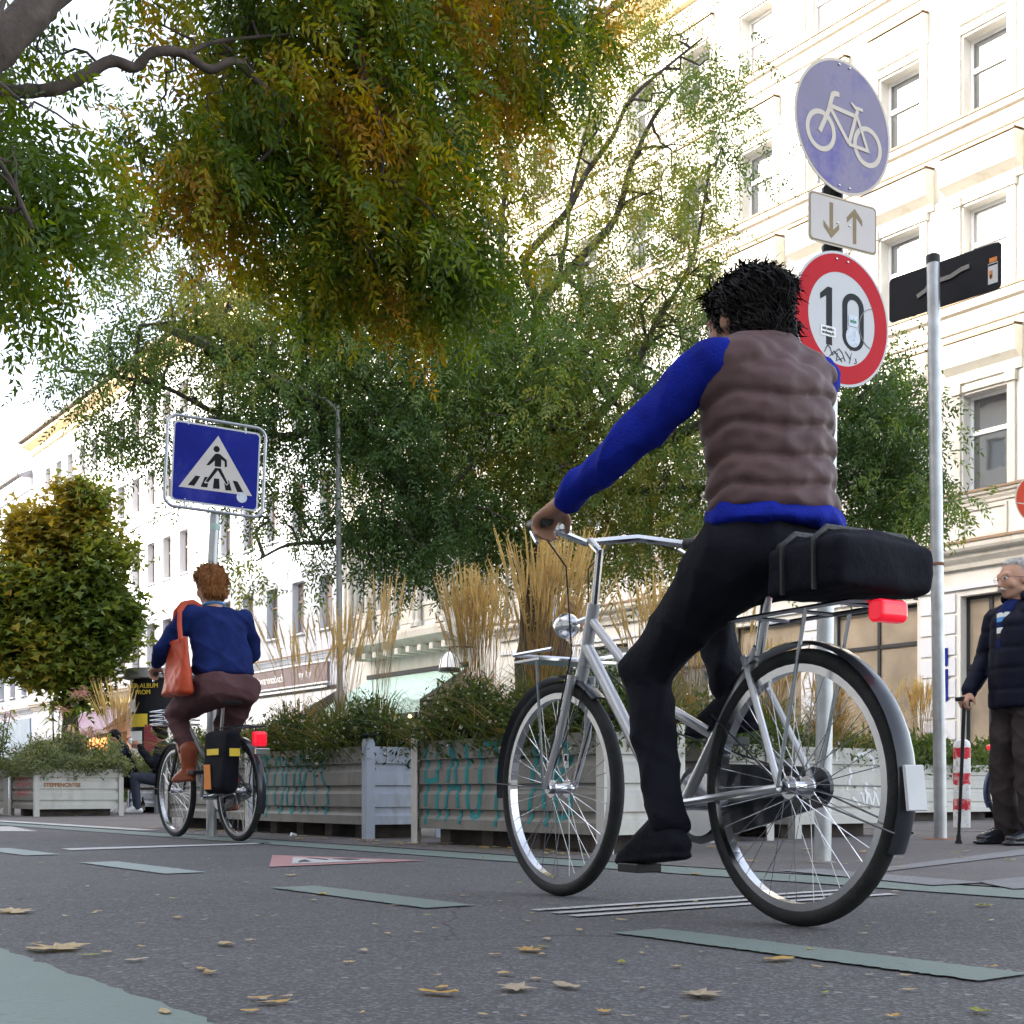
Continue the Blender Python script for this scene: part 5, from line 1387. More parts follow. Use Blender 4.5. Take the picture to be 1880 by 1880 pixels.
c = MB(); c.stroke([(-.20,-.035),(-.13,-.01),(-.10,.028),(.06,.028),(.14,.052),(.20,.056)],.03,-.010,-.004); plate('bracket', c, M['greysteel'], bd)
c = MB(); c.box(.335,.405,-.0016,-.0006,-.11,.028); q=plate('sticker', c, M['signwhite'], bd)
c = MB(); c.box(.345,.40,-.0026,-.0018,.033,.062); c.box(.344,.368,-.0026,-.0018,-.075,-.02); plate('orange_print', c, M['orangeplastic'], q)
c = MB(); c.box(.337,.403,-.0026,-.0018,.01,.022); c.prism([(.346,-.05),(.366,-.05),(.356,-.08)],-.0036,-.0028); plate('dark_print', c, M['black'], q)

# --- pedestrian crossing sign
pb3 = G(388,1537.0); Yz = pb3.y
t = thing('sign_post', 'post with the square blue pedestrian crossing sign in a tubular frame', 'traffic sign', pb3)
zb = CAMH+(1455-950)/F*Yz
mb = MB(); mb.tube([(0,0,-.03),(.01,0,zb-.3),(.028,0,zb+.03)], .036, 18); obj('pole', mb, M['galv'], t, smooth=True)
mb = MB(); mb.lathe([(.039,zb-.09),(.040,zb-.06),(.039,zb-.05)],16,c=(.026,0)); obj('sticker', mb, M['mint'], t)
al = math.radians(25); zc = CAMH+(1455-859)/F*Yz; roll = math.radians(2.6)
c = MB(); c.prism(rrect(.655,.60,.035),0,.003)
sg = plate('crossing_sign', c, M['signwhite'], t, (P(400,859,Yz).x-pb3.x,-.05,zc), (0,roll,al))
c = MB(); c.prism(rrect(.628,.573,.028),-.0010,-.0002); plate('blue_field', c, M['signblue'], sg)
def cv(px, py):
    # zoom pixel -> plate coordinates (u right, v up)
    dx, dy = px-330, py-290; a,b_,c_,d = 1245.,-55.,180.,1300.; det=a*d-b_*c_
    s_=(dx*d-b_*dy)/det; t_=(a*dy-c_*dx)/det
    return ((s_-.5)*.628, (.5-t_)*.573)
def cvp(l): return [cv(*p) for p in l]
c = MB(); c.prism(cvp([(955,510),(370,1390),(1460,1535)]),-.0018,-.0012); plate('white_triangle', c, M['signcream2'], sg)
c = MB(); y0,y1=-.0026,-.0020
hx,hz=cv(930,740); c.disc(hx,hz,.0235,y0,y1,28)
for q in [[(905,825),(945,815),(985,828),(1080,925),(1085,1035),(1050,1050),(1048,950),(1000,915),(995,1045),(900,1035),(903,935),(820,1018),(775,1018)],
          [(908,1060),(990,1068),(1098,1325),(1072,1340),(948,1100),(805,1310),(762,1298)],
          [(618,1200),(688,1210),(598,1375),(502,1360)],[(752,1218),(800,1222),(770,1270),(742,1310),(760,1330),(804,1322),(790,1400),(692,1388)],[(890,1240),(966,1246),(974,1420),(872,1415)],
          [(1040,1310),(1075,1360),(1108,1330),(1100,1270),(1112,1270),(1152,1446),(1060,1440)],[(1168,1275),(1240,1285),(1330,1475),(1235,1465)]]:
    c.prism(cvp(q),y0,y1)
plate('walking_figure', c, M['black'], sg)
c = MB(); sxx,szz=cv(1305,1560); c.disc(sxx,szz,.040,-.0036,-.0028,28); q_=plate('round_sticker', c, M['speckle'], sg); sg.scale=(.95,.95,.95)
fr = [(x,0.012,z) for x,z in rrect(.735,.68,.075,8)]; fr.append(fr[0])
c = MB(); c.tube(fr,.0125,8)
for x,z,x2,z2 in [(-.22,-.30,-.22,-.345),(.21,-.30,.21,-.345),(-.22,.30,-.22,.345),(.21,.30,.21,.345)]: c.tube([(x,.012,z),(x2,.012,z2)],.007,6)
plate('tube_frame', c, M['galv'], sg)
rivets(sg, [(-.22,.28),(.21,.28),(-.22,-.28),(.21,-.28)])

# --- round sign cut by the right edge
pb4 = Vector((P(1907,1500,15.3).x, 15.3, 0))
t = thing('sign_post', 'round white sign with faded red ring cut by the right edge', 'traffic sign', pb4)
mb = MB(); mb.tube([(0,0,0),(0,0,4.1)], .038, 14); obj('pole', mb, M['galv'], t, smooth=True)
c = MB(); c.disc(0,0,.31,0,.003,40); s = plate('round_sign', c, M['signcream'], t, (0,-.05,CAMH+(1455-918)/F*15.3), (0,0,.1))
c = MB(); c.ring(0,0,.20,.295,-.0015,-.0003,48); plate('red_ring', c, M['redorange'], s)
c = MB(); c.stroke([(-.28,-.05),(-.1,-.075)],.014,-.003,-.002); plate('scratch', c, M['signcream'], s)

# --- striped bollard
t = thing('bollard', 'stout red and white striped bollard with flaking paint beside the cane', 'bollard', G(1766,1520))
hb_ = (1520-1358)/F*G(1766,1520).y; R_ = .075
mb = MB(); mb.lathe([(R_,0),(R_,hb_-.05),(R_*.9,hb_-.02),(R_*.6,hb_),(.01,hb_+.005)], 28); obj('post', mb, M['bollardwhite'], t, smooth=True)
for k,(a,b) in enumerate([(.79,.91),(.50,.62),(.21,.33)]):
    n=28; top=[hb_*b+random.uniform(-.004,.004) for _ in range(n)]; bot=[hb_*a+random.uniform(-.014,.006) for _ in range(n)]
    vs=[((R_+.0015)*math.cos(2*PI*j/n),(R_+.0015)*math.sin(2*PI*j/n),bot[j]) for j in range(n)]+[((R_+.0015)*math.cos(2*PI*j/n),(R_+.0015)*math.sin(2*PI*j/n),top[j]) for j in range(n)]
    mb=MB(); mb.add(vs,[(j,(j+1)%n,n+(j+1)%n,n+j) for j in range(n)]); obj('red_band', mb, M['flakyred'], t, smooth=True)

# --- street lamp with long slanting luminaire
LY = 11.7
pl_ = P(624,1487,LY); pl_.z = 0
t = thing('street_lamp', 'grey street lamp whose long luminaire pokes out of the leaves above the crossing sign', 'street lamp', pl_)
za = CAMH+(1455-745)/F*LY
mb = MB(); mb.tube([(0,0,0),(0,0,1.2),(0,0,1.25),(-.02,0,za)], [.05,.05,.028,.022], 14); obj('pole', mb, M['greypost'], t, smooth=True)
a_ = P(420,650,LY)-pl_; e_ = P(292,596,LY)-pl_
mb = MB(); mb.tube([(-.02,0,za-.05),(-.12,0,za+.05),a_], .018, 10); obj('arm', mb, M['greypost'], t, smooth=True)
mb = MB(); mb.tube([a_+(a_-e_)*.1,a_,e_,e_+(e_-a_)*.03], [.035,.085,.07,.04], 10, flat=.55); obj('luminaire', mb, M['greypost'], t, smooth=True)
t = thing('street_lamp', 'slim pale post rising behind the tan plumes right of the tree trunk', 'street lamp', Vector((P(1018,1480,19).x,19,0)))
mb = MB(); mb.tube([(0,0,0),(0,0,1),(0,0,1.03),(0,0,5.2)], [.06,.06,.042,.04], 14); obj('pole', mb, M['galv'], t, smooth=True)
mb = MB(); mb.lathe([(.05,5.2),(.16,5.3),(.20,5.5),(.12,5.7),(.02,5.75)], 18); obj('lamp_head', mb, M['greypost'], t, smooth=True)

# --- glass pendant lantern on the oriel wall
t = thing('wall_lantern', 'domed white wall lantern beside the mint awning', 'lantern', S(32.35,21.6,3.9), ROT)
mb = MB(); mb.lathe([(.30,0),(.34,.03),(.34,.1),(.31,.12)], 16); mb.tube([(0,0,.62),(0,0,.75),(.85,0,.8)],.025,6); obj('bracket', mb, M['blackplastic'], t)
mb = MB(); mb.lathe([(.32,.12),(.28,.35),(.18,.52),(.05,.62)], 16); obj('glass_dome', mb, M['white'], t, smooth=True)
mb = MB()
for k in range(8):
    a=2*PI*k/8; mb.tube([(.325*math.cos(a),.325*math.sin(a),.12),(.285*math.cos(a),.285*math.sin(a),.35),(.185*math.cos(a),.185*math.sin(a),.52),(.05*math.cos(a),.05*math.sin(a),.625)],.012,5)
obj('glazing_bars', mb, M['blackplastic'], t)

# --- advertising column
pc = P(292,1480,31); pc.z=0
t = thing('advertising_column', 'round black advertising column with flat cap and yellow lettered posters', 'advertising column', pc)
sc_ = 31/F
mb = MB(); mb.lathe([(.74,0),(.74,.12),(.66,.16),(.66,2.98),(.60,3.0)], 40); obj('drum', mb, M['black'], t, smooth=True)
zc1 = CAMH+(1455-1248)*sc_; zc2 = CAMH+(1455-1231)*sc_
mb = MB(); mb.lathe([(.6,zc1-.03),(.80,zc1),(.82,zc2-.04),(.80,zc2),(.1,zc2+.06)], 40); obj('cap', mb, M['greypost'], t, smooth=True)
def poster(a0,a1,z0,z1,m):
    mb=MB(); n=8; vs=[]
    for i in range(n+1):
        a=math.radians(a0+(a1-a0)*i/n); vs+=[(.664*math.cos(a),.664*math.sin(a),z0),(.664*math.cos(a),.664*math.sin(a),z1)]
    mb.add(vs,[(2*i,2*i+2,2*i+3,2*i+1) for i in range(n)]); return obj('poster', mb, M[m], t)
for a0,a1,z0,z1,m in [(200,225,.3,1.0,'white'),(228,262,.3,1.1,'signcream2'),(205,250,1.15,1.75,'white'),(254,290,1.2,1.9,'redplastic'),(266,300,.3,1.1,'pinkposter'),(208,262,1.85,2.15,'yellow'),(212,232,2.2,2.5,'white'),(295,330,.4,2.2,'white'),(205,222,.45,.9,'redplastic')]: poster(a0,a1,z0,z1,m)
text('HER ALBUM\nFROM', .15, t, M['yellow'], (-.2,-.655,2.72), (PI/2,0,-.28), ext=.004)

# bottle by the seated people
t = thing('bottle', 'brown beer bottle standing on the ground by the feet of the hooded sitter', 'bottle', G(262,1493))
mb = MB(); mb.lathe([(.033,0),(.035,.01),(.035,.14),(.03,.165),(.014,.195),(.013,.235),(.015,.24),(.015,.25)], 16); obj('glass_body', mb, M['bottle'], t, smooth=True)
mb = MB(); mb.lathe([(.0355,.05),(.0355,.11)], 16); obj('label', mb, M['white'], t)

# litter under the left planters
for i,(px,py,m,w_,h_) in enumerate([(160,1490,'red',.07,.09),(192,1491,'white',.12,.09),(143,1490,'white',.14,.07),(110,1491,'white',.16,.05),(590,1517,'white',.09,.05),(497,1519,'white',.10,.04),(538,1531,'white',.05,.03)]):
    g = G(px,py+5); o = MB()
    o.add([(-w_/2,0,0),(w_/2,.02,0),(w_/2*.8,.05,h_*.6),(-w_/2*.9,.04,h_),(0,-.02,h_*.5),(0,.07,h_*.2)],[(0,1,4),(1,2,4),(2,3,4),(3,0,4),(0,1,5),(1,2,5),(2,3,5),(3,0,5)])
    tag(obj('crumpled_paper', o, M[m], None, loc=g), ['crumpled red wrapper under the STEPPENCROSS box','white paper scrap right of the red wrapper','white paper scrap left of the red wrapper','leftmost white paper scrap under the STEPPENCROSS box','paper scrap under the middle of the TOURIS box','paper scrap under the left end of the TOURIS box','small paper scrap in front of the TOURIS box'][i], 'litter', 'scraps of litter under the planters')
def folds(amp, f=22, seed=1, keep=None):
    r=np.random.default_rng(seed); D=norm(r.normal(size=(7,3))*np.array([1,1,1.4])); ph=r.uniform(0,6,7); fr=f*r.uniform(.6,2.0,7)
    def fn(c,n):
        w=.25*np.sin(c@(D[0]*9))[:,None]
        t=sum((1-np.abs(np.sin(c@(D[k]*fr[k])+ph[k]+3*w[:,0])))**2*(1.0/(1+k*.25)) for k in range(7))[:,None]-1.3
        return c+n*amp*t
    return fn

# ---------------------------------------------------------------- bicycles
R_W = .332
def torus(mb, R, r, cx=0, cz=0, n=48, k=10, mi=0, flat=1.0):
    vs=[]
    for i in range(n):
        a=2*PI*i/n
        for j in range(k):
            b=2*PI*j/k; rr=R+r*math.cos(b); vs.append((cx+rr*math.cos(a), r*flat*math.sin(b), cz+rr*math.sin(a)))
    mb.add(vs,[(i*k+j,((i+1)%n)*k+j,((i+1)%n)*k+(j+1)%k,i*k+(j+1)%k) for i in range(n) for j in range(k)],mi)

_wheel=None
def wheel(parent, x):
    global _wheel
    if _wheel is None:
        mb=MB()
        for i in range(36):
            a=2*PI*i/36; b=a+(.35 if i%4<2 else -.35); sg=1 if i%2 else -1
            mb.tube([(.022*math.cos(b),sg*.028,.022*math.sin(b)),((R_W-.035)*math.cos(a),sg*.003,(R_W-.035)*math.sin(a))],.0013,4)
        mb.add(*[(lambda m:(m.v,m.f))(MB().tube([(0,-.045,0),(0,.045,0)],.016,12))]) if False else mb.tube([(0,-.045,0),(0,.045,0)],.016,12)
        mb.tube([(0,-.031,0),(0,-.026,0)],.028,14); mb.tube([(0,.026,0),(0,.031,0)],.028,14)
        a=obj('wheel',mb,M['chrome'])
        m1=MB(); torus(m1,R_W-.021,.021,n=60,k=12); b=obj('tyre',m1,M['rubber'],smooth=True)
        m2=MB(); m2.ring(0,0,R_W-.055,R_W-.036,-.013,.013,60); c=obj('rim',m2,M['chrome'])
        _wheel=(a.data,b.data,c.data)
        for o in (a,b,c): bpy.data.objects.remove(o)
    w=share('wheel',_wheel[0],parent,(x,0,R_W)); share('tyre',_wheel[1],w); share('rim',_wheel[2],w); return w

def fender(mb, x, R, a0, a1, w=.028):
    n=24; vs=[]
    for i in range(n+1):
        a=math.radians(a0+(a1-a0)*i/n); c,s=math.cos(a),math.sin(a)
        vs+=[(x+(R-.008)*c,-w,R_W+(R-.008)*s),(x+R*c,-w*.5,R_W+R*s),(x+R*c,w*.5,R_W+R*s),(x+(R-.008)*c,w,R_W+(R-.008)*s),(x+(R-.004)*c,w*.5,R_W+(R-.004)*s),(x+(R-.004)*c,-w*.5,R_W+(R-.004)*s)]
    mb.add(vs,[(i*6+j,(i+1)*6+j,(i+1)*6+(j+1)%6,i*6+(j+1)%6) for i in range(n) for j in range(6)])
    for a in (a0,a1):
        a=math.radians(a+(-8 if a==a1 else 8)); 
        for sg in (-1,1): mb.tube([(x,sg*.05,R_W),(x+(R-.004)*math.cos(a),sg*w,R_W+(R-.004)*math.sin(a))],.0025,5)

def bicycle(label, loc, rot, WB=1.06, fm='silver', saddle=(.10,.96), bar=(.70,1.10), crank=0.0, fen='silver', basket=False, panniers=(), lamp=True, redbag=False, bag=False, chain='darkbike', tail=True):
    t=thing('bicycle',label,'bicycle',loc,rot)
    wheel(t,0); wheel(t,WB)
    bbx,bbz=.44,.29; sx_,sz=saddle; hx,hz=WB-.17,.86
    f=MB()
    f.tube([(bbx,0,bbz),(sx_+.06,0,sz-.22)],.016,10); f.tube([(hx-.02,0,hz+.02),(hx+.035,0,hz-.16)],.019,10)
    f.tube([(bbx,0,bbz),(bbx+.18,0,bbz+.12),(hx+.02,0,hz-.10)],.019,10); f.tube([(bbx-.135,0,bbz+.175),(bbx+.16,0,bbz+.30),(hx+.0,0,hz-.02)],.014,10)
    for sg in (-1,1):
        f.tube([(bbx,sg*.03,bbz),(0,sg*.06,R_W)],.010,8); f.tube([(sx_+.10,sg*.015,.66),(0,sg*.06,R_W)],.009,8)
    obj('frame',f,M[fm],t,smooth=True)
    f=MB(); f.tube([(hx+.035,0,hz-.16),(hx+.05,0,hz-.20)],.02,10)
    for sg in (-1,1): f.tube([(hx+.045,sg*.035,hz-.19),(hx+.09,sg*.05,R_W+.16),(WB,sg*.055,R_W)],[.014,.012,.009],8)
    obj('fork',f,M[fm],t,smooth=True)
    f=MB(); f.tube([(hx-.02,0,hz),(hx-.05,0,bar[1]-.03),(hx-.0,0,bar[1]+.01)],.012,8)
    pts=[(bar[0],-.29,bar[1]),(bar[0]+.12,-.27,bar[1]+.01),(hx-.02,-.16,bar[1]+.03),(hx+.03,0,bar[1]+.01),(hx-.02,.16,bar[1]+.03),(bar[0]+.12,.27,bar[1]+.01),(bar[0],.29,bar[1])]
    f.tube(pts,.0115,8); h=obj('handlebar',f,M['chrome'],t,smooth=True)
    for sg in (-1,1):
        g=MB(); g.tube([(bar[0]-.01,sg*.292,bar[1]-.001),(bar[0]+.11,sg*.272,bar[1]+.009)],.0165,10); obj('grip',g,M['leather'],h,smooth=True)
    for sg in (-1,1):
        g=MB(); g.tube([(bar[0]+.13,sg*.26,bar[1]-.005),(bar[0]+.06,sg*.285,bar[1]-.05)],.006,6); obj('brake_lever',g,M['chrome'],h,smooth=True)
    g=MB(); g.ball((hx-.01,.10,bar[1]+.035),(.025,.025,.018),10); obj('bell',g,M['chrome'],h,smooth=True)
    g=MB(); g.tube([(sx_+.06,0,sz-.24),(sx_+.02,0,sz-.05)],.0135,10); obj('seat_post',g,M['chrome'],t,smooth=True)
    blob('saddle',[('h',[((sx_-.10,.07,sz-.01),(.05,.035,.022)),((sx_-.10,-.07,sz-.01),(.05,.035,.022)),((sx_+.15,0,sz-.01),(.02,.018,.018))]),('h',[((sx_-.09,.05,sz-.04),(.04,.03,.02)),((sx_-.09,-.05,sz-.04),(.04,.03,.02)),((sx_+.05,0,sz-.03),.02)])],M['leather'],t,.008,3)
    for q in ((0,25,205),(WB,-5,130)):
        g=MB(); fender(g,q[0],R_W+.018,q[1],q[2]); obj('mudguard',g,M[fen],t,smooth=True)
    g=MB(); 
    for sg in (-1,1):
        g.tube([(0,sg*.065,R_W),(-.10,sg*.07,.745)],.005,6); g.tube([(.22,sg*.065,.745),(-.24,sg*.07,.745),(-.26,sg*.03,.745)],.006,6)
    for x in (-.2,-.05,.1): g.tube([(x,-.07,.745),(x,.07,.745)],.005,6)
    g.tube([(0,.055,R_W),(.06,.10,.02)],.008,6) if chain=='stand' else None
    obj('luggage_rack',g,M['chrome' if fm=='silver' else 'darkbike'],t,smooth=True)
    for sg in (-1,1):
        g=MB(); g.tube([(bar[0]+.14,sg*.255,bar[1]-.005),(hx+.06,sg*.16,bar[1]+.06),(hx+.07,sg*.04,bar[1]-.06),(hx+.055,sg*.03,hz-.12)]+([(WB-.02,sg*.05,R_W+.10)] if sg>0 else [(bbx+.1,sg*.03,bbz+.2),(.05,sg*.06,R_W+.03)]),.0028,6); obj('brake_cable',g,M['blackplastic'],h,smooth=True)
    # chainwheel, cranks, pedals
    g=MB(); g.ring(bbx,bbz,.012,.088,-.052,-.047,36); g.tube([(bbx,-.07,bbz),(bbx,.07,bbz)],.018,12); 
    ca,sa=math.cos(crank),math.sin(crank); ped=[]
    for sg in (-1,1):
        ex,ez=bbx+sg*.17*ca,bbz+sg*.17*sa; g.tube([(bbx,sg*.07,bbz),(ex,sg*.085,ez)],[.013,.010],8); ped.append((ex,sg,ez))
    obj('crankset',g,M['chrome'],t,smooth=True)
    for ex,sg,ez in ped:
        g=MB(); g.box(ex-.045,ex+.045,sg*.13-.04,sg*.13+.04,ez-.012,ez+.012); obj('pedal',g,M['blackplastic'],t,bevel=.003)
    g=MB(); q=[(bbx+.11*math.cos(math.radians(a)),bbz+.11*math.sin(math.radians(a))) for a in range(-90,91,15)]+[(0+.05*math.cos(math.radians(a)),R_W+.05*math.sin(math.radians(a))) for a in range(90,271,20)]
    g.prism(q,-.068,-.056); obj('chain_guard',g,M[chain if chain!='stand' else 'darkbike'],t)
    if lamp:
        g=MB(); g.ball((hx+.13,0,.83),(.05,.04,.04),12); g.tube([(hx+.02,0,.84),(hx+.12,0,.83)],.008,6); obj('headlight',g,M['chrome'],t,smooth=True)
    if tail:
        g=MB(); g.prism(rrect(.045,.05,.015),-.04,.04); l=obj('tail_light',g,M['redlamp'],t,bevel=.006); l.location=(-.285,0,.72)
    return t

def tote(name,label,cat,loc,rot,w,h,d,m,parent=None): pass

# --- the big rider's bicycle
B1 = Vector((.685,3.13,0)); HU = math.atan2(.862,-.508)
bike1 = bicycle('silver step-through bicycle under the passing rider in the brown quilted vest', B1, HU, saddle=(.08,.90), bar=(.67,1.06), crank=math.radians(278), fm='silver', fen='darkbike', chain='darkbike')
g=MB(); g.box(.955,1.10,-.14,.14,.715,.722); 
for sg in (-1,1): g.tube([(1.10,sg*.14,.74),(.88,sg*.14,.74)],.006,6); g.tube([(1.06,sg*.06,R_W),(1.0,sg*.12,.72)],.005,6)
g.tube([(1.10,-.14,.74),(1.10,.14,.74)],.006,6); obj('front_rack',g,M['chrome'],bike1,smooth=False)
g=MB(); g.prism([(x,z) for x,z in rrect(.008,.10,.003)],-.028,.028); bx=obj('mud_flap',g,M['whitepale'],bike1); bx.location=(-.362,0,.33); bx.rotation_euler=(0,.12,0)
# black bag strapped on the rack
t=thing('bag','black soft bag strapped to the rear rack of the silver bicycle','bag',B1+Vector((0,0,0)),HU)
blob('bag_body',[('h',[((x,y,z),(.022,.022,.022)) for x in (-.27,-.07) for y in (-.13,.13) for z in (.785,.86)]),('h',[((x,y,.888),(.02,.03,.012)) for x in (-.25,-.09) for y in (-.10,.10)])],M['blackcloth'],t,.007,5,fn=folds(.005,16,15))
for x in (-.22,-.12):
    g=MB(); g.tube([(x,-.158,.765),(x,-.160,.875),(x,-.12,.905),(x,.12,.905),(x,.160,.875),(x,.158,.765)],.008,6,flat=.35); obj('strap',g,M['leather'],t)

# --- left cyclist's bicycle
B2 = S(7.92,3.64)
h2 = math.atan2(UY,UX)+.0
bike2 = bicycle('black city bicycle with glowing red tail lamp under the cyclist with the orange bag', B2, h2, saddle=(.22,.96), bar=(.70,1.13), crank=math.radians(-75+180), fm='darkbike', fen='darkbike', tail=False)
g=MB(); g.box(.98,1.2,-.13,.13,.80,.805); 
for k in range(4):
    z0=.81+k*.03; g.tube([(.97,-.14,z0),(1.2,-.14,z0),(1.2,.14,z0),(.97,.14,z0),(.97,-.14,z0)],.005,5)
obj('front_rack',g,M['chrome'],bike2)
t=thing('pannier','black pannier with yellow print and orange corner on the near side of the black bicycle','bag',B2,h2)
blob('pannier_body',[('h',[((-.19,.13,.68),(.035,.05,.04)),((.13,.13,.68),(.035,.05,.04)),((-.15,.14,.36),(.04,.06,.05)),((.10,.14,.36),(.04,.06,.05))])],M['blackcloth'],t,.010,3)
g=MB(); g.box(-.13,-.125,.10,.17,.55,.60) ; g.v=[(-.232,y,z) for x,y,z in g.v] and [(x-.10,y,z) for x,y,z in g.v]; obj('yellow_print',g,M['yellow'],t)
g=MB(); g.prism([(-.12,.56),(.06,.56),(.06,.60),(-.12,.60)],.196,.199); obj('yellow_print',g,M['yellow'],t)
g=MB(); g.prism([(-.02,.34),(.09,.34),(.09,.50),(.0,.50)],.202,.206); obj('orange_patch',g,M['orangeplastic'],t)
g=MB(); g.prism([(x-.30,z+.66) for x,z in rrect(.05,.095,.022)],-.045,.045); l=obj('tail_light',g,M['redlamp'],bike2,bevel=.012)
g=MB(); g.box(-.345,-.315,-.05,.05,.56,.60); obj('reflector',g,M['chrome'],bike2,bevel=.004)

# --- parked bicycle behind the man with the cane
gp = G(1862,1524)
bicycle('dark blue bicycle parked behind the man with the cane', Vector((P(1850,1521,11.6).x+.12, 11.6, 0)), .12, fm='darkbike', fen='bluebike', saddle=(.1,.94), bar=(.72,1.08))
for o in list(scene.objects):
    pass

# ---------------------------------------------------------------- people
def head_prims(c, R, s=1.0):
    c=Vector(c); 
    def q(x,y,z): return c+R@(Vector((x,y,z))*s)
    e=R.to_euler(); ea=[math.degrees(a) for a in e]
    k=s
    return [('e',q(-.012,0,.028),(.098*k,.077*k,.098*k),ea), ('h',[(q(.045,0,.0),.058*k),(q(.060,0,-.078),.026*k),(q(-.01,.035,-.055),.034*k),(q(-.01,-.035,-.055),.034*k)]),
      ('c',q(.086,0,.018),q(.108,0,-.026),.010*k,.0135*k), ('e',q(.098,0,-.030),(.012*k,.018*k,.010*k),ea),
      ('c',q(.080,.040,.036),q(.080,-.040,.036),.013*k,.013*k),
      ('e',q(.080,0,-.060),(.013*k,.024*k,.010*k),ea), ('e',q(.055,.045,-.02),(.028*k,.022*k,.028*k),ea), ('e',q(.055,-.045,-.02),(.028*k,.022*k,.028*k),ea),
      ('e',q(-.005,.080,-.002),(.018*k,.009*k,.030*k),ea), ('e',q(-.005,-.080,-.002),(.018*k,.009*k,.030*k),ea)]

def hand_prims(w, d, n, side, s=1.0, curl=.9):
    """w wrist, d direction of the fingers, n palm normal (towards what is held), side = thumb direction"""
    w=Vector(w); d=Vector(d).normalized(); n=Vector(n); n=(n-d*n.dot(d)).normalized(); b=Vector(side); b=(b-d*b.dot(d)-n*b.dot(n)).normalized()
    P_=[('h',[(w,.024*s),(w+d*.085*s+b*.030*s,.0135*s),(w+d*.085*s-b*.030*s,.0125*s),(w+d*.03*s+b*.022*s,.016*s)])]
    for i,(o,l) in enumerate([(.031,.070),(.011,.078),(-.010,.073),(-.029,.058)]):
        p0=w+d*.082*s+b*o*s; a=curl; 
        d1=(d*math.cos(a*.6)+n*math.sin(a*.6)); p1=p0+d1*l*.48*s; d2=(d*math.cos(a*1.5)+n*math.sin(a*1.5)); p2=p1+d2*l*.32*s; d3=(d*math.cos(a*2.1)+n*math.sin(a*2.1)); p3=p2+d3*l*.26*s
        P_+=[('c',p0-d*.01*s,p1,.0098*s,.009*s),('c',p1,p2,.009*s,.0082*s),('c',p2,p3,.0082*s,.007*s)]
    q0=w+d*.025*s+b*.022*s; q1=q0+(d*.6+b*.7+n*.35).normalized()*.045*s; q2=q1+(d*.7+n*.75+b*.1).normalized()*.035*s
    P_+=[('c',q0,q1,.013*s,.011*s),('c',q1,q2,.0105*s,.0085*s)]
    return P_

def V3(*a): return Vector(a)
def limbc(a,b,ra,rb): return ('c',V3(*a),V3(*b),ra,rb)

def eyes(body, c, R, s=1.0):
    g=MB(); h=MB()
    for sg in (-1,1):
        p=Vector(c)+R@(V3(.082,sg*.031,.014)*s); g.ball(p,.0125*s,10)
        p2=Vector(c)+R@(V3(.092,sg*.031,.014)*s); h.ball(p2,.0058*s,8)
    e=obj('eye',g,M['eye'],body,smooth=True); obj('iris',h,M['black'],e,smooth=True)

def Rh(yaw=0,pitch=0,roll=0):
    return Matrix.Rotation(math.radians(yaw),3,'Z')@Matrix.Rotation(math.radians(pitch),3,'Y')@Matrix.Rotation(math.radians(roll),3,'X')

def strands(hair, n, L, m, down=(-.75,0,-.65), rad=.075, w=.0012, lift=.35, curl=.5):
    me=hair.data; k=len(me.polygons); c=np.zeros(k*3); me.polygons.foreach_get('center',c); c=c.reshape(-1,3); nn=np.zeros(k*3); me.polygons.foreach_get('normal',nn); nn=nn.reshape(-1,3)
    i=rng.integers(0,k,n); p=c[i]+rng.normal(size=(n,3))*.003; a=nn[i]; d=np.array(down)[None,:]-a*(a@np.array(down))[:,None]
    d=norm(d+rng.normal(size=(n,3))*curl*.5); l=L*(.5+rng.random((n,1))); s=norm(np.cross(d,a+rng.normal(size=(n,3))*.3))*w
    g_=rng.random((n,1))*.007; q=lambda t: p+d*l*t-a*((l*t)**2/(2*rad))+a*(g_+l*lift*.3*t)
    P0=p-a*.002; P1=q(.4); P2=q(.75)+rng.normal(size=(n,3))*l*.03; P3=q(1.0)+rng.normal(size=(n,3))*l*.06
    V=np.stack([P0-s,P0+s,P1+s,P1-s, P1-s,P1+s,P2+s*.8,P2-s*.8, P2-s*.8,P2+s*.8,P3+s*.15,P3-s*.15],1).reshape(-1,3)
    o=mesh_np('hair_strands',V,np.arange(len(V)).reshape(-1,4),[m],None,hair); return o

# === 1 the rider in the brown quilted vest
p1=thing('person','passing cyclist in a brown quilted vest over a bright blue jumper, dark hair','person',B1,HU); p1.scale=(1,1,.972)
hip=(.10,0,.95); chest=(.12,0,1.26); neck=(.14,0,1.42); hc=V3(.19,.0,1.535); R=Rh(6,8,0)
JL=dict(sh=(.12,.165,1.40),el=(.37,.27,1.21),wr=(.615,.285,1.125)); JR=dict(sh=(.12,-.165,1.40),el=(.37,-.27,1.21),wr=(.615,-.285,1.125))
pedL=(.44-.17*math.cos(math.radians(65)),.29-.17*math.sin(math.radians(65))); pedL=(.44+.17*math.cos(math.radians(65)),.29+.17*math.sin(math.radians(65)))
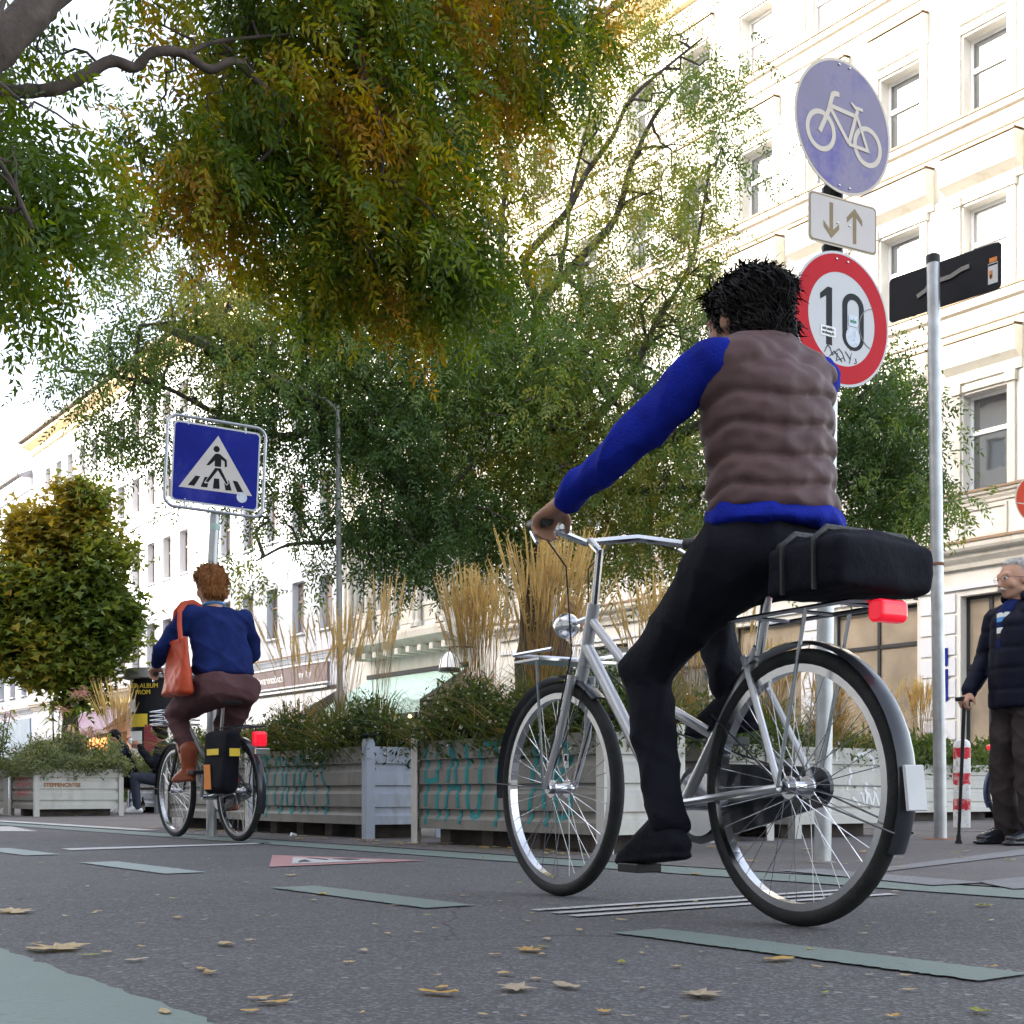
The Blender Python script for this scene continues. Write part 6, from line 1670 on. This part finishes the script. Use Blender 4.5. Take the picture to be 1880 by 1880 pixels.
# crank angle 65: left pedal (sg=+1) is up-front, so the right one is down; flip the cranks so that the near foot is low
for o in bike1.children:
    if o.name.startswith('crankset') or o.name.startswith('pedal'): pass
legL=dict(hip=(.10,.095,.93),kn=(.445,.12,.650),an=(.340,.13,.222),toe=(.478,.13,.166)); legR=dict(hip=(.10,-.095,.93),kn=(.52,-.12,.89),an=(.375,-.13,.565),toe=(.51,-.13,.52))
bp=[('h',[(hip,(.12,.15,.10)),((.11,0,1.10),(.10,.13,.08))]),('h',[((.11,0,1.10),(.10,.13,.08)),((.12,0,1.32),(.11,.155,.11))]),limbc((.12,0,1.38),hc+V3(-.02,0,-.05),.062,.052)]
for J in (JL,JR):
    bp+=[limbc(J['sh'],J['el'],.050,.038),limbc(J['el'],J['wr'],.038,.025),('c',V3(*J['sh']),V3(.12,0,1.35),.045,.06)]
    sg=1 if J is JL else -1
    bp+=hand_prims(J['wr'],(.9,-.06*sg,-.28),(0,0,-1),(0,-sg,0),1.0,1.15)
for J in (legL,legR): bp+=[limbc(J['hip'],J['kn'],.080,.056),limbc(J['kn'],J['an'],.052,.036),limbc(J['an'],J['toe'],.036,.026)]
bp+=head_prims(hc,R,1.0)
body=blob('body',bp,M['skindark'],p1,.0085,3); eyes(body,hc,R)
def hairset(c,R,parts,s=1.0):
    o=[]
    for p,r in parts: 
        ea=[math.degrees(a) for a in R.to_euler()]; o.append(('e',Vector(c)+R@(V3(*p)*s),tuple(a*s for a in r),ea))
    return o
def hairfn(a=.006,f=70):
    def fn(c,n):
        s=np.sin(c[:,0:1]*f+np.sin(c[:,2:3]*f*.6)*1.5)*np.sin(c[:,1:2]*f*1.1+c[:,2:3]*f*.5)+.6*np.sin(c[:,2:3]*f*1.7+c[:,0:1]*f)
        return c+n*s*a+rng.normal(size=c.shape)*a*.25
    return fn
_h=blob('hair',hairset(hc,R,[((-.03,0,.045),(.098,.090,.094)),((-.055,0,-.02),(.07,.082,.075)),((.03,0,.09),(.07,.065,.035)),((-.10,.0,.06),(.045,.05,.045))]),M['hairdark'],p1,.008,4,fn=hairfn(.003,85)); strands(_h,9000,.05,M['hairdark'],w=.0022,lift=.0,curl=.45)
# jumper: sleeves and hem
sl=[('h',[((.09,0,.995),(.168,.186,.030)),((.11,0,1.08),(.12,.15,.05))])]
for J in (JL,JR):
    sl+=[limbc(J['sh'],J['el'],.066,.054),limbc(J['el'],Vector(J['wr'])*.88+Vector(J['el'])*.12,.052,.036),('c',V3(*J['sh']),V3(.12,0,1.36),.068,.09)]
blob('jumper',sl,M['blueknit'],p1,.010,10,fn=folds(.010,17,3))
def quilt(c,n):
    z=c[:,2:3]+.10*c[:,0:1]+.010*np.sin(c[:,1:2]*23+1)+.006*np.sin(c[:,0:1]*31+c[:,1:2]*17); ph=(z*13.5)%1.0
    return c+n*(-.013*np.exp(-((ph-.5)/.16)**2)/(1+np.exp((c[:,2:3]-1.35)*60))+.0025*np.sin(c[:,1:2]*60+z*40)+.003*np.sin(c[:,0:1]*45+z*90)*np.sin(c[:,1:2]*70)+.004*np.sin(c[:,1:2]*14+z*9))
vest=[('h',[((.095,0,1.04),(.15,.175,.05)),((.10,0,1.16),(.145,.17,.06))]),('h',[((.10,0,1.16),(.145,.17,.06)),((.11,0,1.34),(.15,.185,.08))]),('h',[((.11,.10,1.40),(.10,.095,.065)),((.11,-.10,1.40),(.10,.095,.065)),((.11,0,1.44),(.085,.10,.05))]),('h',[((.125,0,1.46),(.062,.062,.02)),((.13,0,1.488),(.06,.06,.012))])]
blob('quilted_vest',vest,M['vest'],p1,.008,16,fn=lambda c,n: folds(.0022,30,21)(quilt(c,n),n))
blob('vest_collar',[('h',[((.075,0,1.468),(.035,.075,.018)),((.155,0,1.462),(.03,.065,.018))])],M['vest'],p1,.007,3)
tr_=[('h',[((.09,0,.92),(.15,.17,.10)),((.10,0,1.0),(.13,.155,.05))])]
for J in (legL,legR): tr_+=[limbc(J['hip'],J['kn'],.105,.072),limbc(J['kn'],Vector(J['an'])+V3(0,0,.03),.068,.056)]
blob('trousers',tr_,M['blackcloth'],p1,.010,12,fn=folds(.011,15,5))
for J in (legL,legR):
    a=V3(*J['an']); b=V3(*J['toe']); d=(b-a).normalized()
    blob('shoe',[('h',[(a+V3(-.045,0,-.03),(.035,.034,.03)),(b+d*.03,(.035,.040,.022)),(a+V3(.02,0,.02),.040)]),('h',[(a+V3(-.05,0,-.058),(.03,.034,.012)),(b+d*.04+V3(0,0,-.012),(.035,.042,.012))])],M['blackcloth'],p1,.007,5)
# flip crank so that the near (left) pedal is low
for o in bike1.children:
    if o.name.split('.')[0]=='crankset':
        pass

# === 2 left cyclist with the orange bag
p2=thing('person','cyclist seen from behind in a navy jumper with short ginger hair and mauve trousers','person',B2,h2)
hip=(.24,0,1.04); hc=V3(.42,.02,1.70); R=Rh(14,8,0)
JL=dict(sh=(.37,.195,1.50),el=(.48,.34,1.27),wr=(.66,.30,1.185)); JR=dict(sh=(.37,-.195,1.50),el=(.50,-.33,1.28),wr=(.66,-.30,1.185))
legL=dict(hip=(.25,.11,1.0),kn=(.66,.16,.86),an=(.50,.14,.47),toe=(.64,.15,.42)); legR=dict(hip=(.25,-.11,1.0),kn=(.58,-.15,.66),an=(.42,-.14,.27),toe=(.56,-.15,.22))
bp=[('h',[(hip,(.15,.19,.12)),((.30,0,1.22),(.12,.16,.10))]),('h',[((.30,0,1.22),(.12,.16,.10)),((.36,0,1.42),(.12,.18,.12))]),limbc((.37,0,1.48),hc+V3(-.03,0,-.05),.07,.056)]
for J in (JL,JR):
    bp+=[limbc(J['sh'],J['el'],.056,.042),limbc(J['el'],J['wr'],.042,.027),('c',V3(*J['sh']),V3(.37,0,1.46),.06,.09)]
    sg=1 if J is JL else -1; bp+=hand_prims(J['wr'],(.9,-.1*sg,-.42),(0,0,-1),(0,-sg,0),1.0,1.1)
for J in (legL,legR): bp+=[limbc(J['hip'],J['kn'],.10,.062),limbc(J['kn'],J['an'],.058,.040),limbc(J['an'],J['toe'],.038,.026)]
bp+=head_prims(hc,R,1.02)
body=blob('body',bp,M['skin'],p2,.011,3); eyes(body,hc,R)
_h=blob('hair',hairset(hc,R,[((-.035,0,.045),(.108,.098,.10)),((-.05,0,-.02),(.08,.09,.08)),((.03,0,.095),(.085,.08,.05)),((-.02,.0,.12),(.09,.08,.035))]),M['hairred'],p2,.009,4,fn=hairfn(.003,95)); strands(_h,7000,.035,M['hairred'],w=.0020,lift=.05,curl=.5)
j=[('h',[((.235,0,1.12),(.165,.215,.05)),((.28,0,1.24),(.155,.205,.08))]),('h',[((.28,0,1.24),(.155,.205,.08)),((.35,0,1.43),(.145,.205,.10))]),('h',[((.37,.12,1.50),(.10,.10,.07)),((.37,-.12,1.50),(.10,.10,.07)),((.38,0,1.545),(.08,.10,.04))])]
for J in (JL,JR): j+=[limbc(J['sh'],J['el'],.078,.062),limbc(J['el'],Vector(J['wr'])*.92+Vector(J['el'])*.08,.060,.042)]
blob('jumper',j,M['navyknit'],p2,.011,10,fn=folds(.009,14,7))
blob('collar',[('e',(.385,.01,1.585),(.078,.082,.018),(0,12,0))],M['stripeblue'],p2,.008,1)
tr_=[('h',[((.20,.08,1.01),(.16,.15,.13)),((.20,-.08,1.01),(.16,.15,.13)),((.26,0,1.12),(.15,.19,.05))])]
for J in (legL,legR): tr_+=[limbc(J['hip'],J['kn'],.128,.082),limbc(J['kn'],Vector(J['an'])+V3(0,0,.10),.076,.058)]
blob('trousers',tr_,M['mauvecloth'],p2,.011,12,fn=folds(.010,15,9))
for J in (legL,legR):
    a=V3(*J['an']); b=V3(*J['toe']); d=(b-a).normalized()
    blob('ankle_boot',[('c',a+V3(-.005,0,.14),a,.060,.048),('h',[(a+V3(-.045,0,-.03),(.035,.036,.03)),(b+d*.03,(.035,.040,.024)),(a,.045)]),('h',[(a+V3(-.05,0,-.06),(.03,.034,.014)),(b+d*.03+V3(0,0,-.012),(.035,.042,.012))])],M['brownboot'],p2,.009,2)
# bag on her left shoulder
t=thing('shoulder_bag','orange red leather shoulder bag hanging on the near side of the ginger haired cyclist','bag',B2,h2)
blob('bag_body',[('h',[((.15,.30,.98),(.03,.05,.03)),((.47,.30,.98),(.03,.05,.03)),((.20,.285,1.32),(.02,.022,.02)),((.43,.285,1.32),(.02,.022,.02))])],M['tote'],t,.009,3,fn=folds(.009,13,13))
for dx in (-.045,.05):
    g=MB(); g.tube([(.31+dx*1.6,.300,1.30),(.335+dx,.290,1.42),(.36+dx*.7,.272,1.52),(.37+dx*.5,.225,1.578),(.375+dx*.5,.17,1.592),(.37+dx*.6,.12,1.565),(.35+dx*.8,.13,1.50)],.017,8,flat=.35); obj('strap',g,M['tote'],t,smooth=True)

# === 3 man with cane, right edge
pm=G(1862,1552); h3=math.radians(200)
p3=thing('person','elderly man with glasses and grey moustache in a dark navy jacket leaning on a cane','person',Vector((pm.x+.03,7.92,0)),h3)
hc=V3(.03,0,1.60); R=Rh(-4,4,0)
JL=dict(sh=(0,.20,1.39),el=(-.02,.29,1.14),wr=(.06,.285,.93)); JR=dict(sh=(0,-.20,1.39),el=(.03,-.27,1.14),wr=(.20,-.20,.945))
legL=dict(hip=(0,.09,.90),kn=(.02,.10,.48),an=(-.02,.10,.09),toe=(.12,.11,.035)); legR=dict(hip=(0,-.09,.90),kn=(.03,-.10,.48),an=(.0,-.10,.09),toe=(.14,-.12,.035))
bp=[('h',[((0,0,.95),(.12,.155,.11)),((0,0,1.12),(.13,.15,.08))]),('h',[((0,0,1.12),(.13,.15,.08)),((0,0,1.34),(.12,.17,.11))]),limbc((0,0,1.40),hc+V3(-.03,0,-.06),.066,.058)]
for J in (JL,JR):
    bp+=[limbc(J['sh'],J['el'],.052,.040),limbc(J['el'],J['wr'],.040,.028),('c',V3(*J['sh']),V3(0,0,1.37),.055,.085)]
bp+=hand_prims(JR['wr'],(.55,0,-.75),(-.7,0,-.5),(0,1,0),1.02,1.2); bp+=hand_prims(JL['wr'],(.1,0,-1),(0,-1,0),(1,0,0),1.0,.5)
for J in (legL,legR): bp+=[limbc(J['hip'],J['kn'],.082,.058),limbc(J['kn'],J['an'],.054,.038),limbc(J['an'],J['toe'],.036,.026)]
bp+=head_prims(hc,R,1.04)
body=blob('body',bp,M['skin'],p3,.0085,3); eyes(body,hc,R,1.04)
_h=blob('hair',hairset(hc,R,[((-.045,0,.035),(.092,.082,.092)),((-.055,0,-.02),(.06,.080,.06)),((-.01,.0,.10),(.07,.06,.028))],1.04),M['hairgrey'],p3,.007,3,fn=hairfn(.002,90)); strands(_h,5000,.02,M['hairgrey'],w=.0010,lift=.3)
g=MB(); q=[hc+R@(V3(.104,y,-.044)*1.04) for y in (-.03,-.012,.012,.03)]; g.tube([q[0]+V3(-.012,0,-.008),q[1],q[2],q[3]+V3(-.012,0,-.008)],[.004,.009,.009,.004],8); obj('moustache',g,M['hairgrey'],p3,smooth=True)
g=MB()
for sg in (-1,1):
    pts=[hc+R@(V3(.104,sg*.033+.021*math.cos(a),.012+.016*math.sin(a))*1.04) for a in [2*PI*i/14 for i in range(15)]]; g.tube(pts,.0013,4)
    g.tube([hc+R@(V3(.104,sg*.054,.016)*1.04),hc+R@(V3(.08,sg*.082,.018)*1.04),hc+R@(V3(-.01,sg*.086,.01)*1.04)],.0013,4)
g.tube([hc+R@(V3(.106,-.012,.014)*1.04),hc+R@(V3(.112,0,.017)*1.04),hc+R@(V3(.106,.012,.014)*1.04)],.0013,4); obj('glasses',g,M['blackframe'],p3)
j=[('h',[((.0,0,.84),(.165,.20,.03)),((0,0,1.10),(.165,.195,.08))]),('h',[((0,0,1.10),(.165,.195,.08)),((0,0,1.34),(.145,.20,.10))]),('h',[((0,.13,1.41),(.09,.09,.06)),((0,-.13,1.41),(.09,.09,.06)),((0,0,1.45),(.08,.10,.04))]),('h',[((-.03,.05,1.475),(.06,.05,.03)),((-.03,-.05,1.475),(.06,.05,.03))])]
for J in (JL,JR): j+=[limbc(J['sh'],J['el'],.078,.068),limbc(J['el'],J['wr'],.066,.052)]
blob('jacket',j,M['navy'],p3,.009,12,fn=lambda c,n:c+n*(-.010*np.exp(-((((c[:,2:3]*8)%1)-.5)/.12)**2)*.45+.003*np.sin(c[:,1:2]*50)))
blob('jacket_collar',[('h',[((.02,.085,1.50),(.045,.02,.035)),((-.06,.05,1.53),(.03,.03,.035))]),('h',[((.02,-.085,1.50),(.045,.02,.035)),((-.06,-.05,1.53),(.03,.03,.035))]),('h',[((-.07,.04,1.53),(.02,.03,.035)),((-.07,-.04,1.53),(.02,.03,.035))])],M['navy'],p3,.008,2)
def stripes(ce):
    z=ce[:,2]; return np.where((z>1.375)&(z<1.40),1,np.where((z>1.35)&(z<1.375),2,np.where((z>1.28)&(z<1.31),1,np.where((z>1.25)&(z<1.28),3,0))))
blob('striped_jumper',[('h',[((.112,0,1.40),(.03,.055,.03)),((.130,0,1.20),(.03,.025,.04))]),('h',[((.112,0,1.40),(.03,.055,.03)),((.05,0,1.47),(.04,.06,.02))])],None,p3,.007,3,mats=[M['navyknit'],M['white'],M['stripeblue'],M['greytrouser']],facefn=stripes)
tr_=[('h',[((0,0,.92),(.14,.175,.10)),((0,0,.84),(.13,.175,.06))])]
for J in (legL,legR): tr_+=[limbc(J['hip'],J['kn'],.108,.086),limbc(J['kn'],Vector(J['an'])+V3(0,0,.0),.086,.078)]
blob('trousers',tr_,M['greytrouser'],p3,.009,12,fn=folds(.008,14,11))
for J in (legL,legR):
    a=V3(*J['an']); b=V3(*J['toe'])
    sh=blob('shoe',[('h',[(V3(a.x-.06,a.y,.055),(.04,.038,.03)),(V3(b.x+.02,b.y,.045),(.05,.045,.028)),(V3(a.x+.02,a.y,.085),(.045,.036,.035))]),('h',[(V3(a.x-.07,a.y,.018),(.035,.038,.014)),(V3(b.x+.05,b.y,.018),(.045,.046,.014))])],M['shoe'],p3,.007,2)
    g=MB()
    for k in range(4): g.tube([(b.x-.06+k*.022,b.y-.028,.092-k*.008),(b.x-.05+k*.022,b.y,.104-k*.009),(b.x-.06+k*.022,b.y+.028,.092-k*.008)],.003,5)
    obj('laces',g,M['blackcloth'],sh)
# cane
gx=G(1760,1550); hand=p3.location+Matrix.Rotation(h3,3,'Z')@V3(.245,-.195,.885)
t=thing('cane','black walking cane with rubber foot held by the elderly man','cane',gx)
top=hand-gx; g=MB(); g.tube([(0,0,.03),top*.5,top],[.010,.011,.0125],12); obj('shaft',g,M['blackplastic'],t,smooth=True)
g=MB(); g.lathe([(.022,0),(.022,.012),(.015,.03),(.013,.06)],14); obj('rubber_foot',g,M['rubber'],t,smooth=True)
g=MB(); d_=Matrix.Rotation(h3,3,'Z')@V3(1,0,0); g.tube([top-d_*.06+V3(0,0,.005),top+V3(0,0,.012),top+d_*.06+V3(0,0,.004)],.014,10); obj('handle',g,M['blackplastic'],t,smooth=True)

# === 4 person behind the tall grasses, stooping to the right
Y4=9.9; p4=thing('person','person in a dark jacket stooping behind the tall tan grasses, fair hair','person',Vector((P(1005,1500,Y4).x,Y4,0)),math.radians(-20))
hc=V3(.20,0,1.66-.02); R=Rh(0,35,0)
bp=[('h',[((-.02,0,.95),(.12,.16,.11)),((-.03,0,1.18),(.12,.16,.1)),((.03,0,1.40),(.12,.18,.10))]),limbc((.06,0,1.46),hc+V3(-.05,0,-.04),.066,.055)]
for sg in (-1,1):
    bp+=[limbc((.03,sg*.19,1.42),(.10,sg*.24,1.15),.054,.042),limbc((.10,sg*.24,1.15),(.30,sg*.18,1.02),.042,.028),limbc((-.02,sg*.09,.9),(.02,sg*.1,.48),.085,.06),limbc((.02,sg*.1,.48),(0,sg*.1,.09),.055,.04),limbc((0,sg*.1,.06),(.14,sg*.11,.04),.038,.03)]
    bp+=hand_prims((.30,sg*.18,1.02),(.9,0,-.3),(0,0,-1),(0,-sg,0),1,.6)
bp+=head_prims(hc,R,1.0); body=blob('body',bp,M['skin'],p4,.012,3); eyes(body,hc,R)
blob('hair',hairset(hc,R,[((-.035,0,.045),(.104,.092,.098)),((-.05,0,-.03),(.075,.085,.085))]),M['hairblond'],p4,.010,2,fn=hairfn(.006,60))
j=[('h',[((-.02,0,.86),(.16,.20,.04)),((-.03,0,1.18),(.16,.2,.1)),((.03,0,1.40),(.15,.21,.11))]),('h',[((.03,.12,1.46),.08),((.03,-.12,1.46),.08),((.06,0,1.5),.075)])]
for sg in (-1,1): j+=[limbc((.03,sg*.19,1.42),(.10,sg*.24,1.15),.078,.064),limbc((.10,sg*.24,1.15),(.28,sg*.18,1.03),.062,.046)]
blob('jacket',j,M['navy'],p4,.012,3,fn=lambda c,n:c+n*(.005*np.sin(c[:,2:3]*40+c[:,0:1]*30)))
blob('trousers',[('h',[((-.02,.09,.9),.11),((-.02,-.09,.9),.11)])]+[limbc((-.02,sg*.09,.9),(.02,sg*.1,.48),.105,.08) for sg in (-1,1)]+[limbc((.02,sg*.1,.48),(0,sg*.1,.10),.08,.07) for sg in (-1,1)],M['greytrouser'],p4,.012,3)
for sg in (-1,1): blob('shoe',[('h',[((-.05,sg*.1,.04),.04),((.15,sg*.11,.035),.035),((.02,sg*.1,.08),.045)])],M['shoe'],p4,.01,2)

# === seated people at the left
def sitter(label, loc, rot, hc, R, hair, hairparts, top, topm, legm, shoem, hands, hood=False, lean=.1, sc=1.0):
    p=thing('person',label,'person',loc,rot)
    sh=(lean,0,.98); bp=[('h',[((0,0,.52),(.14,.17,.10)),((lean*.6,0,.78),(.12,.15,.1)),((lean,0,.96),(.12,.17,.10))]),limbc((lean,0,1.02),Vector(hc)+V3(-.02,0,-.06),.064,.054)]
    tl=[('h',[((0,0,.50),(.17,.20,.06)),((lean*.6,0,.78),(.155,.19,.1)),((lean,0,.97),(.145,.20,.10))]),('h',[((lean,.12,1.0),.08),((lean,-.12,1.0),.08),((lean,0,1.04),.08)])]
    tr=[('h',[((0,.09,.50),.12),((0,-.09,.50),.12)])]; sho=[]
    for sg in (-1,1):
        w=hands[0 if sg>0 else 1]; e=V3((lean+w[0])/2-.02,sg*.26,.74)
        bp+=[limbc((lean,sg*.18,.98),e,.052,.042),limbc(e,w,.040,.027)]+hand_prims(w,V3(.8,-sg*.3,.25),(0,-sg,0),(0,0,1),1,.8)
        tl+=[limbc((lean,sg*.18,.98),e,.075,.062),limbc(e,Vector(w)*.9+e*.1,.060,.042)]
        kn=V3(.42,sg*.12,.55); an=V3(.38,sg*.12,.10)
        bp+=[limbc((0,sg*.09,.50),kn,.085,.058),limbc(kn,an,.055,.04),limbc(an,an+V3(.14,0,-.05),.036,.028)]
        tr+=[limbc((0,sg*.09,.50),kn,.105,.075),limbc(kn,an,.074,.060)]; sho.append(an)
    bp+=head_prims(hc,R,1.0); body=blob('body',bp,M['skindark'],p,.013,3); eyes(body,hc,R)
    if hood: 
        blob('hood',hairset(hc,R,[((-.03,0,.03),(.125,.115,.13)),((-.05,0,-.10),(.09,.12,.08))]),topm,p,.012,3)
    else: blob('hair',hairset(hc,R,hairparts),hair,p,.010,2,fn=hairfn(.003,80))
    blob(top,tl,topm,p,.013,3,fn=lambda c,n:c+n*(.005*np.sin(c[:,2:3]*50))); blob('trousers',tr,legm,p,.013,3)
    for an in sho: blob('shoe',[('h',[(an+V3(-.05,0,-.05),.04),(an+V3(.14,0,-.06),.036),(an+V3(.02,0,-.01),.05)])],shoem,p,.01,2)
    g=MB(); g.box(-.22,.20,-.28,.28,.30,.38); g.box(-.2,-.14,-.26,.26,.0,.299); g.box(.1,.16,-.26,.26,.0,.299); g.v=[tuple(v) for v in g.v]
    return p
short=[((-.04,0,.045),(.098,.084,.096)),((-.06,0,-.01),(.06,.078,.06))]
l5=Vector((P(238,1490,19.8).x,19.8,0)); r5=math.radians(248)
sitter('seated boy with short black hair looking down beside the STEPPENCROSS box', l5, r5-math.radians(30), (.24,0,1.12), Rh(-25,38,0), M['hairdark'], short, 'jacket', M['navy'], M['blackcloth'], M['whiteshoe'], [(.42,.12,.62),(.44,-.12,.60)], lean=.16)
t=thing('bench','low wooden bench under the two people sitting at the left','bench',Vector((P(262,1490,19.9).x,19.95,0)),math.radians(0))
g=MB()
for k in range(3): g.box(-.75,.75,-.2+k*.14,-.08+k*.14,.36,.395)
obj('seat',g,M['benchwood'],t)
for x in (-.6,.6):
    g=MB(); g.box(x-.04,x+.04,-.2,.2,0,.358); obj('leg',g,M['greysteel'],t)
l6=Vector((P(300,1490,19.7).x,19.7,0)); r6=math.radians(196)
p6=sitter('seated person in a black hooded top holding a white cup', l6, r6, (.08,0,1.28), Rh(0,10,0), None, None, 'hooded_top', M['blackcloth'], M['jeans'], M['whiteshoe'], [(.36,.07,1.04),(.36,-.09,1.00)], hood=True, lean=.0)
c6=l6+Matrix.Rotation(r6,3,'Z')@V3(.47,-.0,1.08)
t=thing('paper_cup','white paper cup in the hands of the hooded sitter','cup',c6,0); t.rotation_euler=(0.2,-.5,0)
g=MB(); g.lathe([(.032,-.05),(.042,.05),(.044,.055),(.04,.056)],14); obj('cup_body',g,M['white'],t,smooth=True)
g=MB(); g.lathe([(.044,.057),(.044,.066),(.02,.07)],14); obj('lid',g,M['redplastic'],t,smooth=True)
# standing person half hidden by the reeds
Y7=21.5; p7=thing('person','person with black hair half hidden by the reeds in front of the café','person',Vector((P(128,1490,Y7).x,Y7,0)),math.radians(-50))
hc=V3(.05,0,1.32); R=Rh(0,0,0)
bp=[('h',[((0,0,.55),(.14,.17,.10)),((0,0,.85),(.12,.15,.1)),((0,0,1.08),(.12,.17,.10))]),limbc((0,0,1.12),hc+V3(-.02,0,-.06),.064,.054)]
for sg in (-1,1): bp+=[limbc((0,sg*.18,1.08),(.1,sg*.25,.85),.05,.04),limbc((.1,sg*.25,.85),(.3,sg*.15,.80),.04,.027),limbc((0,sg*.09,.52),(.42,sg*.11,.52),.085,.06),limbc((.42,sg*.11,.52),(.42,sg*.11,.08),.055,.04),limbc((.42,sg*.11,.05),(.54,sg*.11,.035),.036,.028)]+hand_prims((.3,sg*.15,.80),(1,0,0),(0,0,-1),(0,-sg,0),1,.6)
body=blob('body',bp+head_prims(hc,R),M['skin'],p7,.013,3); eyes(body,hc,R)
blob('hair',hairset(hc,R,short+[((-.05,0,-.08),(.07,.09,.10))]),M['hairdark'],p7,.011,2,fn=hairfn(.005,70))
blob('coat',[('h',[((0,0,.50),(.17,.20,.06)),((0,0,.85),(.155,.19,.1)),((0,0,1.09),(.145,.20,.10))])]+[limbc((0,sg*.18,1.08),(.1,sg*.25,.85),.075,.062) for sg in (-1,1)]+[limbc((.1,sg*.25,.85),(.28,sg*.16,.81),.06,.045) for sg in (-1,1)],M['blackcloth'],p7,.013,3)
blob('trousers',[limbc((0,sg*.09,.50),(.42,sg*.11,.52),.105,.075) for sg in (-1,1)]+[limbc((.42,sg*.11,.52),(.42,sg*.11,.1),.075,.06) for sg in (-1,1)]+[('h',[((0,.09,.50),.11),((0,-.09,.50),.11)])],M['greytrouser'],p7,.013,3)
t=thing('stool','dark stool under the person hidden by the reeds','stool',p7.location,0)
g=MB(); g.lathe([(.18,.36),(.19,.37),(.19,.39),(.18,.40)],20); obj('seat',g,M['benchwood'],t)
for a in (45,135,225,315):
    g=MB(); g.tube([(.13*math.cos(math.radians(a)),.13*math.sin(math.radians(a)),.36),(.19*math.cos(math.radians(a)),.19*math.sin(math.radians(a)),0)],.012,6); obj('leg',g,M['blackframe'],t)

# ---------------------------------------------------------------- fallen leaves
def leaf_mesh(kind, m, seed):
    r=random.Random(seed); mb=MB()
    if kind=='maple':
        out=[(0,-.5),(.08,-.12),(.30,-.30),(.26,-.12),(.5,-.08),(.36,.04),(.48,.28),(.28,.22),(.20,.36),(.12,.24),(.0,.52),(-.12,.24),(-.20,.36),(-.28,.22),(-.48,.28),(-.36,.04),(-.5,-.08),(-.26,-.12),(-.30,-.30),(-.08,-.12)]
    else:
        out=[]; n=14; wd=r.uniform(.16,.3)
        for i in range(n):
            a=2*PI*i/n; out.append((wd*math.sin(a)*(1+.1*r.uniform(-1,1)),.5*math.cos(a)))
    cu=r.uniform(.1,.45); tw=r.uniform(-.35,.35)
    def h(x,y): return max(.0,.02+cu*abs(x)**1.5*.55+.22*abs(y)**2+tw*x*y+r.uniform(-.03,.03))
    vs=[(0,0,.03)]+[(x*.5,y*.5,h(x*.5,y*.5)) for x,y in out]+[(x,y,h(x,y)) for x,y in out]; n=len(out)
    fs=[(0,1+i,1+(i+1)%n) for i in range(n)]+[(1+i,1+n+i,1+n+(i+1)%n,1+(i+1)%n) for i in range(n)]
    mb.add(vs,fs); 
    o=obj('fallen_leaf',mb,m,smooth=False); me=o.data; bpy.data.objects.remove(o); return me
LM_=[leaf_mesh('oval',M[m],i*7+j) for i,m in enumerate(['dead1','dead2','dead3','dead1','dead4']) for j in range(3)]
LB_=[leaf_mesh('maple',M[m],i+40) for i,m in enumerate(['dead1','dead3','dead2','dead4'])]
def put_leaf(me, g, s, label='small dry autumn leaf lying on the asphalt', group='fallen leaves on the street', rz=None, tilt=.05):
    o=bpy.data.objects.new('fallen_leaf',me); link(o); o.location=g; o.scale=(s,s,s*random.uniform(.45,.9))
    o.rotation_euler=(random.uniform(-tilt,tilt),random.uniform(-tilt,tilt),random.uniform(0,6.28) if rz is None else rz)
    return tag(o,label,'fallen leaf',group)
big=[(100,1745,.135,'maple',0,'large curled tan maple leaf by the green surface at the left'),(303,1864,.045,'oval',1,'ochre leaf on the edge of the green surface, bottom left'),(25,1677,.115,'maple',0,'wide tan leaf at the left edge'),(165,1757,.045,'oval',12,'green yellow leaf below the large maple leaf'),(250,1766,.05,'oval',6,'brown leaf right of the large maple leaf'),
 (370,1783,.04,'oval',4,'yellow tan leaf near the bottom, left of centre'),(415,1737,.055,'oval',0,'long thin tan leaf in the open asphalt, left of centre'),(478,1837,.04,'oval',3,'curled tan leaf nearest the bottom, left of centre'),(512,1845,.04,'oval',4,'ochre leaf beside the curled tan leaf at the bottom'),(805,1828,.075,'oval',4,'slender golden leaf at the bottom centre'),(975,1748,.065,'maple',2,'orange tan leaf below the thin white stripes'),
 (950,1820,.07,'maple',1,'flattened pale leaf pressed on the asphalt, bottom centre'),(1040,1815,.07,'oval',6,'pale grey leaf at the bottom, right of centre'),(1285,1832,.08,'maple',1,'flattened pale leaf at the bottom right'),(1430,1765,.075,'oval',5,'yellow leaf just below the near green dash'),(1805,1665,.06,'maple',3,'green yellow leaf at the right below the green line'),(1800,1862,.05,'oval',12,'green twig like leaf in the bottom right corner'),(592,1644,.05,'oval',4,'yellow green leaf under the second green dash'),(535,1609,.06,'maple',0,'tan leaf in front of the red triangle'),(1275,1607,.06,'maple',2,'upright tan leaf near the foot of the sign post')]
for px,py,s,k,i,lab in big:
    put_leaf((LB_ if k=='maple' else LM_)[i], G(px,py,.005), s, lab)
n=0
while n<125:
    px=random.uniform(-20,1900); py=1560+320*random.random()**1.4
    if px<380 and py>1725+(px)*.38: 
        if random.random()<.8: continue
    put_leaf(random.choice(LM_ if random.random()<.85 else LB_), G(px,py,.005), random.uniform(.014,.036)); n+=1
for k in range(150):
    c=random.random()
    if c<.7: u,v=random.uniform(4.7,11.2),random.gauss(4.22,.10)
    elif c<.9: u,v=random.uniform(3.0,6.5),random.uniform(4.2,6.6)
    else: u,v=random.uniform(15,22),random.uniform(3.9,6)
    put_leaf(random.choice(LM_ if random.random()<.8 else LB_), S(u,v,.012), random.uniform(.04,.085), 'small dry leaf lying by the planter boxes on the pavement', 'fallen leaves by the planters')
